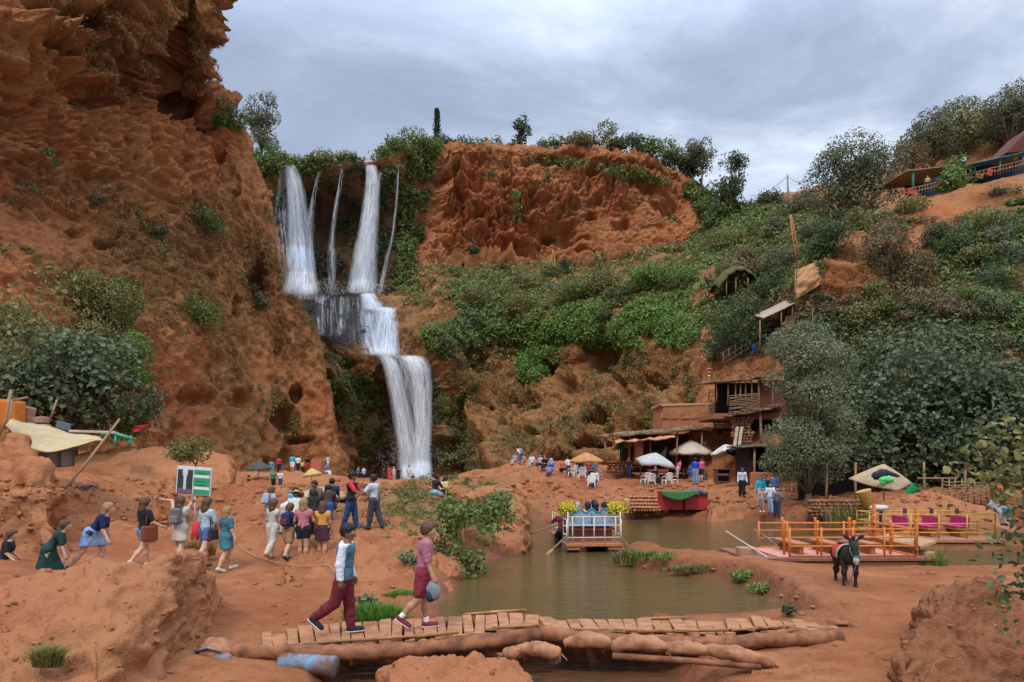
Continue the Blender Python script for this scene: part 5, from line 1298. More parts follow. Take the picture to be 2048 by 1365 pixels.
def backpack(label,c,c2=None):
    def f(I):
        s=I['s']; e=I['e']; o=empty('backpack',e.location,e.rotation_euler.z,label,'backpack')
        ctr=I['base']+I['chest']-I['U']*.055*s-I['Fw']*.125*s
        Mh=Matrix((I['Rr'],I['Fw'],I['U'])).transposed()
        mb=MB(); mb.box(ctr,(.17*s,.085*s,.24*s),Mh,bev=.35); mb.build('main_bag',cloth(c),o)
        mb=MB(); mb.box(ctr-I['U']*.05*s-I['Fw']*.05*s,(.13*s,.04*s,.11*s),Mh,bev=.3); mb.build('front_pocket',cloth(c2 or c),o)
        mb=MB()
        for sg in(-1,1):
            a=ctr+I['Rr']*sg*.06*s
            mb.tube([a+I['U']*.1*s+I['Fw']*.03*s,a+I['U']*.135*s+I['Fw']*.1*s,a+I['U']*.1*s+I['Fw']*.205*s,a-I['U']*.03*s+I['Fw']*.2*s,a-I['U']*.09*s+I['Fw']*.05*s],.011*s,6)
        mb.build('strap',cloth(c),o)
    return f
def shoulder_bag(label,c,sg=1,z=-.06,size=(.05,.17,.16),name='handbag'):
    def f(I):
        s=I['s']; e=I['e']; o=empty(name,e.location,e.rotation_euler.z,label,'bag')
        ctr=I['base']+I['pel']+I['U']*z*s+I['Rr']*sg*.135*s
        mb=MB(); mb.box(ctr,[q*s for q in size],None,bev=.25); mb.build('bag_body',cloth(c),o)
        mb=MB(); a=I['base']+I['J']['sh',1 if sg>0 else 0]+I['U']*.03*s
        mb.tube([ctr+Vector((0,-.05*s,size[2]*.45*s)),a+Vector((0,-.02*s,.004)),a+Vector((0,.02*s,.004)),ctr+Vector((0,.05*s,size[2]*.45*s))],.008*s,6); mb.build('strap',cloth(c),o)
    return f
WALKR=((22,6),(-24,28)); STAND=((2,2),(-3,3)); STEP=((14,10),(-16,22))
SIT=((82,78),(78,74)); SITLOW=((105,85),(98,80))
# men on the footbridge
def denim_back(I): pass
BRZ=.335
P1=person('man crossing the footbridge in a denim vest over white sleeves and dark red trousers',688,1266,216,-88,'brown','black',0,(.62,.64,.68),1.0,-.03,'trousers',(.14,.018,.025),(.02,.02,.025),legs=((8,3),(-17,36)),arms=((4,5,14),(-6,6,12)),lean=4,head=(-14,4),vest=(.075,.15,.22),d=11.1)
P2=person('young man walking the footbridge in a mauve t-shirt and red shorts',846,1256,208,-84,'tan','brown',0,(.36,.13,.17),.5,-.04,'shorts',(.22,.03,.045),(.20,.02,.04),legs=((5,3),(-9,36)),arms=((0,6,16),(12,6,14)),lean=6,head=(-8,2),d=11.1,socks=(.75,.73,.72))
# women walking up the path at left
person('long haired woman at the left edge of the photo in a black top',4,1186,128,-70,'light','brown',.12,(.02,.02,.02),.45,bcol=(.02,.02,.025),legs=STEP,arms=((20,8,40),(20,8,40)),lean=20,fem=True,d=17.2)
person('woman in a dark green dress flecked with white, stooping behind the boulder',97,1172,138,-62,'light','brown',.2,(.012,.045,.04),.5,-.05,'long_dress',(.012,.045,.04),legs=((40,50),(-10,12)),arms=((40,6,10),(40,8,10)),lean=34,fem=True,head=(0,-12),d=16.9)
person('woman in a navy t-shirt and pale denim skirt leaning into the climb',182,1142,148,-72,'light','blond',.2,(.012,.018,.07),.45,-.02,'skirt',(.20,.29,.48),(.02,.02,.02),legs=((34,46),(-22,14)),arms=((34,8,18),(40,10,20)),lean=36,fem=True,head=(0,-16),d=17.6)
person('long haired woman in a black t-shirt with a large brown bag',288,1134,137,-30,'light','brown',.24,(.015,.015,.017),.42,-.03,'short_shorts',(.17,.23,.36),(.5,.4,.34),legs=((14,10),(-14,30)),arms=((8,10,18),(14,16,50)),fem=True,d=18.0,xtra=shoulder_bag('large brown leather bag on the shoulder of the woman in black',(.20,.055,.03),1,-.04,(.07,.24,.22)))
person('woman in a pale beige dress holding her hair with both hands',360,1128,134,-6,'light','brown',.12,(.50,.46,.38),.35,-.05,'dress',(.46,.42,.34),(.5,.4,.3),legs=((10,8),(-10,12)),arms=((150,30,110),(150,25,110)),fem=True,d=18.3,xtra=backpack('grey backpack on the woman in the beige dress',(.12,.125,.12),(.16,.165,.16)))
person('woman in a light blue t-shirt and denim shorts carrying a dark shoulder bag',413,1136,138,-24,'light','brown',.14,(.36,.48,.52),.45,-.02,'short_shorts',(.07,.12,.25),(.12,.08,.06),legs=((6,4),(-22,16)),arms=((4,8,10),(16,10,20)),fem=True,d=18.3,xtra=shoulder_bag('dark brown shoulder bag on the woman in light blue',(.05,.035,.035),1,-.05))
person('woman in a loose teal dress at the head of the line',452,1142,128,-34,'light','blond',.1,(.045,.15,.20),.4,-.06,'dress',(.045,.15,.20),(.55,.5,.42),legs=((20,8),(-12,14)),arms=((6,10,10),(4,10,14)),fem=True,d=18.3)
# group bending over something beside the path
person('woman in a sleeveless cream jumpsuit seen from behind',546,1118,118,-20,'light','brown',.16,(.50,.46,.38),0,-.06,'trousers',(.50,.46,.38),(.35,.2,.13),legs=((4,4),(-16,26)),arms=((6,8,16),(10,8,30)),fem=True,d=19.2)
person('person in tan shorts wearing a big navy backpack',577,1121,113,-14,'light','brown',.05,(.015,.025,.08),.5,-.03,'shorts',(.33,.19,.09),(.04,.035,.03),legs=((10,4),(-14,24)),arms=((16,12,30),(12,12,40)),lean=8,d=19,xtra=backpack('navy and maroon backpack on the person in tan shorts',(.018,.03,.11),(.10,.025,.04)))
person('woman in a pink top and black shorts, back turned',607,1126,127,0,'tan','blond',.08,(.47,.16,.19),.12,-.03,'short_shorts',(.012,.012,.014),(.12,.09,.06),legs=((2,2),(-4,4)),arms=((14,18,28),(14,18,34)),fem=True,d=18.8)
person('long haired woman in a yellow and orange top with a dark flecked skirt',645,1121,116,4,'tan','brown',.2,(.60,.30,.06),.1,.02,'skirt',(.05,.018,.035),(.3,.15,.1),legs=((4,3),(-8,8)),arms=((8,8,16),(8,8,16)),fem=True,d=19)
person('man in a brown t-shirt bending forward beside the flecked skirt',655,1062,96,8,'tan','black',0,(.05,.025,.02),.5,-.03,'trousers',(.03,.075,.22),(.03,.03,.03),lean=32,arms=((34,8,40),(34,8,40)),d=22.5,legs=((8,4),(-6,4)))
person('man with a white cap and navy striped jersey',664,1050,92,14,'tan','black',0,(.02,.025,.07),.5,-.04,'trousers',(.02,.025,.06),lean=6,hat=('cap',(.7,.7,.7)),arms=((16,8,40),(16,8,40)),d=24.5)
person('person in a white t-shirt bending far forward on the left of the group',568,1068,100,-62,'tan','black',0,(.66,.66,.68),.45,-.02,'trousers',(.55,.53,.5),lean=62,arms=((50,8,30),(50,8,30)),d=22,head=(0,-20))
person('person in a turquoise shirt bending in the middle of the group',598,1062,100,30,'tan','black',0,(.03,.38,.52),.5,-.02,'trousers',(.1,.1,.12),lean=54,arms=((44,8,40),(44,8,40)),d=23)
person('person under a wide straw hat stooping behind the pink top',590,1080,100,10,'light','brown',.05,(.55,.55,.5),.5,-.03,'trousers',(.55,.52,.46),lean=26,hat=('straw',(.60,.42,.20)),arms=((40,8,40),(40,8,40)),d=21)
person('dark haired person with a black top between pink and flecked skirt',627,1080,102,20,'tan','black',.02,(.015,.015,.02),.5,-.03,'trousers',(.02,.02,.025),lean=22,arms=((40,8,40),(40,8,40)),d=21.2)
person('person with a pale grey backpack at the left of the group',537,1066,92,-30,'tan','brown',.1,(.35,.38,.4),.5,-.03,'trousers',(.3,.28,.25),lean=14,fem=True,d=23,xtra=backpack('pale grey backpack at the left of the bending group',(.32,.36,.40)))
person('dark haired man stooping at the far side of the group',640,1050,92,160,'brown','black',0,(.12,.12,.13),.5,lean=30,arms=((40,8,40),(40,8,40)),d=24.5)
# two men talking on the rise
person('man in a red shirt and black vest with jeans, handing something over',703,1058,112,-96,'brown','black',0,(.62,.03,.05),.45,-.03,'trousers',(.025,.06,.16),(.05,.06,.12),legs=((10,4),(-14,6)),arms=((36,8,30),(40,8,30)),vest=(.015,.014,.014),hat=('cap',(.015,.013,.013)),head=(0,-6))
person('man in a white patterned shirt and grey trousers facing the black vest',748,1058,108,74,'brown','black',0,(.52,.55,.60),.45,-.05,'trousers',(.05,.05,.055),(.06,.05,.04),legs=((12,4),(-14,6)),arms=((40,10,26),(30,8,20)),head=(0,-4))
# seated pair on the rocks by the grass
person('man in a black t-shirt, red cap and pale shorts sitting on the rocks',868,1003,76,-50,'brown','black',0,(.015,.015,.018),.5,-.03,'shorts',(.25,.42,.55),None,legs=((80,40),(70,30)),arms=((40,8,30),(50,8,30)),lean=14,sit=.32,hat=('cap',(.35,.03,.03)),hm=1.72)
person('person in pale yellow and black sitting beside the red cap',884,998,70,-40,'tan','black',.1,(.55,.42,.16),.5,-.03,'trousers',(.02,.02,.02),None,legs=((80,60),(75,60)),lean=24,sit=.3,hm=1.65)
def far(label,px,py,hpx,face=0,**k): return person(label,px,py,hpx,face,**k)
W_=(.68,.68,.68); BK=(.015,.015,.018)
# people on the big rock under the cliff
G1='people on the rock below the left cliff'
far('person in red standing on the rock, left of the cyan shirt',558,949,36,20,top=(.55,.03,.03),bcol=BK,d=62,group=G1)
far('person in a cyan shirt and white shorts standing on the rock',585,947,38,10,top=(.03,.42,.55),bottom='shorts',bcol=W_,d=62,group=G1)
far('person in white with dark trousers standing right of the cyan shirt',596,948,37,-10,top=W_,bcol=BK,d=62,group=G1)
far('person in a grey teal top beside the dark umbrella',543,957,38,0,top=(.12,.25,.30),bcol=(.2,.25,.3),d=56,group=G1)
far('person in a green shirt below the rock',547,980,36,-150,top=(.02,.28,.08),bcol=BK,d=50,group=G1)
far('boy in white with dark jeans below the rock',561,980,36,170,top=W_,bcol=(.05,.06,.12),d=50,group=G1)
far('person in black standing with arms folded left of the red board',616,948,36,60,top=BK,bcol=(.5,.03,.03),d=62,group=G1,arms=((30,8,70),(30,8,70)))
far('child in yellow behind the striped sunshade',605,950,30,0,top=(.6,.45,.08),bcol=BK,d=62,hm=1.3,group=G1)
far('seated woman with a pale headscarf right of the red board',638,951,36,120,top=(.08,.12,.3),bcol=BK,hat=('scarf',(.6,.4,.4)),sit=.2,legs=SITLOW,d=62,hm=1.6,group=G1)
far('seated person in blue at the right end of the rock',652,951,36,-120,top=(.04,.2,.45),bcol=W_,sit=.2,legs=SITLOW,d=62,hm=1.65,group=G1)
far('person in white with both arms raised at the right end of the rock',656,948,38,-60,top=W_,bcol=(.3,.3,.28),arms=((160,10,30),(150,10,40)),d=64,group=G1)
far('seated person in black and turquoise on the ridge left of the falls',716,955,34,-100,top=(.02,.3,.35),bcol=BK,sit=.2,legs=SITLOW,d=66,hm=1.65,group=G1)
far('seated person in white and blue on the ridge left of the falls',728,955,34,60,top=(.5,.55,.65),bcol=(.1,.15,.3),sit=.2,legs=SITLOW,d=66,hm=1.65,group=G1)
far('person in black sitting on a box at the left under the dark umbrella',497,982,38,-60,top=BK,bcol=BK,sit=.3,legs=SIT,d=52,hm=1.7,group=G1)
G2='people at the foot of the lower fall'
far('woman in a long red dress at the foot of the fall',779,963,30,0,top=(.60,.05,.05),bottom='long_dress',bcol=(.60,.05,.05),fem=True,d=82,group=G2)
far('woman in pale pink at the foot of the fall',788,964,29,0,top=(.6,.38,.36),bcol=(.5,.3,.3),fem=True,hat=('scarf',(.65,.5,.48)),d=82,group=G2)
far('person in dark clothes right of the pink woman',797,964,29,0,top=BK,bcol=BK,d=82,group=G2)
far('person in white standing against the falling water',818,962,31,180,top=W_,bcol=(.4,.4,.4),d=84,group=G2)
far('person in black sitting before the fall',826,966,28,150,top=BK,bcol=BK,sit=.2,legs=SITLOW,d=78,hm=1.65,group=G2)
far('person in pale blue sitting right of the fall',858,966,28,150,top=(.2,.45,.6),bcol=BK,sit=.2,legs=SITLOW,d=76,hm=1.65,group=G2)
far('child in pink sitting before the fall',848,966,26,150,top=(.6,.35,.35),bcol=BK,sit=.2,legs=SITLOW,d=76,hm=1.3,group=G2)
G3='people on the flat topped rock by the bowl'
far('stooping man with a backpack standing on the flat topped rock',1042,928,37,70,top=W_,bcol=(.03,.10,.32),lean=38,group=G3,xtra=backpack('grey backpack on the stooping man on the rock',(.3,.28,.25)))
far('person sitting at the left corner of the flat topped rock',1030,929,36,150,top=(.35,.36,.42),bcol=(.4,.38,.35),sit=.2,legs=SITLOW,hm=1.65,group=G3)
far('bare shouldered child sitting beside the stooping man',1048,930,34,150,top=None,bcol=(.3,.1,.08),bottom='shorts',sit=.2,legs=SITLOW,hm=1.35,group=G3)
far('person in white sitting alone on the rock',1064,934,38,150,top=W_,bcol=(.35,.33,.3),sit=.2,legs=SITLOW,hm=1.7,group=G3)
far('person in pale blue and navy sitting on the rock',1081,936,38,140,top=(.45,.5,.6),bcol=(.02,.03,.08),sit=.2,legs=SITLOW,hm=1.7,group=G3)
far('person in black sitting next to the navy trousers',1090,939,36,160,top=BK,bcol=BK,sit=.2,legs=SITLOW,hm=1.65,group=G3)
far('woman in a bright blue robe and pale headscarf sitting down',1103,948,40,150,top=(.05,.16,.55),bottom='long_dress',bcol=(.05,.14,.5),hat=('scarf',(.4,.5,.7)),sit=.2,legs=SITLOW,fem=True,hm=1.65,group=G3)
far('man in white standing with dark teal trousers left of the orange sunshade',1137,955,40,40,top=(.6,.62,.66),bcol=(.02,.07,.11),lean=12,group=G3)
far('person in orange crouching left of the orange sunshade',1127,948,38,20,top=(.6,.12,.03),bcol=BK,sit=.25,legs=SITLOW,hm=1.6,group=G3)
G4='people at the tables under the orange sunshade'
for i,(x,y,c,f,t) in enumerate([(1158,951,BK,0,'black clothes at the left'),(1166,950,(.05,.12,.2),60,'dark blue just left of the umbrella pole'),(1178,952,(.5,.04,.04),180,'red behind the umbrella pole'),(1187,951,(.03,.3,.5),150,'turquoise right of the umbrella pole'),(1194,953,(.45,.08,.06),100,'brick red at the right')]):
    far('person seated under the orange sunshade in '+t,x,y,42,f,top=c,bcol=BK,sit=.44,legs=SIT,hm=1.68,group=G4)
far('man in a white shirt sitting on a stool in front of the orange sunshade',1189,977,44,170,skn='brown',top=(.66,.64,.58),sleeve=1.0,bcol=(.02,.03,.09),sit=.42,legs=((80,70),(76,50)),hm=1.75)
G5='people in the cafe yard'
far('man in black standing at the snack table',1257,958,43,-170,skn='brown',top=BK,bcol=(.02,.03,.06),group=G5)
far('man in a royal blue t-shirt and jeans standing in the yard',1391,969,52,10,top=(.015,.08,.48),bcol=(.18,.28,.45),group=G5)
far('woman in neon pink and black shorts beside the royal blue t-shirt',1402,964,46,-20,top=(.75,.08,.16),bottom='shorts',bcol=BK,fem=True,hair='brown',group=G5,skn='light')
far('child in navy left of the royal blue t-shirt',1381,964,40,20,top=(.03,.07,.3),bottom='shorts',bcol=(.03,.07,.3),hm=1.4,group=G5)
far('man in a cap and white shirt seated under the white sunshade',1347,946,46,60,top=W_,bcol=(.3,.3,.3),sit=.44,legs=SIT,hm=1.7,group=G5)
far('woman in pale pink seated under the white sunshade',1363,946,46,20,top=(.6,.45,.45),bcol=(.4,.35,.35),sit=.44,legs=SIT,hm=1.62,group=G5,hat=('scarf',(.65,.6,.6)))
far('woman in a bright pink top bending near the grey parasol',1355,958,46,-60,top=(.7,.1,.22),bcol=(.55,.4,.36),lean=30,fem=True,hm=1.6,group=G5)
far('person in black seated under the grey parasol',1310,970,46,-160,top=BK,bcol=BK,sit=.44,legs=SIT,hm=1.7,group=G5)
far('person in a dark top standing behind the pink and black woman',1406,962,46,10,top=(.08,.09,.1),bcol=(.1,.1,.15),group=G5,d=54)
G6='people standing on the bank'
far('man in a white shirt and black trousers walking alone across the yard',1484,994,58,178,skn='brown',top=(.62,.64,.68),sleeve=1.0,bcol=BK,group=G6)
far('person in a cyan hooded jacket in the group on the bank',1521,1013,60,170,top=(.03,.36,.45),sleeve=1.0,bcol=(.4,.42,.46),hat=('scarf',(.03,.33,.42)),group=G6,d=38)
far('person in black and turquoise behind the cyan hood',1531,1008,58,150,top=(.02,.12,.14),sleeve=1,bcol=BK,group=G6,d=39.5)
far('man in a blue shirt and red cap at the back of the bank group',1551,1004,58,120,top=(.15,.28,.5),sleeve=1.0,bcol=(.2,.22,.3),hat=('cap',(.5,.03,.03)),group=G6,d=40)
far('man in a white t-shirt in the group on the bank',1541,1028,62,160,top=(.62,.66,.72),bcol=(.3,.35,.45),group=G6,d=36.5)
far('man in a grey jacket holding a dark bag, nearest the water',1554,1037,62,170,top=(.12,.13,.13),sleeve=1,bcol=(.03,.04,.07),arms=((30,8,70),(30,8,70)),group=G6,d=35)
far('small girl with pale boots in front of the cyan hood',1524,1024,48,170,top=(.45,.3,.26),bcol=(.3,.2,.15),shoe=W_,hm=1.3,group=G6,d=36.5)
far('person in white on a distant path, left of the group of three',852,531,12,0,top=(.4,.5,.65),bcol=(.3,.4,.5),d=190,hm=1.8)
far('person in white walking the path under the red cliff',872,530,12,90,top=W_,bcol=(.4,.4,.4),d=190,hm=1.8)
G7='walkers on the path under the red cliff'
for x,t in ((922,'left of the three'),(931,'middle of the three'),(939,'right of the three')): far('tiny walker in white on the path under the red cliff, '+t,x,528,12,90,top=W_,bcol=(.1,.1,.12),d=191,hm=1.8,group=G7)
far('person in blue at the foot of the timber frame post',1110,587,16,0,top=(.03,.12,.4),bcol=(.03,.1,.35),hm=1.75)
far('person in red beside the timber frame post',1115,587,14,0,top=(.5,.06,.05),bcol=BK,hm=1.65)
print('people',NP[0],round(time.time()-T0,1))
# ---------------------------------------------------------------- footbridge, rafts, parasols, stalls
rp=random.Random(21)
WOOD=simple('dusty_planks',(.34,.155,.072),.92,var=.4,scale=4,bump=.5,dirt=.5,dirtc=(.43,.195,.09))
LOG=simple('muddy_log',(.19,.075,.036),.92,var=.5,scale=4,bump=.9,dirt=.45,dirtc=(.33,.135,.06))
SACK=simple('muddy_sack',(.33,.145,.07),.9,var=.4,scale=5,bump=.9,dirt=.5,dirtc=(.42,.20,.11))
POLE=simple('pole_wood',(.30,.17,.09),.9,var=.25,scale=5,bump=.3)
POLEO=simple('orange_timber',(.38,.15,.06),.9,var=.2,scale=3)
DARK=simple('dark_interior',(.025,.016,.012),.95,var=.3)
CLAY=simple('clay_plaster',(.40,.165,.075),.95,var=.2,scale=1.2,bump=.4,dirt=.4,dirtc=(.32,.12,.055))
CLAY2=simple('brown_clay',(.28,.105,.05),.95,var=.25,scale=1.5,bump=.4)
STRAW=simple('brush_roof',(.22,.13,.07),.95,var=.4,scale=6,bump=.8)
TARP=simple('tan_tarp',(.55,.38,.20),.8,var=.15,scale=2,bump=.2,trans=.25)
WHITE=simple('white_plastic',(.72,.70,.66),.5,var=.06,scale=4,bump=0,dirt=.2,dirtc=(.5,.36,.26))
def sag_tube(mb,pts,r,n=10,jit=.12,seed=0,mi=0):
    rr=random.Random(seed); m=len(pts)
    mb.tube(pts,[r*(1+rr.uniform(-jit,jit)) for _ in range(m)],n,mi)
def curve_at(tab,x): return [float(np.interp(x,[t[0] for t in tab],[t[k] for t in tab])) for k in range(1,len(tab[0]))]
def interp_pts(a,b,n): a,b=Vector(a),Vector(b); return [a.lerp(b,i/n) for i in range(n+1)]
# --- footbridge
br=empty('footbridge',Wv(1080,1262,11),0,'long low footbridge of muddy planks laid on logs across the stream','footbridge')
def loc(o,*a): return [Vector(q)-o.location for q in a]
tabL=[(525,1302,1268,10.6,11.9),(640,1290,1251,10.6,11.9),(760,1283,1243,10.6,11.9),(860,1277,1238,10.6,11.9),(950,1266,1233,10.7,12.0),(1020,1256,1224,10.8,12.1),(1078,1257,1229,10.8,12.1)]
tabR=[(1082,1262,1236,10.9,12.1),(1150,1263,1240,10.9,12.1),(1300,1268,1243,10.9,12.2),(1420,1268,1241,11.0,12.3),(1520,1262,1238,11.2,12.5),(1620,1256,1236,11.5,12.8),(1690,1248,1240,11.9,13.0)]
def deck(tab,skew,seed):
    r=random.Random(seed); mb=MB(); x=tab[0][0]
    while x<tab[-1][0]-6:
        w=r.uniform(17,33); x2=min(x+w,tab[-1][0])
        xc=(x+x2)/2; yn,yf,dn,df=curve_at(tab,xc); sk=skew*r.uniform(.3,1.2)
        jn=r.uniform(-7,5); jf=r.uniform(-3,3)
        a=Wv(xc+sk*.5,yn+jn,dn); b=Wv(xc-sk*.5,yf+jf,df); c=(a+b)/2; v=b-a
        ang=math.atan2(-v.x,v.y); tilt=math.asin(v.z/v.length)
        Mr=Matrix.Rotation(ang,3,'Z')@Matrix.Rotation(tilt,3,'X')@Matrix.Rotation(r.uniform(-.05,.05),3,'Y')@Matrix.Rotation(r.uniform(-.04,.04),3,'Z')
        wd=(x2-x)*dn/F*r.uniform(.95,1.01)
        mb.box(c-br.location+Vector((0,0,r.uniform(-.02,.022))),(wd,v.length*r.uniform(.93,1.06),r.uniform(.028,.042)),Mr,jit=.006)
        x=x2+r.uniform(-.6,1.0)+(3 if r.random()<.08 else 0)
    # small offcuts and edge battens
    for k in range(34):
        xc=r.uniform(tab[0][0]+10,tab[-1][0]-20); yn,yf,dn,df=curve_at(tab,xc)
        p=Wv(xc,yn+r.uniform(2,9),dn-.03)-br.location
        mb.box(p,(r.uniform(.08,.3),r.uniform(.05,.12),.04),Matrix.Rotation(r.uniform(-.15,.15),3,'Z'),jit=.006)
    for k in range(9):
        xc=r.uniform(tab[0][0]+30,tab[-1][0]-80); L=r.uniform(60,150); e=r.choice([0,0,1])
        y1=curve_at(tab,xc); y2=curve_at(tab,min(xc+L,tab[-1][0]))
        mb.bar(Wv(xc,y1[e]-5,y1[2+e])-br.location,Wv(min(xc+L,tab[-1][0]),y2[e]-6,y2[2+e])-br.location,.028,5)
    return mb
deck(tabL,4,1).build('plank_deck',WOOD,br); deck(tabR,16,2).build('plank_deck',WOOD,br)
def log(pts,r,seed,mat=LOG,parent=br,name='log'):
    mb=MB(); P=[Wv(*p)-parent.location for p in pts]; A=cr(np.array([tuple(p) for p in P]),np.linspace(0,1,44))
    sag_tube(mb,[Vector(a) for a in A],r,14,.13,seed); mb.v=[tuple(Vector(v)+Vector((0,float(mnoise.noise(Vector(v)*4.0+Vector((seed,0,0))))*.03,float(mnoise.noise(Vector(v)*5.0+Vector((0,seed,9))))*.035))) for v in mb.v]; return mb.build(name,mat,parent)
log([(440,1305,10.5),(600,1305,10.4),(760,1304,10.4),(900,1292,10.45),(1000,1280,10.5),(1078,1270,10.6)],.118,3)
log([(560,1275,12.0),(760,1262,12.0),(950,1250,12.1),(1078,1246,12.1)],.15,4)
log([(1076,1268,10.8),(1200,1281,10.75),(1350,1290,10.8),(1450,1287,10.9),(1560,1281,11.0),(1680,1276,11.3)],.125,5)
log([(1090,1256,12.2),(1300,1262,12.2),(1500,1258,12.5),(1650,1252,12.8)],.15,6)
log([(1655,1252,12.2),(1700,1262,12.0),(1755,1285,11.7)],.17,7)
log([(700,1325,10.9),(850,1316,11),(1000,1312,11.2)],.07,8)
def sack(label,pts,r,seed,mat=SACK,name='sandbag',cat='sandbag',group=None):
    c=Wv(*pts[len(pts)//2]); e=Vector(c); mb=MB()
    A=cr(np.array([tuple(Wv(*p)-e) for p in pts]),np.linspace(0,1,32)); rr=random.Random(seed)
    rad=[r*(.35+.75*math.sin(math.pi*min(1,max(0,(i+.8)/32.6)))**.45)*(1+rr.uniform(-.05,.05)) for i in range(32)]
    mb.tube([Vector(a) for a in A],rad,18)
    for k in range(10):   # loose torn ends
        j=rr.choice([0,31]); a=Vector(A[j]); mb.bar(a,a+Vector((rr.uniform(-.16,.16),rr.uniform(-.1,.05),rr.uniform(-.16,.05))),.012,4)
    mb.v=[tuple(Vector(v)+mnoise.noise_vector(Vector(v)*5.5+Vector((seed*3,0,0)))*.028+mnoise.noise_vector(Vector(v)*14+Vector((seed*3,0,0)))*.010) for v in mb.v]
    o=mb.build(name,mat); o.location=e; return tag(o,label,cat,group)
sack('fat muddy sandbag on the left end of the sandbag row',[(1128,1287,9.9),(1175,1280,9.8),(1222,1284,9.8)],.095,1)
sack('humped muddy sandbag second in the row, under the middle of the bridge',[(1222,1296,9.8),(1270,1284,9.7),(1332,1296,9.7)],.105,2)
sack('short sandbag third in the row',[(1325,1298,9.75),(1365,1296,9.7),(1415,1302,9.7)],.085,3)
sack('long smooth sandbag at the right end of the row',[(1408,1300,9.75),(1470,1308,9.75),(1545,1327,9.9)],.098,4)
sack('sagging sandbag hanging below the left end of the row',[(1045,1300,9.9),(1080,1298,9.7),(1120,1308,9.7)],.10,5)
sack('pointed wet bag drooping over the water at far left of the row',[(1008,1306,10.2),(1030,1305,10.1),(1062,1292,10.1)],.09,6)
pp=MB(); pp.tube([Wv(1225,1312,9.6),Wv(1380,1322,9.6),Wv(1520,1335,9.7)],.045,10); o=pp.build('pipe',LOG); tag(o,'muddy pipe running under the row of sandbags','pipe')
for k in range(7):
    pass
# blue bundle and barrel at the left foot of the bridge
mb=MB(); c=Wv(430,1305,10.4)
mb.ell((0,0,0),(.27,.25,.20),20,14,0,None,.10,3); mb.ell((.12,-.12,-.08),(.20,.16,.10),14,9,1,None,.12,4)
for k in range(3): mb.tube([(-.26,-.06+.05*k,-.1),(-.2,-.2+.02*k,.05),(0,-.27+.03*k,.12),(.2,-.22,.05)],.014,6,1)
o=mb.build('tarp_bundle',[SACK,simple('faded_blue',(.10,.17,.30),.8,dirt=.5,dirtc=(.38,.18,.09))]); o.location=c+Vector((0,0,.02)); tag(o,'round bundle of faded blue tarpaulin and mud at the left foot of the footbridge','bundle')
mb=MB(); a,b=Wv(562,1326,10.3),Wv(672,1334,10.1); ax=b-a
prof=[(0,.05),(.005,.145),(.03,.16),(.33,.155),(.345,.165),(.36,.155),(.66,.155),(.675,.165),(.69,.155),(.97,.16),(.995,.15),(1,.05)]
mb.tube([a.lerp(b,t)-a for t,_ in prof],[r for _,r in prof],18,0)
o=mb.build('barrel',[simple('rusty_blue_barrel',(.16,.075,.045),.75,var=.4,scale=2.5,dirt=.35,dirtc=(.13,.30,.46),coord='Object')]); o.location=a; tag(o,'rusty barrel with flaking blue paint lying under the footbridge','barrel')
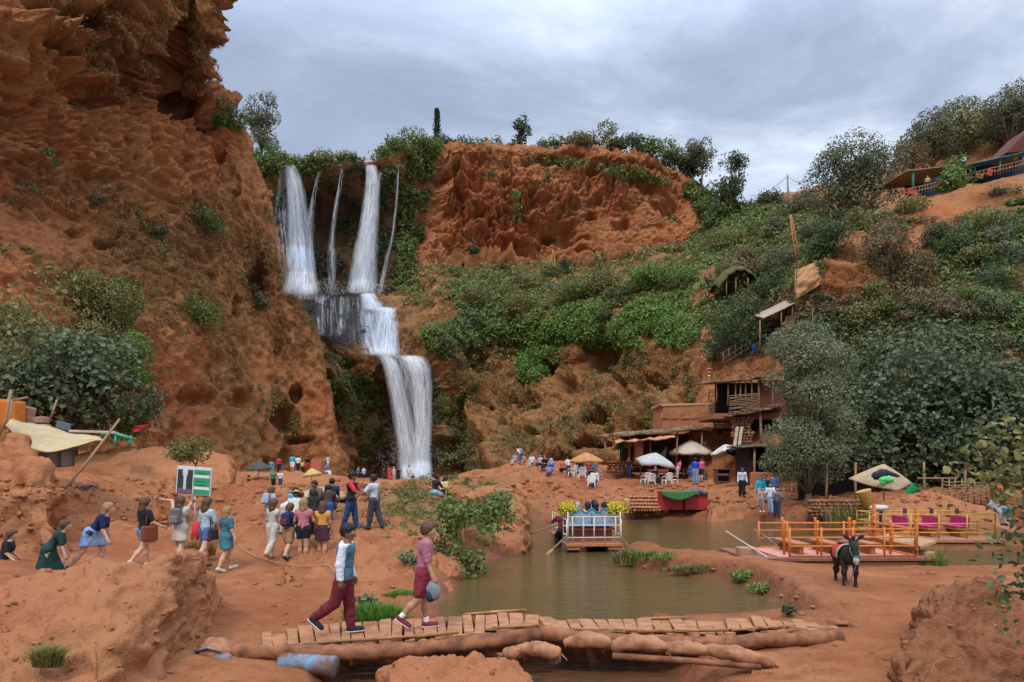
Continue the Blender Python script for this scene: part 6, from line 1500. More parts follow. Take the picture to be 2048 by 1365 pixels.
# ---------------------------------------------------------------- donkey
def donkey(px,py,d):
    e=empty('donkey',Wv(px,py,d),R(168),'dark brown donkey with a red saddle blanket standing on the bank','donkey')
    s=1.0; prs=[]
    V3=lambda x,y,z:(x,y,z)
    X=(1,0,0)
    tr=[(V3(0,-.42,.78),V3(0,.05,.76),.205,.215,(X,1.12)),(V3(0,.05,.76),V3(0,.34,.80),.215,.19,(X,1.22)),(V3(0,-.50,.82),V3(0,-.42,.78),.16,.19,(X,1.05)),(V3(0,-.1,.66),V3(0,.05,.66),.16,.16)]
    nk=[(V3(0,.36,.86),V3(0,.60,1.02),.15,.10,(X,1.5)),(V3(0,.30,.80),V3(0,.42,.70),.15,.11,(X,1.2))]
    hdp=[(V3(0,.60,1.06),V3(0,.68,1.0),.085,.085,(X,1.15)),(V3(0,.68,1.02),V3(0,.80,.72),.082,.05,(X,1.1)),(V3(0,.80,.74),V3(0,.815,.68),.055,.048)]
    ear=[]
    for sg in(-1,1): ear+=[(V3(sg*.05,.60,1.12),V3(sg*.15,.585,1.22),.025,.042,((0,1,0),2.2)),(V3(sg*.15,.585,1.22),V3(sg*.25,.57,1.27),.042,.008,((0,1,0),2.2))]
    lg=[]
    for sg,off in((-1,.05),(1,-.06)):
        x=sg*.105; y=.30+off
        lg+=[(V3(x,y,.72),V3(x,y+.01,.42),.085,.048),(V3(x,y+.01,.42),V3(x,y+.01,.40),.052,.05),(V3(x,y+.01,.40),V3(x,y,.11),.038,.03),(V3(x,y,.10),V3(x,y+.035,.055),.036,.04),(V3(x,y+.035,.05),V3(x,y+.045,.015),.045,.05)]
    for sg,off in((-1,-.05),(1,.08)):
        x=sg*.12; y=-.42+off
        lg+=[(V3(x*.9,y,.78),V3(x,y+.10,.56),.15,.085),(V3(x,y+.10,.56),V3(x,y-.07,.40),.08,.045),(V3(x,y-.07,.40),V3(x,y-.07,.38),.05,.047),(V3(x,y-.07,.38),V3(x,y-.03,.10),.037,.031),(V3(x,y-.03,.10),V3(x,y,.055),.036,.04),(V3(x,y,.05),V3(x,y+.01,.015),.045,.05)]
    V,Q=surfnets(sunion(tr+nk+hdp+ear+lg,.045),(-.45,-.75,-.05),(.45,.95,1.40),.0135)
    # coat: dark with pale muzzle, belly and eye rings
    P=V[Q].mean(1); mi=np.zeros(len(Q))
    mi[(P[:,1]>.745)&(P[:,2]<.80)]=1
    mi[(P[:,2]<.60)&(np.abs(P[:,0])<.075)&(P[:,1]>-.3)&(P[:,1]<.25)&(P[:,2]>.48)]=1
    ex=MB()
    for sg in(-1,1):
        ex.ell((sg*.076,.705,.965),(.018,.018,.018),8,6,2); ex.ell((sg*.026,.858,.70),(.012,.008,.016),8,5,2)
    q4=np.array([f for f in ex.f]); b=len(V)
    V=np.concatenate([V,np.array([tuple(v) for v in ex.v])]); mi=np.concatenate([mi,np.full(len(q4),2)])
    mesh_np('body',V,[Q,q4+b],[simple('donkey_coat',(.030,.023,.020),.85,var=.35,scale=14,bump=.5),simple('pale_muzzle',(.36,.32,.28),.9,scale=20),M((.01,.008,.007),.3)],True,midx=mi,parent=e)
    mb=MB()
    for k in range(26):
        t=k/25; y=.33+.32*t; z=1.0+.17*t
        for q in range(3): mb.tube([(rp.uniform(-.012,.012),y,z-.03),(rp.uniform(-.03,.03),y-.02,z+.05),(rp.uniform(-.04,.04),y-.03,z+.085)],[.014,.011,.004],5)
    mb.build('mane',M((.02,.016,.014),.95),e)
    mb=MB(); mb.tube([(0,-.64,.90),(0,-.72,.78),(0,-.72,.55),(0,-.70,.40)],[.03,.026,.022,.03],8); mb.ell((0,-.70,.34),(.04,.04,.10),8,6); mb.build('tail',M((.02,.016,.014),.95),e)
    def drape(u,v,r,y0,y1,a):
        an=(u-.5)*2*a; x=math.sin(an)*r; z=.78+math.cos(an)*r; 
        if abs(an)>1.5: z-= (abs(an)-1.5)*.25; x=math.copysign(r*1.0+ .01*math.sin(v*20),an)
        return (x,y0+(y1-y0)*v+.01*math.sin(u*25),z)
    mb=MB(); mb.grid(lambda u,v:drape(u,v,.235,-.36,.10,1.75),30,10,thick=lambda q:(Vector((q.x,0,q.z-.78)).normalized()*-.012)); bl=mb.build('saddle_blanket',cloth((.50,.055,.035)),e)
    for (y0,y1,c,nm) in ((.095,.135,(.55,.50,.42),'pale_stripe'),(.135,.175,(.04,.16,.14),'green_stripe'),(.175,.205,(.42,.36,.30),'pale_edge')):
        mb=MB(); mb.grid(lambda u,v:drape(u,v,.237,y0,y1,1.7),30,2,thick=lambda q:(Vector((q.x,0,q.z-.78)).normalized()*-.012)); mb.build('blanket_stripe',cloth(c),bl)
    mb=MB(); mb.ell((0,-.12,1.035),(.15,.19,.05),14,8,0,None,.03,2); mb.build('pack_saddle',cloth((.20,.10,.06)),e)
    mb=MB()
    mb.tube([(-.09,.665,1.0),(-.095,.70,.93),(-.07,.76,.83),(0,.845,.82),(.07,.76,.83),(.095,.70,.93),(.09,.665,1.0)],.010,6); mb.tube([(-.09,.63,1.06),(0,.675,1.115),(.09,.63,1.06)],.010,6); mb.tube([(.0,.80,.65),(.05,.75,.45),(.06,.6,.30),(.1,.5,.2)],.008,6)
    mb.build('halter',cloth((.06,.22,.20)),e)
donkey(1692,1178,15.2)
# ---------------------------------------------------------------- rafts
def oar(label,a,b,parent=None,blade=.16,flip=False):
    a,b=Vector(a),Vector(b); mb=MB(); v=(b-a)
    mb.tube([Vector((0,0,0)),v*.8,v],[.028,.026,.022],8); u=v.normalized()
    mb.box(v+u*.22,(.03,blade,.5),u.to_track_quat('Z','X').to_matrix(),bev=.3)
    o=mb.build('oar',POLE if not flip else simple('bleached_oar',(.46,.38,.30),.8)); o.location=a; return tag(o,label,'oar')
def rails(e,x0,x1,y0,y1,z0,z1,mat,nx,ny,levels,r=.025,name='railing',posts=None,open_=()):
    """rails round a deck; one mesh per side"""
    def side(a,b,n):
        mb=MB()
        for i in range(n+1):
            p=a.lerp(b,i/n); mb.bar(p+Vector((0,0,z0)),p+Vector((0,0,z1+(posts or 0))),r*1.15,7)
        for l in levels:
            mb.bar(a+Vector((0,0,z0+(z1-z0)*l)),b+Vector((0,0,z0+(z1-z0)*l)),r*.9,7)
        mb.build(name,mat,e)
    if 'f' not in open_: side(Vector((x0,y0,0)),Vector((x1,y0,0)),nx)
    if 'b' not in open_: side(Vector((x0,y1,0)),Vector((x1,y1,0)),nx)
    if 'l' not in open_: side(Vector((x0,y0,0)),Vector((x0,y1,0)),ny)
    if 'r' not in open_: side(Vector((x1,y0,0)),Vector((x1,y1,0)),ny)
def hull(e,x0,x1,yc,w,z0,z1,mat,along='x'):
    """trough shaped pontoon with raked ends"""
    mb=MB(); L=x1-x0
    sec=[(-.5,1),(-.42,.15),(-.25,0),(.25,0),(.42,.15),(.5,1)]
    vs=[];n=8
    for i in range(n+1):
        t=i/n; rk=max(0,1-t/.14) if t<.14 else (max(0,(t-.86)/.14))
        for (a,b) in sec:
            zz=z0+(z1-z0)*max(b,rk*.75*1.0 if b<1 else b); 
            x=x0+L*t; y=yc+a*w
            vs.append((x,y,zz) if along=='x' else (y,x,zz))
    fs=[]
    m=len(sec)
    for i in range(n):
        for k in range(m-1): fs.append([i*m+k,i*m+k+1,(i+1)*m+k+1,(i+1)*m+k])
        fs.append([i*m+m-1,i*m,(i+1)*m,(i+1)*m+m-1])
    fs.append(list(range(m))); fs.append([n*m+k for k in range(m)][::-1])
    mb.add(vs,fs); return mb.build('pontoon',mat,e)
# centre raft seen from behind
e=empty('raft',(Wv(1187,1108,24.2).x,24.2,0),R(3),'pond raft with a scalloped blue seat back, white rails and yellow flowers','boat')
orw=simple('raft_orange_edge',(.42,.16,.06),.7,dirt=.4); cream=simple('cream_paint',(.62,.55,.46),.6,dirt=.3,dirtc=(.4,.25,.15),scale=4)
for x in(-.74,.74): hull(e,-.15,5.0,x,.52,-.22,.20,simple('raft_pontoon',(.40,.20,.12),.6,dirt=.4),'y')
mb=MB(); mb.box((0,2.3,.255),(2.02,5.0,.10),bev=.1); mb.build('deck',orw,e)
mb=MB()
for x in(-1,-.82,-.41,0,.41,.82,1): mb.bar((x*.93,-.12,.30),(x*.93,-.12,1.25 if abs(x)<.9 else 1.42),.024,7)
for z in(.52,.95,1.25): mb.bar((-.93,-.12,z),(.93,-.12,z),.022,7)
mb.build('stern_railing',cream,e)
for sx in(-1,1):
    mb=MB()
    for k in range(6): mb.bar((sx*.97,-.1+k*.9,.3),(sx*.97,-.1+k*.9,1.15),.022,6)
    for z in(.6,.9,1.15): mb.bar((sx*.97,-.1,z),(sx*.97,4.4,z),.02,6)
    mb.build('side_railing',cream,e)
mb=MB(); N_=40; top=[]
for i in range(N_+1):
    x=-.86+1.72*i/N_; u=abs(((i/N_*2)%1)-.5)*2
    top.append((x,1.36+.14*math.cos(u*math.pi)**2 if abs(i-N_/2)<N_ else 1.4))
pts=[(x,.35,z) for x,z in top]+[(.86,.35,.88),(-.86,.35,.88)]
mb.prism(pts[::-1],.05,0,Vector((0,1,0))); sb=mb.build('seat_back',simple('powder_blue',(.24,.34,.46),.6,var=.12,dirt=.15),e)
mb=MB(); mb.tube([(x,.345,z+.005) for x,z in top],.028,7); mb.bar((0,.335,.9),(0,.335,1.38),.02,6); mb.bar((-.86,.335,.88),(-.86,.335,1.38),.024,6); mb.bar((.86,.335,.88),(.86,.335,1.38),.024,6); mb.build('trim',simple('teal_trim',(.03,.22,.28),.5),sb)
mb=MB(); mb.box((0,.70,.76),(1.75,.5,.09)); mb.box((0,.70,.52),(1.6,.06,.42)); mb.build('bench',simple('bench_red',(.28,.10,.08),.8),e)
mb=MB(); mb.box((0,2.3,.76),(1.75,.45,.09)); mb.box((0,2.3,.52),(1.6,.06,.42)); mb.build('bench',simple('bench_red2',(.25,.09,.07),.8),e)
for sx in(-1,1):
    rng=np.random.RandomState(60+sx); C=rng.normal(size=(420,3))*np.array([.15,.12,.13])+np.array([sx*.86,.42,1.52]); C[:,2]-=np.abs(C[:,0]-sx*.86)*.2
    Nn=unit(420); Vq,Qq=quads(C,Nn,.085,.8); T=np.repeat(np.clip(rng.normal(.5,.25,420),0,1),4)
    mesh_np('flower_bunch',Vq,Qq,LM['yellow'] ,False,attrs={'tint':np.stack([T,T,T],-1)},parent=e)
    C=rng.normal(size=(120,3))*np.array([.15,.11,.12])+np.array([sx*.86,.45,1.42]); Vq,Qq=quads(C,unit(120),.11,.5); T=np.repeat(rng.uniform(0,1,120),4)
    mesh_np('flower_leaves',Vq,Qq,LM['green'],False,attrs={'tint':np.stack([T,T,T],-1)},parent=e)
RX,RY=e.location.x,e.location.y
G8='passengers on the centre raft'
for i,(x,dy,c,hr,lb) in enumerate([(-.48,.72,(.05,.03,.03),'grey','with pale hair, left of the raft bench'),(-.12,.72,(.5,.4,.05),'black','in dark yellow near the middle of the raft bench'),(.16,.72,(.15,.05,.12),'black','in plum beside the middle of the raft bench'),(.5,.72,(.35,.36,.42),'black','in grey at the right of the raft bench'),(.3,2.3,(.5,.2,.15),'black','in rust on the forward bench of the raft')]):
    person('raft passenger '+lb,0,0,60,4,'tan',hr,.06,c,.5,bcol=(.05,.05,.08),sit=.81,legs=SIT,hm=1.72,pos=(RX+x,RY+dy,0),group=G8,z=0)
person('rower in dark red at the left side of the centre raft',0,0,60,20,'brown','black',0,(.16,.02,.03),.5,bcol=(.02,.02,.03),sit=.30,legs=((60,60),(60,60)),arms=((60,20,40),(50,20,50)),hm=1.7,pos=(RX-1.02,RY+.9,.1),z=.28,lean=15)
oar('long pale oar reaching left from the centre raft',(RX-.95,RY+.8,1.0),(RX-2.3,RY+1.6,.45)); oar('dark oar dipping left behind the centre raft',(RX-.95,RY+.1,.55),(RX-1.5,RY-.4,.12)); oar('dark oar dipping right behind the centre raft',(RX+.98,RY+.6,.55),(RX+1.35,RY+.2,.1))
def bench(e,x,y,z,L,w,mat,ax='y',back=True,name='bench'):
    mb=MB(); sz=(w,L,.07) if ax=='y' else (L,w,.07)
    mb.box((x,y,z),sz); mb.box((x,y,z-.2),(sz[0]*.3,sz[1]*.9,.34)); mb.build(name,mat,e)
# orange raft
ox=Wv(1650,1138,20.6)
e=empty('raft',(ox.x,20.6,0),R(1.5),'long moored raft with bright orange railings, nearest the donkey','boat')
og=simple('orange_paint',(.62,.19,.035),.5,var=.12,dirt=.12); ogd=simple('worn_orange',(.42,.16,.06),.7,dirt=.35)
hl=simple('ochre_hull',(.40,.20,.09),.75,var=.2,dirt=.3)
for y in(-.55,1.15): hull(e,-2.75,3.0,y,.62,-.2,.25,hl)
mb=MB(); mb.box((.1,.3,.34),(5.6,2.5,.10),bev=.1); mb.build('deck',simple('dark_deck_edge',(.22,.09,.055),.8,dirt=.3),e)
mb=MB(); mb.box((.45,.3,.405),(4.4,2.3,.025),bev=.1); mb.build('deck_boards',simple('salmon_deck',(.55,.25,.18),.8,dirt=.2),e)
rails(e,-1.45,2.25,-.85,1.45,.42,1.20,og,4,2,(.03,.38,.70,1.0),.027,posts=.06,open_='l')
mb=MB()
for k,x in enumerate((-1.4,-.9,-.4,.15,.7,1.25,1.8)):   # upright seat arms along the middle
    for y in((-.35,.95)[k%2],): mb.tube([(x,y,.42),(x,y,1.32),(x,y,1.42)],[.035,.035,.05],8)
build_each(mb,'seat_arm',og,e)
for x in(-.9,.15,1.25): bench(e,x,.3,.72,1.6,.42,ogd)
mb=MB(); mb.box((2.62,.3,.75),(.5,2.3,.10),Matrix.Rotation(-.35,3,'Y')); mb.box((2.7,.3,.3),(.3,2.3,.5)); mb.build('stern_box',simple('stern_wood',(.42,.26,.14),.8,dirt=.3),e)
mb=MB(); mb.box((-2.35,.1,.48),(.55,.4,.22)); mb.build('bow_seat',simple('bow_seat',(.36,.20,.13),.8),e)
for k,y in enumerate((-.8,1.4)):
    mb=MB()
    for z in np.linspace(.45,1.75,8): mb.box((2.28,y,z),(.05,.12,.14),Matrix.Rotation(.25*math.sin(z*9+k),3,'X'))
    mb.bar((2.3,y,.42),(2.3,y,1.78),.05,8); mb.build('carved_post',og,e)
oar('pale oar slanting down left of the orange raft into the bank',Wv(1452,1063,21.6),Wv(1548,1124,19.6),flip=True); oar('brown oar slanting toward the orange railings',Wv(1508,1059,22.4),Wv(1552,1088,21.6))
# yellow raft
yx=Wv(1868,1100,25.2)
e=empty('raft',(yx.x,25.2,0),R(-2),'moored raft with yellow railings and pink seats, behind the orange raft','boat')
yl=simple('yellow_paint',(.56,.37,.05),.55,var=.12,dirt=.15); pk=simple('pink_cushion',(.45,.035,.14),.7); pu=simple('purple_paint',(.13,.035,.09),.6)
for y in(-.45,1.0): hull(e,-2.4,2.1,y,.55,-.18,.26,hl)
mb=MB(); mb.box((-.1,.3,.36),(4.5,2.2,.12),bev=.1); mb.build('deck',simple('plank_edge',(.42,.18,.10),.8,dirt=.3),e)
rails(e,-2.2,1.75,-.7,1.3,.44,1.30,yl,4,2,(.25,.62,1.0),.024,posts=.03,open_='')
mb=MB()
for x in(-1.45,-.55,.45,1.4): mb.box((x,.95,.92),(.12,.10,1.04),bev=.2)
build_each(mb,'seat_post',pu,e)
for x in(-1.2,-.05,1.0): (bench(e,x,.45,.72,1.1,.42,ogd),MB().box((x,.45,.80),(.44,1.1,.09),bev=.3).box((x+.2,.45,1.0),(.08,1.1,.36),bev=.3).build('cushion',pk,e))
mb=MB(); mb.ell((-1.6,.8,1.45),(.35,.25,.12),12,7,0,None,.15,3); mb.build('folded_cloth',cloth((.5,.45,.42)),e)
# ---------------------------------------------------------------- parasols
def parasol(label,px,ptop,wpx,hpx,d,c,pbase=None,n=8,tilt=(0,0),c2=None,val=.12,scal=False,pole=(.30,.22,.16),name='parasol',cat='parasol',square=False):
    top=Wv(px,ptop,d); s=d/F; r=wpx*s/2; h=hpx*s
    zb=Wv(px,pbase,d).z if pbase else hit(px,ptop+60)[0].z
    e=empty(name,(top.x,d,zb),0,label,cat); hh=top.z-zb
    Mt=Matrix.Rotation(R(tilt[0]),3,'X')@Matrix.Rotation(R(tilt[1]),3,'Y')
    def canopy(u,v,vs=0):
        an=2*math.pi*u
        if square: k=1/max(abs(math.cos(an)),abs(math.sin(an)))*.85
        else:
            seg=(u*n)%1; k=math.cos(math.pi/n)/math.cos((seg-.5)*2*math.pi/n)
        sc=1-.06*math.sin(math.pi*((u*n)%1))*v
        return Vector((math.cos(an)*r*v*k*sc,math.sin(an)*r*v*k*sc*.95,-h*(v**1.15)-.05*r*math.sin(math.pi*((u*n)%1))*v*v))
    mats=[M(c,.8,trans=.3,var=.14,scale=3)]+([M(c2,.8,trans=.3)] if c2 else [])
    nu=n*6; nv=6; mb=MB(); vs=[];fs=[];mi=[]
    for j in range(nv+1):
        for i in range(nu): vs.append(Mt@canopy(i/nu,(j+.02)/nv)+Vector((0,0,hh)))
    for j in range(nv):
        for i in range(nu): fs.append([j*nu+i,j*nu+(i+1)%nu,(j+1)*nu+(i+1)%nu,(j+1)*nu+i]); mi.append((i*n//nu)%2 if c2 else 0)
    b=len(vs)
    for i in range(nu):
        q=canopy(i/nu,1.0); lo=val*(.6+.4*abs(math.sin(math.pi*(i/nu)*n*(2 if scal else 1)))); vs.append(Mt@(q*1.0)+Vector((0,0,hh-lo)))
    for i in range(nu): fs.append([nv*nu+i,nv*nu+(i+1)%nu,b+(i+1)%nu,b+i]); mi.append((i*n//nu)%2 if c2 else 0)
    me=MB(); 
    for f,m_ in zip(fs,mi): me.f.append(f);me.m.append(m_);me.s.append(True)
    me.v=[tuple(v) for v in vs]; o=me.build('canopy',mats,e)
    sol=o.modifiers.new('thickness','SOLIDIFY'); sol.thickness=.012
    pm=MB(); pm.bar((0,0,-.1),Mt@Vector((0,0,-h*.1))+Vector((0,0,hh)),.03,8); pm.build('pole',M(pole,.7),e)
    rb=MB()
    for k in range(n):
        q=canopy(k/n,.97); rb.bar(Mt@Vector((0,0,-h*.1))+Vector((0,0,hh-.02)),Mt@q+Vector((0,0,hh-.03)),.012,5)
    rb.build('ribs',M((.25,.2,.16),.7),e)
    return e
parasol('wide orange sunshade above a crowded table on the left of the yard',1173,905,70,17,52,(.62,.30,.10),968,4)
parasol('large cream parasol in the middle of the yard',1382,880,88,25,56,(.70,.60,.46),952,8,val=.2,scal=True)
parasol('drooping grey white parasol in front of the cream one',1312,906,82,17,50,(.55,.55,.51),970,4,(8,6),val=.22,square=True)
parasol('flat white parasol left of the black one',1450,889,66,16,53,(.72,.69,.63),945,6,(-10,-8))
parasol('tattered black parasol at the edge of the big stall',1492,887,76,20,51,(.02,.022,.022),950,8,(-6,10))
parasol('yellow and green parasol tucked under the brush roof',1243,880,46,14,57,(.60,.42,.07),935,8,(0,-14),(.03,.20,.10))
parasol('small navy and cream parasol behind the grey one',1334,893,40,22,58,(.03,.035,.10),945,8,(18,14),(.62,.50,.33))
big=parasol('big beige parasol with a dark patch and a green rag, over the right stall',1768,929,128,34,31.5,(.55,.40,.24),1003,4,(16,4),val=.06)
parasol('dark grey green parasol on the left rock',517,922,52,15,54,(.10,.105,.075),980,8,(4,-4))
parasol('small yellow scalloped parasol on a leaning white pole',623,937,38,12,41,(.62,.47,.16),985,10,(0,-8),val=.12,scal=True,pole=(.6,.57,.5))
parasol('low beige scalloped sunshade over the dark stall behind the group',640,974,104,16,27.5,(.52,.40,.22),1010,10,(6,0),val=.14,scal=True)
mb=MB(); c=Wv(760,0,0)
def B(px0,py0,px1,py1,d,dep,z=None):
    """centre and size of a box whose front face covers a photo rectangle at distance d"""
    a=Wv(px0,py0,d);b=Wv(px1,py1,d); return Vector(((a.x+b.x)/2,d+dep/2,(a.z+b.z)/2)),(abs(b.x-a.x),dep,abs(a.z-b.z))
def wavy_roof(mb,px0,py0,px1,py1,d0,d1,rise=0,th=.14,amp=.10,seed=0,mi=0):
    """sagging brush or cloth roof: front edge between two photo points, running back to d1"""
    a,b=Wv(px0,py0,d0),Wv(px1,py1,d0); rr=np.random.RandomState(seed)
    def f(u,v):
        p=a.lerp(b,u); k=float(fbm(np.array([[u*7+seed,v*4,seed*1.7]]),3)[0])
        return Vector((p.x+.05*k,d0+(d1-d0)*v,p.z+rise*v+amp*k-.10*math.sin(math.pi*u)*amp*4))
    mb.grid(f,26,8,mi,thick=th)
def fringe(mb,px0,py0,px1,py1,d,n=60,seed=0,r=.022,L=.5,mi=0):
    a,b=Wv(px0,py0,d),Wv(px1,py1,d); rr=random.Random(seed)
    for i in range(n):
        p=a.lerp(b,rr.uniform(-.01,1.01))+Vector((0,rr.uniform(-.1,.5),rr.uniform(-.02,.16)))
        mb.bar(p+Vector((rr.uniform(-.2,.2),-L*rr.uniform(.3,1),rr.uniform(-.12,.05))),p+Vector((rr.uniform(-.2,.2),L,rr.uniform(-.05,.08))),r,5,mi)
def post(mb,px,py0,py1,d,r=.06,lean=0,mi=0):
    a=Wv(px,py0,d);b=Wv(px+lean,py1,d); rr=random.Random(int(px*7+py0)); m=a.lerp(b,.5)+Vector((rr.uniform(-.04,.04),0,0)); mb.tube([a,m,b],[r,r*.95,r*.85],7,mi)
def _shift(m,e):
    m.v=[tuple(Vector(v)-e.location) for v in m.v]; return m
def sub(name,mat,mb,e):
    if name in('post','stake','stringer','frame_pole'):
        for m in islands(mb): sub({'post':'upright_post','stake':'fence_stake','stringer':'stair_beam','frame_pole':'tent_pole'}[name],mat,m,e)
        return
    o=mb.build(name,mat,e)
    me=o.data
    co=np.empty(len(me.vertices)*3,np.float32); me.vertices.foreach_get('co',co); co=co.reshape(-1,3)-np.array(e.location,np.float32); me.vertices.foreach_set('co',co.ravel()); me.update(); return o
def rubble(mb,px0,py0,px1,py1,d,sz=7,seed=0,mi=0,dep=.5):
    rr=random.Random(seed); x=px0; y=py0
    while y<py1:
        x=px0+rr.uniform(-3,3)
        while x<px1:
            w=rr.uniform(.7,1.6)*sz; p=Wv(x+w/2,y+sz*.4,d); s=d/F
            mb.ell(p+Vector((0,rr.uniform(-.06,.06)+dep*.5,0)),(w*s*.58,dep*.6,sz*s*.55),7,5,mi,Matrix.Rotation(rr.uniform(-.2,.2),3,'Y'),.14,rr.randint(0,999)); x+=w
        y+=sz*.85
STONE=simple('rubble_stone',(.30,.13,.07),.95,var=.4,scale=2.5,bump=.6)
# --- square clay room on the slope
e=empty('clay_room',Wv(1371,853,63),0,'square roofless looking clay room with smooth orange walls, above the yard','building')
mb=MB(); c,s=B(1325,812,1417,875,63,4); mb.box(c,s,bev=.03,jit=.06)
for k in range(5): 
    x=1330+k*20; mb.box(Wv(x,832,62.95),(.7,.08,.5),jit=.05)
sub('wall',CLAY,mb,e)
mb=MB(); c,s=B(1322,807,1420,813,62.9,4.4); mb.box(c,s,bev=.2,jit=.05); sub('coping',simple('pale_coping',(.50,.25,.13),.9),mb,e)
# --- clay house
e=empty('clay_house',Wv(1430,905,58),0,'low flat roofed clay house with a brown wall, behind the black parasol','building')
mb=MB(); c,s=B(1388,862,1474,935,58,4); mb.box(c,s,bev=.03,jit=.06); sub('wall',CLAY2,mb,e)
mb=MB(); wavy_roof(mb,1383,857,1478,852,57.6,62,.1,.16,.07,3); mb.box(Wv(1405,857,57.4),(1.7,.3,.25),Matrix.Rotation(.15,3,'Y'),jit=.05); sub('roof',simple('mud_roof',(.46,.22,.12),.95,var=.3),mb,e)
mb=MB(); c,s=B(1437,861,1444,868,57.93,.1); mb.box(c,s); sub('vent',DARK,mb,e)
mb=MB()
for k in range(10): post(mb,1392+k*4.2,884,897+k%2,57.8,.03,1)
mb.bar(Wv(1390,884,57.8),Wv(1434,889,57.8),.03); sub('twig_rail',POLE,mb,e)
# --- brush roofed shelter
e=empty('brush_shelter',Wv(1310,920,57),0,'long brush roofed shelter on crooked poles, dark inside, at the back of the yard','shelter')
mb=MB(); wavy_roof(mb,1208,872,1412,853,55,60,.35,.20,.12,1); fringe(mb,1210,872,1410,853,55,70,2); sub('roof',STRAW,mb,e)
mb=MB(); 
for x,y0,y1,l in ((1212,930,872,-2),(1258,932,866,2),(1300,935,864,0),(1352,935,858,3),(1404,935,854,0)): post(mb,x,y0,y1,55.4,.075,l)
sub('post',POLE,mb,e)
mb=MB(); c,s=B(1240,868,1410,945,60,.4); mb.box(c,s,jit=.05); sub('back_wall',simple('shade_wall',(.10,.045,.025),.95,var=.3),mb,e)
mb=MB(); rubble(mb,1215,922,1262,945,56,7,3); sub('low_wall',STONE,mb,e)
o=MB(); wavy_roof(o,1232,884,1352,874,53.5,56,.25,.05,.22,5); aw=o.build('cloth_awning',simple('orange_cloth',(.56,.26,.12),.85,var=.25,trans=.2)); tag(aw,'rumpled orange cloth awning slung below the brush roof','awning'); 
mb=MB(); mb.tube([Wv(1276,930,55),Wv(1278,905,55),Wv(1277,880,55)],[.42,.36,.4],9); o=mb.build('clay_pillar',CLAY); tag(o,'fat clay pillar under the cloth awning','pillar')
# --- stick hut
e=empty('stick_hut',Wv(1500,830,55),0,'dark hut of sticks with thin poles and a woven rail, above the stairs','hut')
mb=MB(); wavy_roof(mb,1427,762,1562,747,53.5,58.5,.4,.18,.12,7); fringe(mb,1428,764,1560,748,53.5,60,8); sub('roof',STRAW,mb,e)
mb=MB()
for x,y0,y1,l in ((1433,805,764,0),(1455,812,760,1),(1471,815,758,0),(1481,815,757,0),(1490,815,755,1),(1503,815,753,0),(1518,830,750,-2),(1545,830,749,0)): post(mb,x,y0,y1,54,.055,l)
sub('post',POLE,mb,e)
mb=MB(); 
for k in range(9):
    y=792+k*3.4; P=[Wv(1458+(62)*t,y-5*t+rp.uniform(-1.2,1.2),53.8) for t in np.linspace(0,1,7)]; mb.tube(P,.035,5)
sub('woven_rail',POLE,mb,e)
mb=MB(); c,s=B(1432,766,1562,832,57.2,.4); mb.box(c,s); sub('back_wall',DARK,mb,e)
mb=MB(); c,s=B(1520,760,1575,832,54.4,.3); mb.box(c,s,jit=.04); sub('side_wall',simple('dark_red_wall',(.13,.04,.025),.95),mb,e)
mb=MB(); c,s=B(1428,826,1575,838,53.6,4.5); mb.box(c,s,bev=.1,jit=.04); sub('floor_slab',CLAY2,mb,e)
# --- stone hut below it
e=empty('stone_hut',Wv(1515,900,54),0,'stone pillared hut with a log roof, half hidden by the feathery tree','hut')
mb=MB(); wavy_roof(mb,1458,830,1580,808,52.4,56,.2,.14,.08,11); fringe(mb,1464,828,1578,808,52.4,40,12,.05,.7); sub('roof',STRAW,mb,e)
mb=MB(); rubble(mb,1466,834,1502,905,53,7,13); sub('stone_pillar',STONE,mb,e)
mb=MB(); post(mb,1522,895,822,52.8,.11,-2); post(mb,1560,895,818,52.8,.09,1); sub('post',POLE,mb,e)
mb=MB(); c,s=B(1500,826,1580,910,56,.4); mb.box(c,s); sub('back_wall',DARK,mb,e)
mb=MB(); c=Wv(1474,880,52.6)
for k in range(2):
    mb=MB(); mb.box(Wv(1471+k*9,880,52.5-.1*k),(.22,.08,2.0),Matrix.Rotation(.14,3,'Y'))
    o=mb.build('leaning_board',simple('pale_board',(.6,.5,.36),.8,dirt=.3)); tag(o,('left','right')[k]+' one of two pale boards leaning against the stone pillar','board')
# --- dark stall under the tree
e=empty('dark_stall',Wv(1550,960,46),0,'deep dark stall behind the group on the bank, under the feathery tree','stall')
mb=MB(); wavy_roof(mb,1492,893,1640,886,45,49,.15,.10,.06,15); sub('roof',simple('stall_roof',(.10,.085,.06),.9,var=.3),mb,e)
mb=MB()
for x in (1509,1560,1606): post(mb,x,965,890,45.3,.09)
sub('post',POLE,mb,e)
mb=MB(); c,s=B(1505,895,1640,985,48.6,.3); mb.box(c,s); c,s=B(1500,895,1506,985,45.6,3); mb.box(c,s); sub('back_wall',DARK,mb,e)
mb=MB(); c,s=B(1503,945,1548,972,45.1,.5); mb.box(c,s,jit=.03); sub('counter',POLEO,mb,e)
e=empty('trestle_stall',Wv(1760,1020,36),0,'long gloomy stall under the big fig tree on the right bank','stall')
mb=MB(); c,s=B(1600,915,2100,1010,39.5,.3); mb.box(c,s); sub('back_wall',DARK,mb,e)  # near-black sheet standing in for the shade beneath the fig crown
mb=MB(); c,s=B(1600,1002,1760,1030,35.8,.35); rubble(mb,1620,1000,1735,1028,35.5,8,17); sub('low_wall',STONE,mb,e)
mb=MB()
for x in (1652,1712,1850,1930): post(mb,x,1010,925,36.5,.07,rp.uniform(-3,3))
mb.bar(Wv(1835,957,36),Wv(1915,957,36),.05); sub('post',POLE,mb,e)
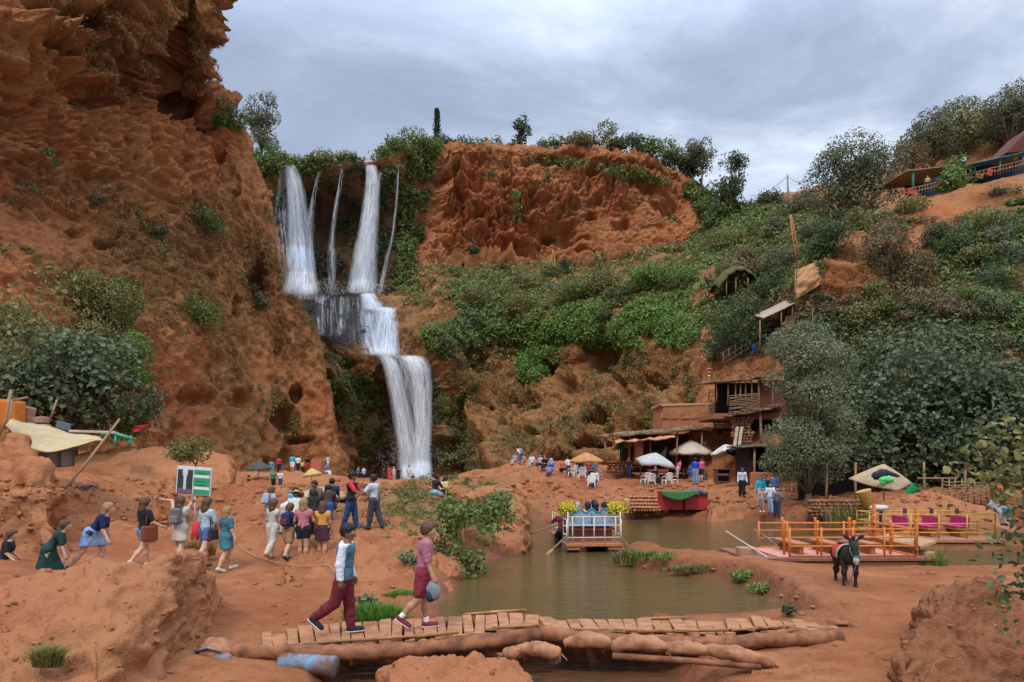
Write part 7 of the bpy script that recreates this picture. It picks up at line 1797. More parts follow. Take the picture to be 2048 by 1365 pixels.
for (x0,x1,y0,y1,d,lb) in ((1548,1602,952,1012,42,'woven stick fence beside the dark stall'),(1885,1975,962,1003,33,'woven stick fence behind the pink slab of rock')):
    e=empty('stick_fence',Wv((x0+x1)/2,y1,d),0,lb,'fence'); mb=MB()
    for k in range(7):
        y=y0+(y1-y0)*(k+.5)/7; mb.tube([Wv(x0+(x1-x0)*t,y+rp.uniform(-2,2),d-.05+.1*((j+k)%2)) for j,t in enumerate(np.linspace(0,1,8))],.03,5)
    sub('woven_sticks',POLE,mb,e); mb=MB()
    for k in range(8): post(mb,x0+(x1-x0)*k/7,y1+6,y0-4,d,.04)
    sub('stake',POLE,mb,e)
# --- stairs, tarp, path shelter, thatched roof, lamp
e=empty('stairs',Wv(1440,860,58),0,'pale wooden stairs climbing between the clay room and the stick hut','stairs')
mb=MB()
for k in range(14):
    t=k/13; p=Wv(1450-18*t,856-46*t,57.2+2.6*t); mb.box(p,(1.5,.34,.10))
sub('tread',simple('stair_wood',(.40,.22,.11),.9,dirt=.3),mb,e)
mb=MB()
for x in (1432,1464): mb.tube([Wv(x,858,57),Wv(x-18,810,59.8)],.06,6)
mb.tube([Wv(1428,845,57),Wv(1412,796,59.8)],.04,6); post(mb,1428,862,842,57,.04); sub('stringer',POLE,mb,e)
e=empty('tarp_sheet',Wv(1620,600,63),0,'tall tan tarpaulin stretched between poles on the right slope','tarp')
a,b,c_,d_=Wv(1592,600,62.5),Wv(1647,566,63.5),Wv(1643,519,64),Wv(1594,540,63)
def tp(u,v):
    p=a.lerp(b,u).lerp(d_.lerp(c_,u),v); k=float(fbm(np.array([[u*3.1,v*3.7,2.2]]),3)[0]); return p+Vector((0,-.35*math.sin(math.pi*u)*math.sin(math.pi*v)+.28*k,0))
mb=MB(); mb.grid(tp,24,22,thick=lambda q:Vector((0,.03,0))); sub('sheet',simple('orange_tarp',(.50,.245,.11),.85,var=.15,scale=1.5,trans=.15),mb,e)
mb=MB(); post(mb,1591,612,538,62.4,.07); post(mb,1650,570,515,63.6,.07); sub('pole',POLE,mb,e)
e=empty('path_shelter',Wv(1560,680,66),0,'small plank roofed lookout on the slope path below the tan tarpaulin','shelter')
mb=MB(); wavy_roof(mb,1527,636,1590,606,64,66.5,.8,.08,.05,19); sub('roof',simple('plank_roof',(.38,.28,.19),.85,var=.3,scale=4),mb,e)
mb=MB(); 
for x,y0,y1 in ((1520,700,640),(1563,655,622),(1585,648,612)): post(mb,x,y0,y1,64.2,.07)
sub('post',POLE,mb,e)
mb=MB(); c,s=B(1563,624,1588,652,66,.3); mb.box(c,s); sub('back_wall',simple('shelter_red',(.22,.07,.045),.9),mb,e)
e=empty('path_railing',Wv(1480,730,68),0,'grey metal railing along the path on the slope, left of the blue sheet','railing')
mb=MB()
for k in range(7):
    x=1446+k*12; y=728-k*7.5; post(mb,x,y,y-24,67.5,.03)
for dy in (0,-10,-23): mb.bar(Wv(1446,728+dy,67.5),Wv(1518,683+dy,67.5),.025)
sub('rail',simple('grey_metal',(.25,.22,.2),.6),mb,e)
mb=MB(); c,s=B(1505,688,1514,706,67,.1); mb.box(c,s); o=mb.build('blue_sheet',cloth((.03,.10,.5))); tag(o,'small bright blue sheet hung on the path railing','sheet')
e=empty('thatched_shelter',Wv(1485,590,86),0,'mossy thatched shelter on top of the huge evergreen shrub','shelter')
rt=MB()
def th(u,v):
    x=1438+(1540-1438)*u; y=575-38*math.sin(math.pi*min(1,u*1.15+.0))**.8; p=Wv(x,y,85); return Vector((p.x,85+5*v,p.z+1.0*math.sin(math.pi*v)+.1*math.sin(u*40)))
rt.grid(th,30,8,thick=.3); sub('roof',simple('mossy_thatch',(.10,.095,.03),.95,var=.5,scale=4,bump=.8),rt,e)
mb=MB(); 
for x in (1453,1472,1496,1520): post(mb,x,592,556,85.4,.09)
sub('post',POLE,mb,e)
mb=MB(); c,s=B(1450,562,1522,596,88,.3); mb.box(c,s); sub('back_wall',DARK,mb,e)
e=empty('lamp_post',Wv(1418,795,60),0,'slim lamp post with a red and white lantern beside the path','lamp')
mb=MB(); post(mb,1418,800,752,60,.05); sub('pole',POLE,mb,e)
mb=MB(); mb.ell(Wv(1418,746,60),(.22,.22,.18),10,6); mb.ell(Wv(1418,739,60),(.3,.3,.10),10,5); sub('lantern',simple('lantern_red',(.45,.12,.08),.6),mb,e)
mb=MB(); mb.ell(Wv(1418,752,60),(.13,.13,.10),10,6); sub('glass',WHITE,mb,e)
# --- timber frames and wire pole
for (lb,p0,p1,p2,d) in (('tall pale timber frame standing at the foot of the red cliff',(1098,585),(1105,500),(1116,585),170),('tall orange timber frame left of the tan tarpaulin',(1594,540),(1580,430),(1608,560),74)):
    e=empty('timber_frame',Wv(p0[0],p0[1],d),0,lb,'timber frame'); mb=MB(); r=.0007*d+.02
    mb.tube([Wv(p0[0],p0[1],d),Wv(*p1,d)],r,7); mb.tube([Wv(p2[0],p2[1],d+.5),Wv(p1[0]+2,p1[1],d)],r,7)
    sub('upright',POLEO,mb,e); mb=MB()
    for t in (.2,.38,.56,.74): mb.bar(Wv(p0[0]+(p1[0]-p0[0])*t,p0[1]+(p1[1]-p0[1])*t,d),Wv(p2[0]+(p1[0]-p2[0])*t,p2[1]+(p1[1]-p2[1])*t,d+.3),r*.7)
    sub('rung',POLEO,mb,e)
e=empty('utility_pole',Wv(1576,402,140),0,'grey utility pole with wires on the skyline','utility pole')
mb=MB(); mb.tube([Wv(1577,412,140),Wv(1575,350,140)],[.26,.2],8); sub('pole',simple('pole_grey',(.35,.30,.24),.8),mb,e)
mb=MB(); 
for (x,y,d) in ((1636,346,90),(1500,392,190)):
    a=Wv(1575,353,140); b=Wv(x,y,d); mb.tube([a.lerp(b,t)+Vector((0,0,-1.2*math.sin(math.pi*t))) for t in np.linspace(0,1,8)],.06,4)
sub('wire',M((.2,.2,.2),.6),mb,e)
e=empty('tree_mast',Wv(875,312,208),0,'thin mast dressed as a pine tree on the rim of the falls','mast')
mb=MB(); mb.tube([Wv(874,316,208),Wv(874,222,208)],[.55,.25],8); sub('trunk',simple('mast_brown',(.30,.16,.09),.8),mb,e)
rng=np.random.RandomState(9); nn=1500; t=rng.uniform(0,1,nn); wv=(2.1-1.4*t)*(.45+.55*np.sin(t*27+np.sin(t*60))**2)*np.where((t>.16)&(t<.36)&(rng.uniform(size=nn)<.75),.25,1); a=rng.uniform(0,6.28,nn); rr=wv*rng.uniform(.2,1,nn)**.5
b0=Wv(874,290,208); C=np.stack([b0[0]-e.location.x+rr*np.cos(a),rr*np.sin(a),b0[2]-e.location.z+t*(Wv(874,218,208)[2]-b0[2])],-1); Vq,Qq=quads(C,unit(nn),.75,.5); T=np.repeat(rng.uniform(0,.7,nn),4)
mesh_np('needles',Vq,Qq,LM['dark'],False,attrs={'tint':np.stack([T,T,T],-1)},parent=e)
# --- terrace cafe at upper right
e=empty('terrace_cafe',Wv(1855,392,82.5),0,'brown roofed open cafe with a green corner post on the hillside terrace','cafe')
mb=MB(); wavy_roof(mb,1813,341,1912,329,81,88,.5,.10,.08,23); sub('roof',simple('brown_awning',(.34,.22,.14),.85,var=.2),mb,e)
mb=MB(); post(mb,1826,386,342,81.3,.16); post(mb,1900,372,332,81.3,.12); sub('post',simple('green_post',(.03,.16,.10),.6),mb,e)
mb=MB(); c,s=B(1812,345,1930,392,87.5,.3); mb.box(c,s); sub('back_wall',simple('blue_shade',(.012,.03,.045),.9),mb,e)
e=empty('terrace_cafe',Wv(1990,350,82),0,'teal awning cafe at the right end of the hillside terrace','cafe')
mb=MB(); wavy_roof(mb,1930,330,2090,294,79,85,1.2,.08,.06,25); sub('awning',simple('teal_awning',(.05,.22,.27),.7,var=.2,scale=2),mb,e)
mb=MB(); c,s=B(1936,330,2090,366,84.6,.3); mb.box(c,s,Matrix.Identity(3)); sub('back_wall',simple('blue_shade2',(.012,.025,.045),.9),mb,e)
mb=MB(); 
for x,y0,y1 in ((1940,365,330),(2000,352,316),(2046,342,305)): post(mb,x,y0,y1,79.4,.10)
sub('post',simple('teal_post',(.05,.2,.22),.6),mb,e)
e=empty('hill_roof',Wv(2040,300,88),0,'steep red tiled roof corner at the upper right edge','building')
mb=MB(); pts=[Wv(2012,306,88),Wv(2110,296,88),Wv(2125,225,88),Wv(2072,246,88)]; mb.prism([Vector(p) for p in pts],5,0,Vector((0,1,0))); sub('roof',simple('red_roof',(.12,.04,.024),.9,var=.25,scale=3),mb,e)
e=empty('terrace_railing',Wv(1930,385,79),0,'long twig railing hung with red cloths along the terrace edge','railing')
mb=MB()
def trl(x): return np.interp(x,[1808,1850,1910,1970,2060],[392,383,369,352,330])
for k in range(44):
    x=1810+k*5.8; y=trl(x); mb.bar(Wv(x,y+4,79),Wv(x+rp.uniform(-4,4),y-13,79),.05,5)
for dy in (-12,-4): mb.tube([Wv(x,trl(x)+dy,78.9) for x in np.linspace(1808,2060,14)],.05,5)
sub('twigs',POLE,mb,e)
mb=MB()
for x0,x1 in ((1815,1836),(1872,1895),(1950,1966),(1975,1984)):
    c,s=B(x0,trl(x0)-12,x1,trl(x1)+3,78.7,.06); mb.box(c,s,Matrix.Rotation(.2,3,'Y'),jit=.05)
sub('red_cloth',cloth((.42,.05,.04)),mb,e)
G9='people at the hillside cafe'
for (x,y,c,lb) in ((1927,336,W_,'in white under the teal awning'),(1855,377,(.6,.38,.08),'in yellow left of the small green tree'),(1968,344,(.10,.12,.3),'in blue at the teal cafe'),(1938,352,(.6,.42,.1),'in a yellow hat right of the small green tree'),(2030,335,(.62,.42,.05),'in bright yellow at the right edge of the terrace')):
    person('tiny person '+lb,x,y+4,26,150,top=c,bcol=BK,d=80.5,hm=1.7,group=G9)
# --- red counters
for x0,x1,lb in ((1322,1366,'left red counter box with a green cloth over its corner'),(1369,1416,'right red counter box beside the stone pile')):
    e=empty('counter',Wv((x0+x1)/2,1020,39),R(2),lb,'counter'); s=39/F; w=(x1-x0)*s
    mb=MB(); mb.box((0,.4,.50),(w,.9,1.0),bev=.02); mb.box((0,.4,1.02),(w*1.03,.95,.05)); mb.build('cabinet',simple('red_paint',(.36,.025,.022),.6,var=.2,dirt=.15),e)
    mb=MB(); mb.box((0,-.06,.52),(w*.86,.02,.8)); mb.build('front_panel',simple('red_panel',(.42,.03,.028),.6,var=.2,dirt=.1),e)
mb=MB(); c=Wv(1355,988,38.5)
mb.grid(lambda u,v:c+Vector((-.9+2.0*u,-.08-.02*math.sin(u*9)+1.0*max(0,v-.55),.16-(.55*(.35+.65*abs(math.sin(u*3.3)))*max(0,(.55-v)/.55)) )),20,10,thick=lambda q:Vector((0,.02,.012)))
o=mb.build('green_cloth',cloth((.05,.17,.045))); tag(o,'green cloth draped over the tops of the red counters','cloth')
mb=MB(); 
for k in range(9): mb.ell(Wv(1372+k*4.5,983+2*(k%3),38.9),(.18,.16,.10+.05*(k%2)),8,5,0,None,.15,k)
o=mb.build('goods_pile',cloth((.10,.10,.14))); tag(o,'heap of dark goods on top of the red counters','goods')
# --- plastic chairs and tables
def chair_proto():
    e=empty('plastic_chair',(0,0,0),0,'white plastic armchair','chair')
    mb=MB(); mb.grid(lambda u,v:Vector((-.23+.46*u,-.22+.44*v,.43+.012*math.sin(math.pi*u))),6,6,thick=.03); mb.build('seat',WHITE,e)
    mb=MB()
    for k in range(6): mb.box((-.2+.08*k,-.25,.66),(.045,.025,.42),Matrix.Rotation(.16,3,'X'))
    mb.tube([(-.25,-.21,.45),(-.25,-.30,.82),(-.15,-.31,.90),(.15,-.31,.90),(.25,-.30,.82),(.25,-.21,.45)],.022,7); mb.build('backrest',WHITE,e)
    for sx in(-1,1):
        mb=MB(); mb.tube([(sx*.26,-.28,.66),(sx*.29,0,.67),(sx*.27,.22,.64),(sx*.25,.22,.45)],.02,6); mb.build('armrest',WHITE,e)
        for sy in(-1,1):
            mb=MB(); mb.tube([(sx*.21,sy*.2,.43),(sx*.27,sy*.25,0)],[.028,.018],6); mb.build('leg',WHITE,e)
    return e
cp=chair_proto(); first=[True]
for (x,y,rz,lb) in [(1145,957,60,'white plastic chair left of the orange sunshade pole'),(1163,962,10,'white plastic chair with its back to us under the orange sunshade'),(1196,960,-40,'white plastic chair at the right under the orange sunshade'),(1291,972,30,'white plastic chair at the left end of the grey parasol row'),(1303,974,-10,'white plastic chair second from the left under the grey parasol'),(1334,973,20,'white plastic chair right of the grey parasol pole'),(1346,972,-60,'white plastic chair at the right end of the grey parasol row'),(1327,944,-120,'white plastic chair alone behind the grey parasol pole'),(1372,952,80,'white plastic chair under the cream parasol'),(1183,978,170,'white plastic chair under the man in front of the orange sunshade')]:
    o=cp if first[0] else copy_tree(cp); first[0]=False
    p=hit(x,y)[0]; o.location=p; o.rotation_euler=(0,0,R(rz)); o['label']=lb; o['group']='white plastic chairs in the cafe yard'
def table(lb,px,py,w,dp,h,c,cl=None):
    p=hit(px,py)[0]; e=empty('table',p,R(rp.uniform(-8,8)),lb,'table')
    mb=MB(); mb.box((0,0,h),(w,dp,.05)); mb.build('tabletop',M(c,.7),e)
    for sx in(-1,1):
        for sy in(-1,1):
            mb=MB(); mb.bar((sx*w*.42,sy*dp*.4,0),(sx*w*.42,sy*dp*.4,h),.03); mb.build('leg',POLE,e)
    if cl:
        mb=MB(); mb.grid(lambda u,v:Vector((w*.52*(2*u-1),-dp*.52,h+.03-.3*v)),8,3,thick=lambda q:Vector((0,.015,0))); mb.build('table_skirt',cloth(cl),e)
    return e
table('red topped table under the grey parasol',1314,958,1.6,.9,.74,(.30,.04,.04),(.28,.04,.04))
table('orange and yellow snack table left of the man in black',1246,952,1.5,.8,.8,(.55,.26,.05),(.6,.2,.04))
table('yellow snack table right of the man in black',1270,952,1.1,.8,.75,(.6,.42,.05))
table('small table under the orange sunshade',1176,960,1.0,.8,.72,(.4,.2,.13))
table('low white table under the cream parasol',1357,954,1.2,.8,.6,(.6,.55,.5))
e=empty('grill_cabinet',hit(1448,968)[0],R(8),'open grey and brown display cabinet left of the walking man','cabinet')
mb=MB(); mb.box((0,.3,.12),(.95,.6,.10)); mb.box((0,.3,1.0),(1.05,.7,.06)); mb.box((0,.58,.55),(.95,.05,.85)); mb.box((-.46,.3,.55),(.05,.6,.85)); mb.box((.46,.3,.55),(.05,.6,.85)); mb.box((0,.3,.55),(.9,.55,.04)); mb.build('cabinet',simple('dark_cabinet',(.13,.06,.04),.8),e)
mb=MB()
for k in range(8): mb.ell((-.35+.1*k,.2,.64+.3*(k%2)*0),(.05,.05,.07),7,5)
mb.build('jars',cloth((.4,.32,.26)),e)
e=empty('stone_wall',hit(1440,955)[0],0,'dry stone wall at the back of the yard, right of the cream parasol','wall'); mb=MB(); rubble(mb,1412,908,1484,948,56,8,31); sub('stones',STONE,mb,e)
e=empty('stone_wall',hit(1240,1000)[0],0,'low stone steps left of the red counters','steps'); mb=MB()
for k in range(4): rubble(mb,1258-4*k,993+7*k,1322,999+7*k,41-.7*k,6,35+k,0,.7)
sub('stones',CLAY,mb,e)
def solid(name,lb,cat,prof,px,py,d,c,tilt=(0,0),handle=False):
    p=Wv(px,py,d); mb=MB(); mb.tube([(0,0,z) for z,_ in prof],[r for _,r in prof],14); 
    if handle: mb.tube([(-prof[-1][1],0,prof[-1][0]),(0,-.05,prof[-1][0]+.14),(prof[-1][1],0,prof[-1][0])],.012,5)
    o=mb.build(name,M(c,.6)); o.location=p; o.rotation_euler=(R(tilt[0]),R(tilt[1]),0); return tag(o,lb,cat)
solid('log_stump','yellow upright log standing beside the steps','log',[(0,.16),(.03,.19),(.6,.18),(.66,.17)],1256,1021,38.5,(.50,.30,.10),(0,-8))
solid('bucket','bright green bucket tipped on the pink slab of rock','bucket',[(0,.16),(.02,.18),(.45,.26),(.47,.28)],1816,990,30,(.02,.36,.14),(20,40),True)
solid('bin','tall yellow bin leaning under the big beige parasol','bin',[(0,.19),(.02,.22),(.75,.30),(.78,.31)],1738,1016,29.5,(.50,.28,.07),(0,-18))
# seated man on the right rock
I=person('man in a white patterned shirt and orange headband sitting on the rock at right',1985,1030,84,-150,'brown','black',0,(.55,.58,.66),.6,-.05,'trousers',(.42,.40,.38),(.05,.05,.05),legs=((70,50),(50,40)),arms=((40,10,40),(50,10,30)),lean=16,sit=.28,hm=1.72,hat=('cap',(.62,.12,.03)),d=27)
solid('bag','cyan bucket in the hand of the man on the right rock','bucket',[(0,.13),(.02,.15),(.34,.17),(.36,.18)],2013,1035,26.2,(.05,.38,.5),(0,8),True)
mb=MB(); c=Wv(1760,949,30.45); mb.ell(c,(.42,.12,.20),14,8,0,Matrix.Rotation(-.3,3,'Y'),.14,2); mb.ell(c+Vector((.5,0,.02)),(.42,.10,.09),12,7,0,Matrix.Rotation(.35,3,'Y'),.14,4); o=mb.build('dark_cloth',M((.03,.035,.05),.9)); tag(o,'dark cloth patch lying on the big beige parasol','cloth')
mb=MB(); mb.ell(Wv(1772,960,30.2),(.30,.12,.14),14,9,0,None,.20,5); mb.ell(Wv(1766,965,30.2),(.16,.08,.12),10,7,0,None,.2,6); o=mb.build('green_rag',cloth((.08,.55,.14))); tag(o,'bright green rag on the front of the big beige parasol','rag')
# red board on the left rock
mb=MB(); c,s=B(622,918,643,940,61,.08); mb.box(c,s,Matrix.Rotation(.1,3,'Y'),bev=.1); o=mb.build('red_board',simple('rust_board',(.42,.13,.07),.8)); tag(o,'square rust red board standing on the left rock','board')
# ---------------------------------------------------------------- left tents
e=empty('tarp_shelter',Wv(105,935,24),0,'sagging pale yellow tarpaulin shelter at left with a grey cloth front','shelter')
A,Bq,Cq,Dq=Wv(12,845,23),Wv(85,905,21.5),Wv(205,880,24.5),Wv(25,838,26)
def tp2(u,v):
    p=Wv(10,852,22).lerp(Wv(206,880,24),u); q=Wv(22,838,26).lerp(Wv(200,876,26.5),u)
    r=p.lerp(q,v); k=float(fbm(np.array([[u*4,v*4,5.5]]),3)[0])
    return r+Vector((0,-.5*math.sin(math.pi*u)*(1-v),-.62*math.sin(math.pi*min(1,u*1.05))**1.2*(1-v)**1.2+.07*k))
mb=MB(); mb.grid(tp2,34,14,thick=.025); sub('tarp',simple('camo_tarp',(.58,.44,.24),.85,var=.22,scale=1.1,trans=.25,dirt=.25,dirtc=(.34,.33,.16)),mb,e)
mb=MB(); c0=Wv(75,898,23.2); c1=Wv(150,900,24)
mb.grid(lambda u,v:c0.lerp(c1,u)+Vector((0,.10*math.sin(u*16),-.55*v-.08*math.sin(u*3.1))),30,6,thick=lambda q:Vector((0,.02,0))); sub('cloth_front',simple('grey_cloth',(.26,.21,.19),.9,var=.2,scale=3),mb,e)
mb=MB(); mb.tube([Wv(-5,875,21.8),Wv(10,845,21.9),Wv(22,780,22)],.05,7); sub('left_pole',POLE,mb,e)
mb=MB(); mb.tube([Wv(100,1012,22.5),Wv(170,930,23.2),Wv(240,838,24)],[.055,.05,.04],7); o=mb.build('leaning_pole',POLE); tag(o,'long bare pole leaning against the corner of the yellow tarpaulin','pole')
e=empty('orange_tent',Wv(10,850,31),0,'bright orange tent at the left edge behind the yellow tarpaulin','tent')
mb=MB(); mb.grid(lambda u,v:Wv(-60+92*u,(802-4*math.sin(u*3))+v*(58-0*u),30+1.2*math.sin(math.pi*u)).copy(),14,8,thick=lambda q:Vector((0,.6,0))); sub('canvas',simple('orange_canvas',(.62,.19,.025),.8,var=.15,trans=.15),mb,e)
mb=MB(); mb.tube([Wv(24,800,29.8),Wv(20,862,29.6)],.05,6); mb.tube([Wv(24,802,29.8),Wv(56,795,30)],.05,6); sub('frame_pole',POLE,mb,e)
mb=MB(); mb.box(Wv(52,833,31),(.55,.5,.9),Matrix.Rotation(.2,3,'Y')); mb.box(Wv(75,842,31),(.8,.5,.3),Matrix.Rotation(-.1,3,'Y')); mb.bar(Wv(98,845,31),Wv(114,800,31),.04); mb.box(Wv(65,855,30.8),(1.4,.5,.25)); o=mb.build('junk_heap',simple('junk',(.36,.22,.15),.9,var=.35)); tag(o,'heap of boards, boxes and sticks between the orange tent and the fig tree','junk')
mb=MB(); mb.box(Wv(127,852,33),(.7,.06,.35),Matrix.Rotation(.25,3,'Y')); o=mb.build('slate_panel',M((.12,.15,.18),.6)); tag(o,'dark slate coloured panel leaning under the fig tree','panel')
e=empty('green_canopy',Wv(232,895,36),0,'small green plastic table turned over behind the yellow tarpaulin','table')
mb=MB(); mb.tube([Wv(206,870,36),Wv(225,866,36),Wv(262,878,36)],.10,7); mb.box(Wv(236,872,36.6),(1.5,1.0,.08),Matrix.Rotation(.2,3,'Y')); sub('tabletop',simple('green_plastic',(.06,.30,.19),.5),mb,e)
for x0,x1 in ((232,230),(262,258)): 
    mb=MB(); mb.tube([Wv(x0,872,36),Wv(x1,893,36)],.07,6); sub('leg',simple('green_plastic_leg',(.06,.30,.19),.5),mb,e)
mb=MB(); mb.prism([Wv(264,862,38),Wv(272,852,38),Wv(300,849,38.4),Wv(286,856,38.2),Wv(272,864,38)],.25,0,Vector((0,1,0))); o=mb.build('red_sheet',cloth((.45,.03,.04))); tag(o,'crumpled red sheet on the slope right of the fig tree','sheet')
mb=MB(); mb.box(Wv(185,864,28),(1.9,.1,.10),Matrix.Rotation(.03,3,'Y')); o=mb.build('white_beam',simple('pale_beam',(.55,.42,.3),.8)); tag(o,'pale beam lying behind the yellow tarpaulin','beam')
mb=MB()
for k in range(7): mb.tube([Wv(160+k*5,975+4*math.sin(k*2.0),25.5)+Vector((.14*math.cos(a*1.05),.1*math.sin(a),.05*math.sin(a*2+k))) for a in range(7)],.03,5)
o=mb.build('net_heap',simple('grey_net',(.25,.2,.18),.9)); tag(o,'tangled grey net lying on the earth below the tents','net')
# sign board
e=empty('sign_board',Wv(388,1060,23.5),R(-4),'tilted sign board with a waterfall picture and green panels','sign'); z0=e.location.z
s=23.5/F; mb=MB(); cz=Wv(0,962,23.5)[2]-z0
Mr=Matrix.Rotation(R(4),3,'Y')
mb.box((0,0,cz),(71*s,.05,56*s),Mr,bev=.1); mb.build('panel',simple('sign_white',(.62,.64,.66),.6,var=.08),e)
def onp(u,v,off=-.032): return Mr@Vector((u*71*s,off,v*56*s))+Vector((0,0,cz))
def plate(nm,u0,u1,v0,v1,mat,par,off=-.030,th=.008):
    mb=MB(); c=onp((u0+u1)/2,(v0+v1)/2,off); mb.box(c,((u1-u0)*71*s,th,(v1-v0)*56*s),Mr,bev=.1); return mb.build(nm,mat,par)
pic=plate('picture',-.47,-.03,-.48,.38,simple('picture_dark',(.04,.045,.05),.5,var=.3,scale=9),e)
mb=MB()
for (v,w) in ((.3,.17),(.2,.15),(.05,.10),(-.1,.09),(-.25,.10)): mb.ell(onp(-.25,v,-.038),(w*71*s*.5,.006,.1*56*s),10,6,0,Mr)
mb.build('waterfall_image',simple('picture_white',(.55,.6,.64),.5),pic)
plate('picture_foot',-.45,-.05,-.46,-.30,simple('picture_purple',(.18,.10,.15),.6),pic,-.036)
gp_=plate('green_panel',.0,.48,-.48,.40,simple('sign_green',(.035,.30,.15),.6,var=.1),e)
for v0 in (.12,-.30): plate('white_bar',.01,.47,v0,v0+.10,WHITE,gp_,-.036)
for v0 in (-.02,.27,-.16): plate('text_line',.06,.36,v0,v0+.025,simple('ink_green',(.01,.09,.05),.7),gp_,-.036)
mb=MB(); mb.bar((0,.04,-.1),(0.02,.04,cz),.035,8); mb.build('post',simple('grey_post',(.45,.45,.45),.5),e)
# hose along the path
hp=[(470,1040),(473,1085),(495,1108),(530,1122),(575,1132),(620,1136),(655,1134),(672,1150),(690,1165)]
mb=MB(); P=cr(np.array([tuple(hit(x,y)[0]+Vector((0,0,.03))) for x,y in hp]),np.linspace(0,1,60)); P[:,2]+=.01; mb.tube([Vector(p) for p in P],.014,6); o=mb.build('hose',simple('hose_tan',(.42,.22,.13),.8)); tag(o,'tan hose snaking along the path behind the women','hose')
mb=MB(); mb.tube([Wv(415,1100,21),Wv(425,1062,21.3),Wv(410,1048,21.5),Wv(393,1050,21.3),Wv(390,1078,21)],.12,9); o=mb.build('red_jacket',cloth((.45,.02,.03))); tag(o,'red garment hanging between the beige dress and the light blue t-shirt','garment')
# the grey bag held by the second man on the bridge
J=P2; s=J['s']; k=1; w=J['base']+J['J']['wr',k]+J['J']['wd',k]*.06*s
mb=MB(); mb.ell(w+Vector((0,-.03,-.13)),(.06,.10,.15),16,12,0,Matrix.Rotation(.3,3,'X'),.10,4); mb.ell(w+Vector((0,-.07,-.20)),(.055,.08,.11),12,8,1,None,.10,6); mb.ell(w+Vector((0,.03,-.15)),(.05,.06,.12),12,8,0,None,.12,8)
o=mb.build('grey_bag',[cloth((.19,.21,.22)),cloth((.03,.04,.06))]); o.location=J['e'].location; o.rotation_euler=J['e'].rotation_euler; tag(o,'grey bag hanging from the hand of the man in the mauve t-shirt','bag')
# wet spill under the bridge, splash beside the raft
print('stalls',round(time.time()-T0,1))

e=empty('dark_box',Wv(645,1022,28),0,'dark box added for the dark space under the low beige sunshade behind the bending group','table')
mb=MB(); c,s=B(602,990,690,1026,28,1.2); mb.box(c,s,jit=.06); sub('dark_fill',DARK,mb,e)  # dark box with a board on top, added for the dark under the sunshade
mb=MB(); c,s=B(600,986,692,991,27.9,1.3); mb.box(c,s,jit=.03); sub('tabletop',POLEO,mb,e)
# ---------------------------------------------------------------- near plants
bush('creeper_bush','big leafy creeper cascading down the bank beside the pond',925,1176,150,180,'green',d=18.6,leafpx=10,k=15,seed=70,shape='tall',dens=.9,gap=.22,asp=.75,cat='bush',depth=.7,sink=0)
bush('creeper_bush','leafy growth behind the creeper at the top of the bank',985,1065,110,100,'green',d=22,leafpx=9,k=9,seed=71)
bush('creeper_bush','lower trailing part of the leafy growth at the water edge beside the creeper',905,1180,90,70,'bright',d=18.2,leafpx=10,k=8,seed=81,asp=.75)
bush('broadleaf_plant','broad leaved plant at the edge of the fresh grass by the footbridge',736,1222,62,44,'fig',d=13.4,leafpx=14,k=6,seed=72,asp=.75)
tuft('fresh_grass','thick fresh green grass beside the left end of the footbridge',752,1252,125,62,'grass',12.7,2200,3.0,.4,'grass',5,.55)
tuft('fresh_grass','smaller clump of fresh grass at the edge of the pond',805,1198,62,28,'grass',15.2,600,2.6,.5,'grass',6,.6)
tuft('spit_grass','grassy tuft on the tip of the muddy spit',1262,1128,70,46,'olive',None,420,2.6,.5,'grass',7,.5)
bush('spit_plant','bright green weeds on top of the muddy spit',1332,1124,64,24,'bright',leafpx=6,k=7,seed=73)
bush('spit_plant','bright green weeds spilling off the spit toward the pond, upper clump',1490,1164,70,34,'bright',leafpx=7,k=7,seed=74)
bush('spit_plant','bright green weeds spilling off the spit toward the pond, lower clump',1528,1188,64,34,'bright',leafpx=7,k=7,seed=75)
bush('spit_plant','small dark plant where the spit meets the right end of the footbridge',1583,1236,40,28,'dark',leafpx=8,k=4,seed=76)
tuft('reed_clump','green rushes at the stern of the orange raft',1862,1135,62,52,'grass',19.9,160,2.6,.4,'reeds',8,.5)
tuft('reed_clump','dry rushes in front of the gloomy stall',1690,1050,90,70,'olive',31,160,2.4,.5,'reeds',9,.4)
tuft('dry_tuft','dry grass growing down the crack of the lower left boulder',96,1330,60,60,'olive',7.9,500,3.2,.8,'grass',10,.5)
tuft('dry_tuft','dry tussock on the right side of the flat stream boulder',985,1362,60,26,'olive',9.2,220,3.0,.6,'grass',11,.5)
tuft('dry_tuft','straw coloured tuft at the foot of the ledge behind the light blue t-shirt',400,1110,60,50,'dry',19.5,260,2.6,.5,'grass',12,.5)
bush('ledge_plant','leafy weed on the face of the red ledge',818,1130,52,34,'fig',leafpx=10,k=5,seed=77,asp=.7)
bush('mound_weed','weedy growth between the talking men and the sitting man',800,1010,150,44,'olive',d=30,leafpx=6,k=12,seed=78)
bush('mound_weed','dry weeds in front of the flat topped rock',1000,1010,90,40,'olive',d=33,leafpx=6,k=9,seed=79)
bush('mound_weed','green weeds above the creeper beside the pond',905,1030,80,40,'green',d=26,leafpx=7,k=8,seed=80)
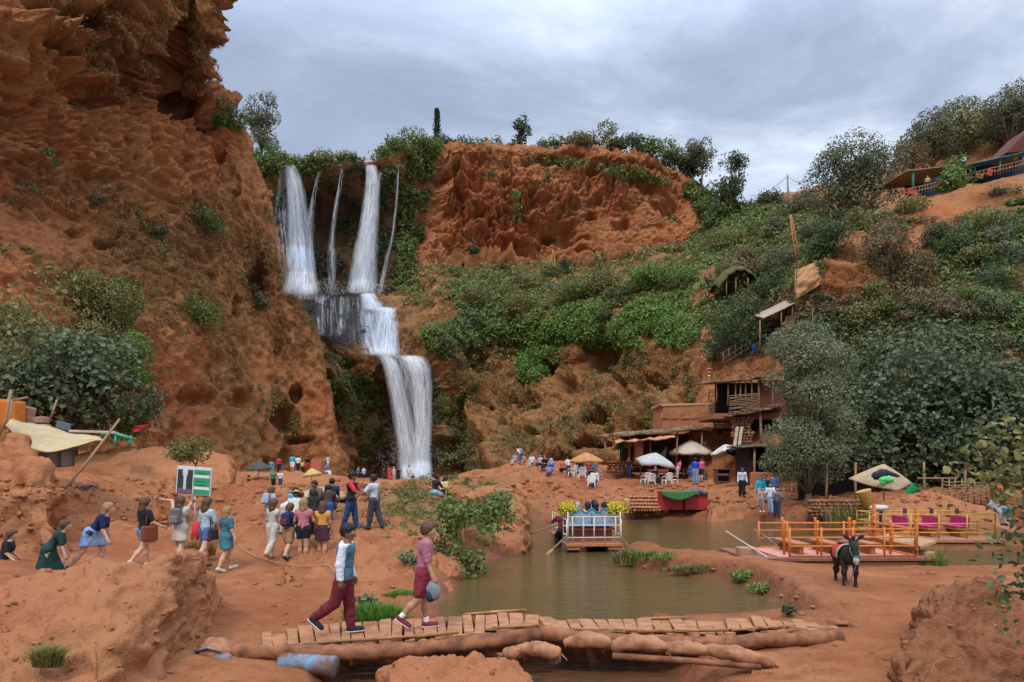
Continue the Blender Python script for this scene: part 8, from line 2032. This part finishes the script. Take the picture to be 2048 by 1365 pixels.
# bare branched shrub at far left
def twiggy(name,label,px,py,d,wpx,hpx,n,leafs,mat,seed,leaf,cat='shrub'):
    r=random.Random(seed); s=d/F; e=empty(name,Wv(px,py,d),0,label,cat); mb=MB(); tips=[]
    for k in range(n):
        a=r.uniform(-1.0,1.0); L=r.uniform(.5,1); p=Vector((r.uniform(-.1,.1)*wpx*s,0,0)); pts=[p]
        dr=Vector((math.sin(a)*.8,r.uniform(-.4,.4),1))
        for j in range(7):
            dr=(dr+Vector((r.uniform(-.35,.35),r.uniform(-.3,.3),r.uniform(-.45,.12)))).normalized(); p=p+Vector((dr.x*wpx*.12,dr.y*wpx*.1,dr.z*hpx*.16))*s*L; pts.append(p.copy()); tips.append(p.copy())
        mb.tube(pts,[.022*s*60*(1-j/9)*.04 for j in range(8)],5)
    mb.build('branches',MAT_TWIG,e)
    rng=np.random.RandomState(seed); C=np.array([tuple(r.choice(tips)) for _ in range(leafs)])+rng.normal(size=(leafs,3))*leaf*s*1.0
    globals()['rng']=rng
    Nn=unit(leafs)+np.array([0,-.3,.5]); Nn/=np.linalg.norm(Nn,axis=1)[:,None]; V,Q=ovals(C,Nn,leaf*s*rng.uniform(.6,1.2,leafs),.62); T=np.repeat(rng.uniform(.1,1,leafs),6)
    mesh_np('leaves',V,Q,LM[mat],False,attrs={'tint':np.stack([T,T,T],-1)},parent=e)
twiggy('twiggy_shrub','bare branched shrub with yellow green leaves at the left edge of the cliff',25,740,34,230,330,12,420,'olive',3,13)
twiggy('twiggy_shrub','leafy dark branches hanging in at the right edge of the photo',2092,1225,7.4,230,340,14,480,'dark',5,19)
twiggy('twiggy_shrub','yellowing sapling in front of the gloomy stall at right',2010,1020,24,190,240,10,260,'olive',8,20)
print('done',round(time.time()-T0,1))

tuft('bank_roots','dry roots and grass hanging along the front edge of the muddy spit',1400,1143,170,22,'olive',None,600,2.2,.7,'grass',13,.10)
tuft('bank_roots','green grass along the tip of the muddy spit',1300,1114,90,22,'bright',None,300,2.2,.6,'grass',14,.2)
spray('small splash of water beside the centre raft',[(1252,1062,1275,1088,.3,150,1.8)],9)
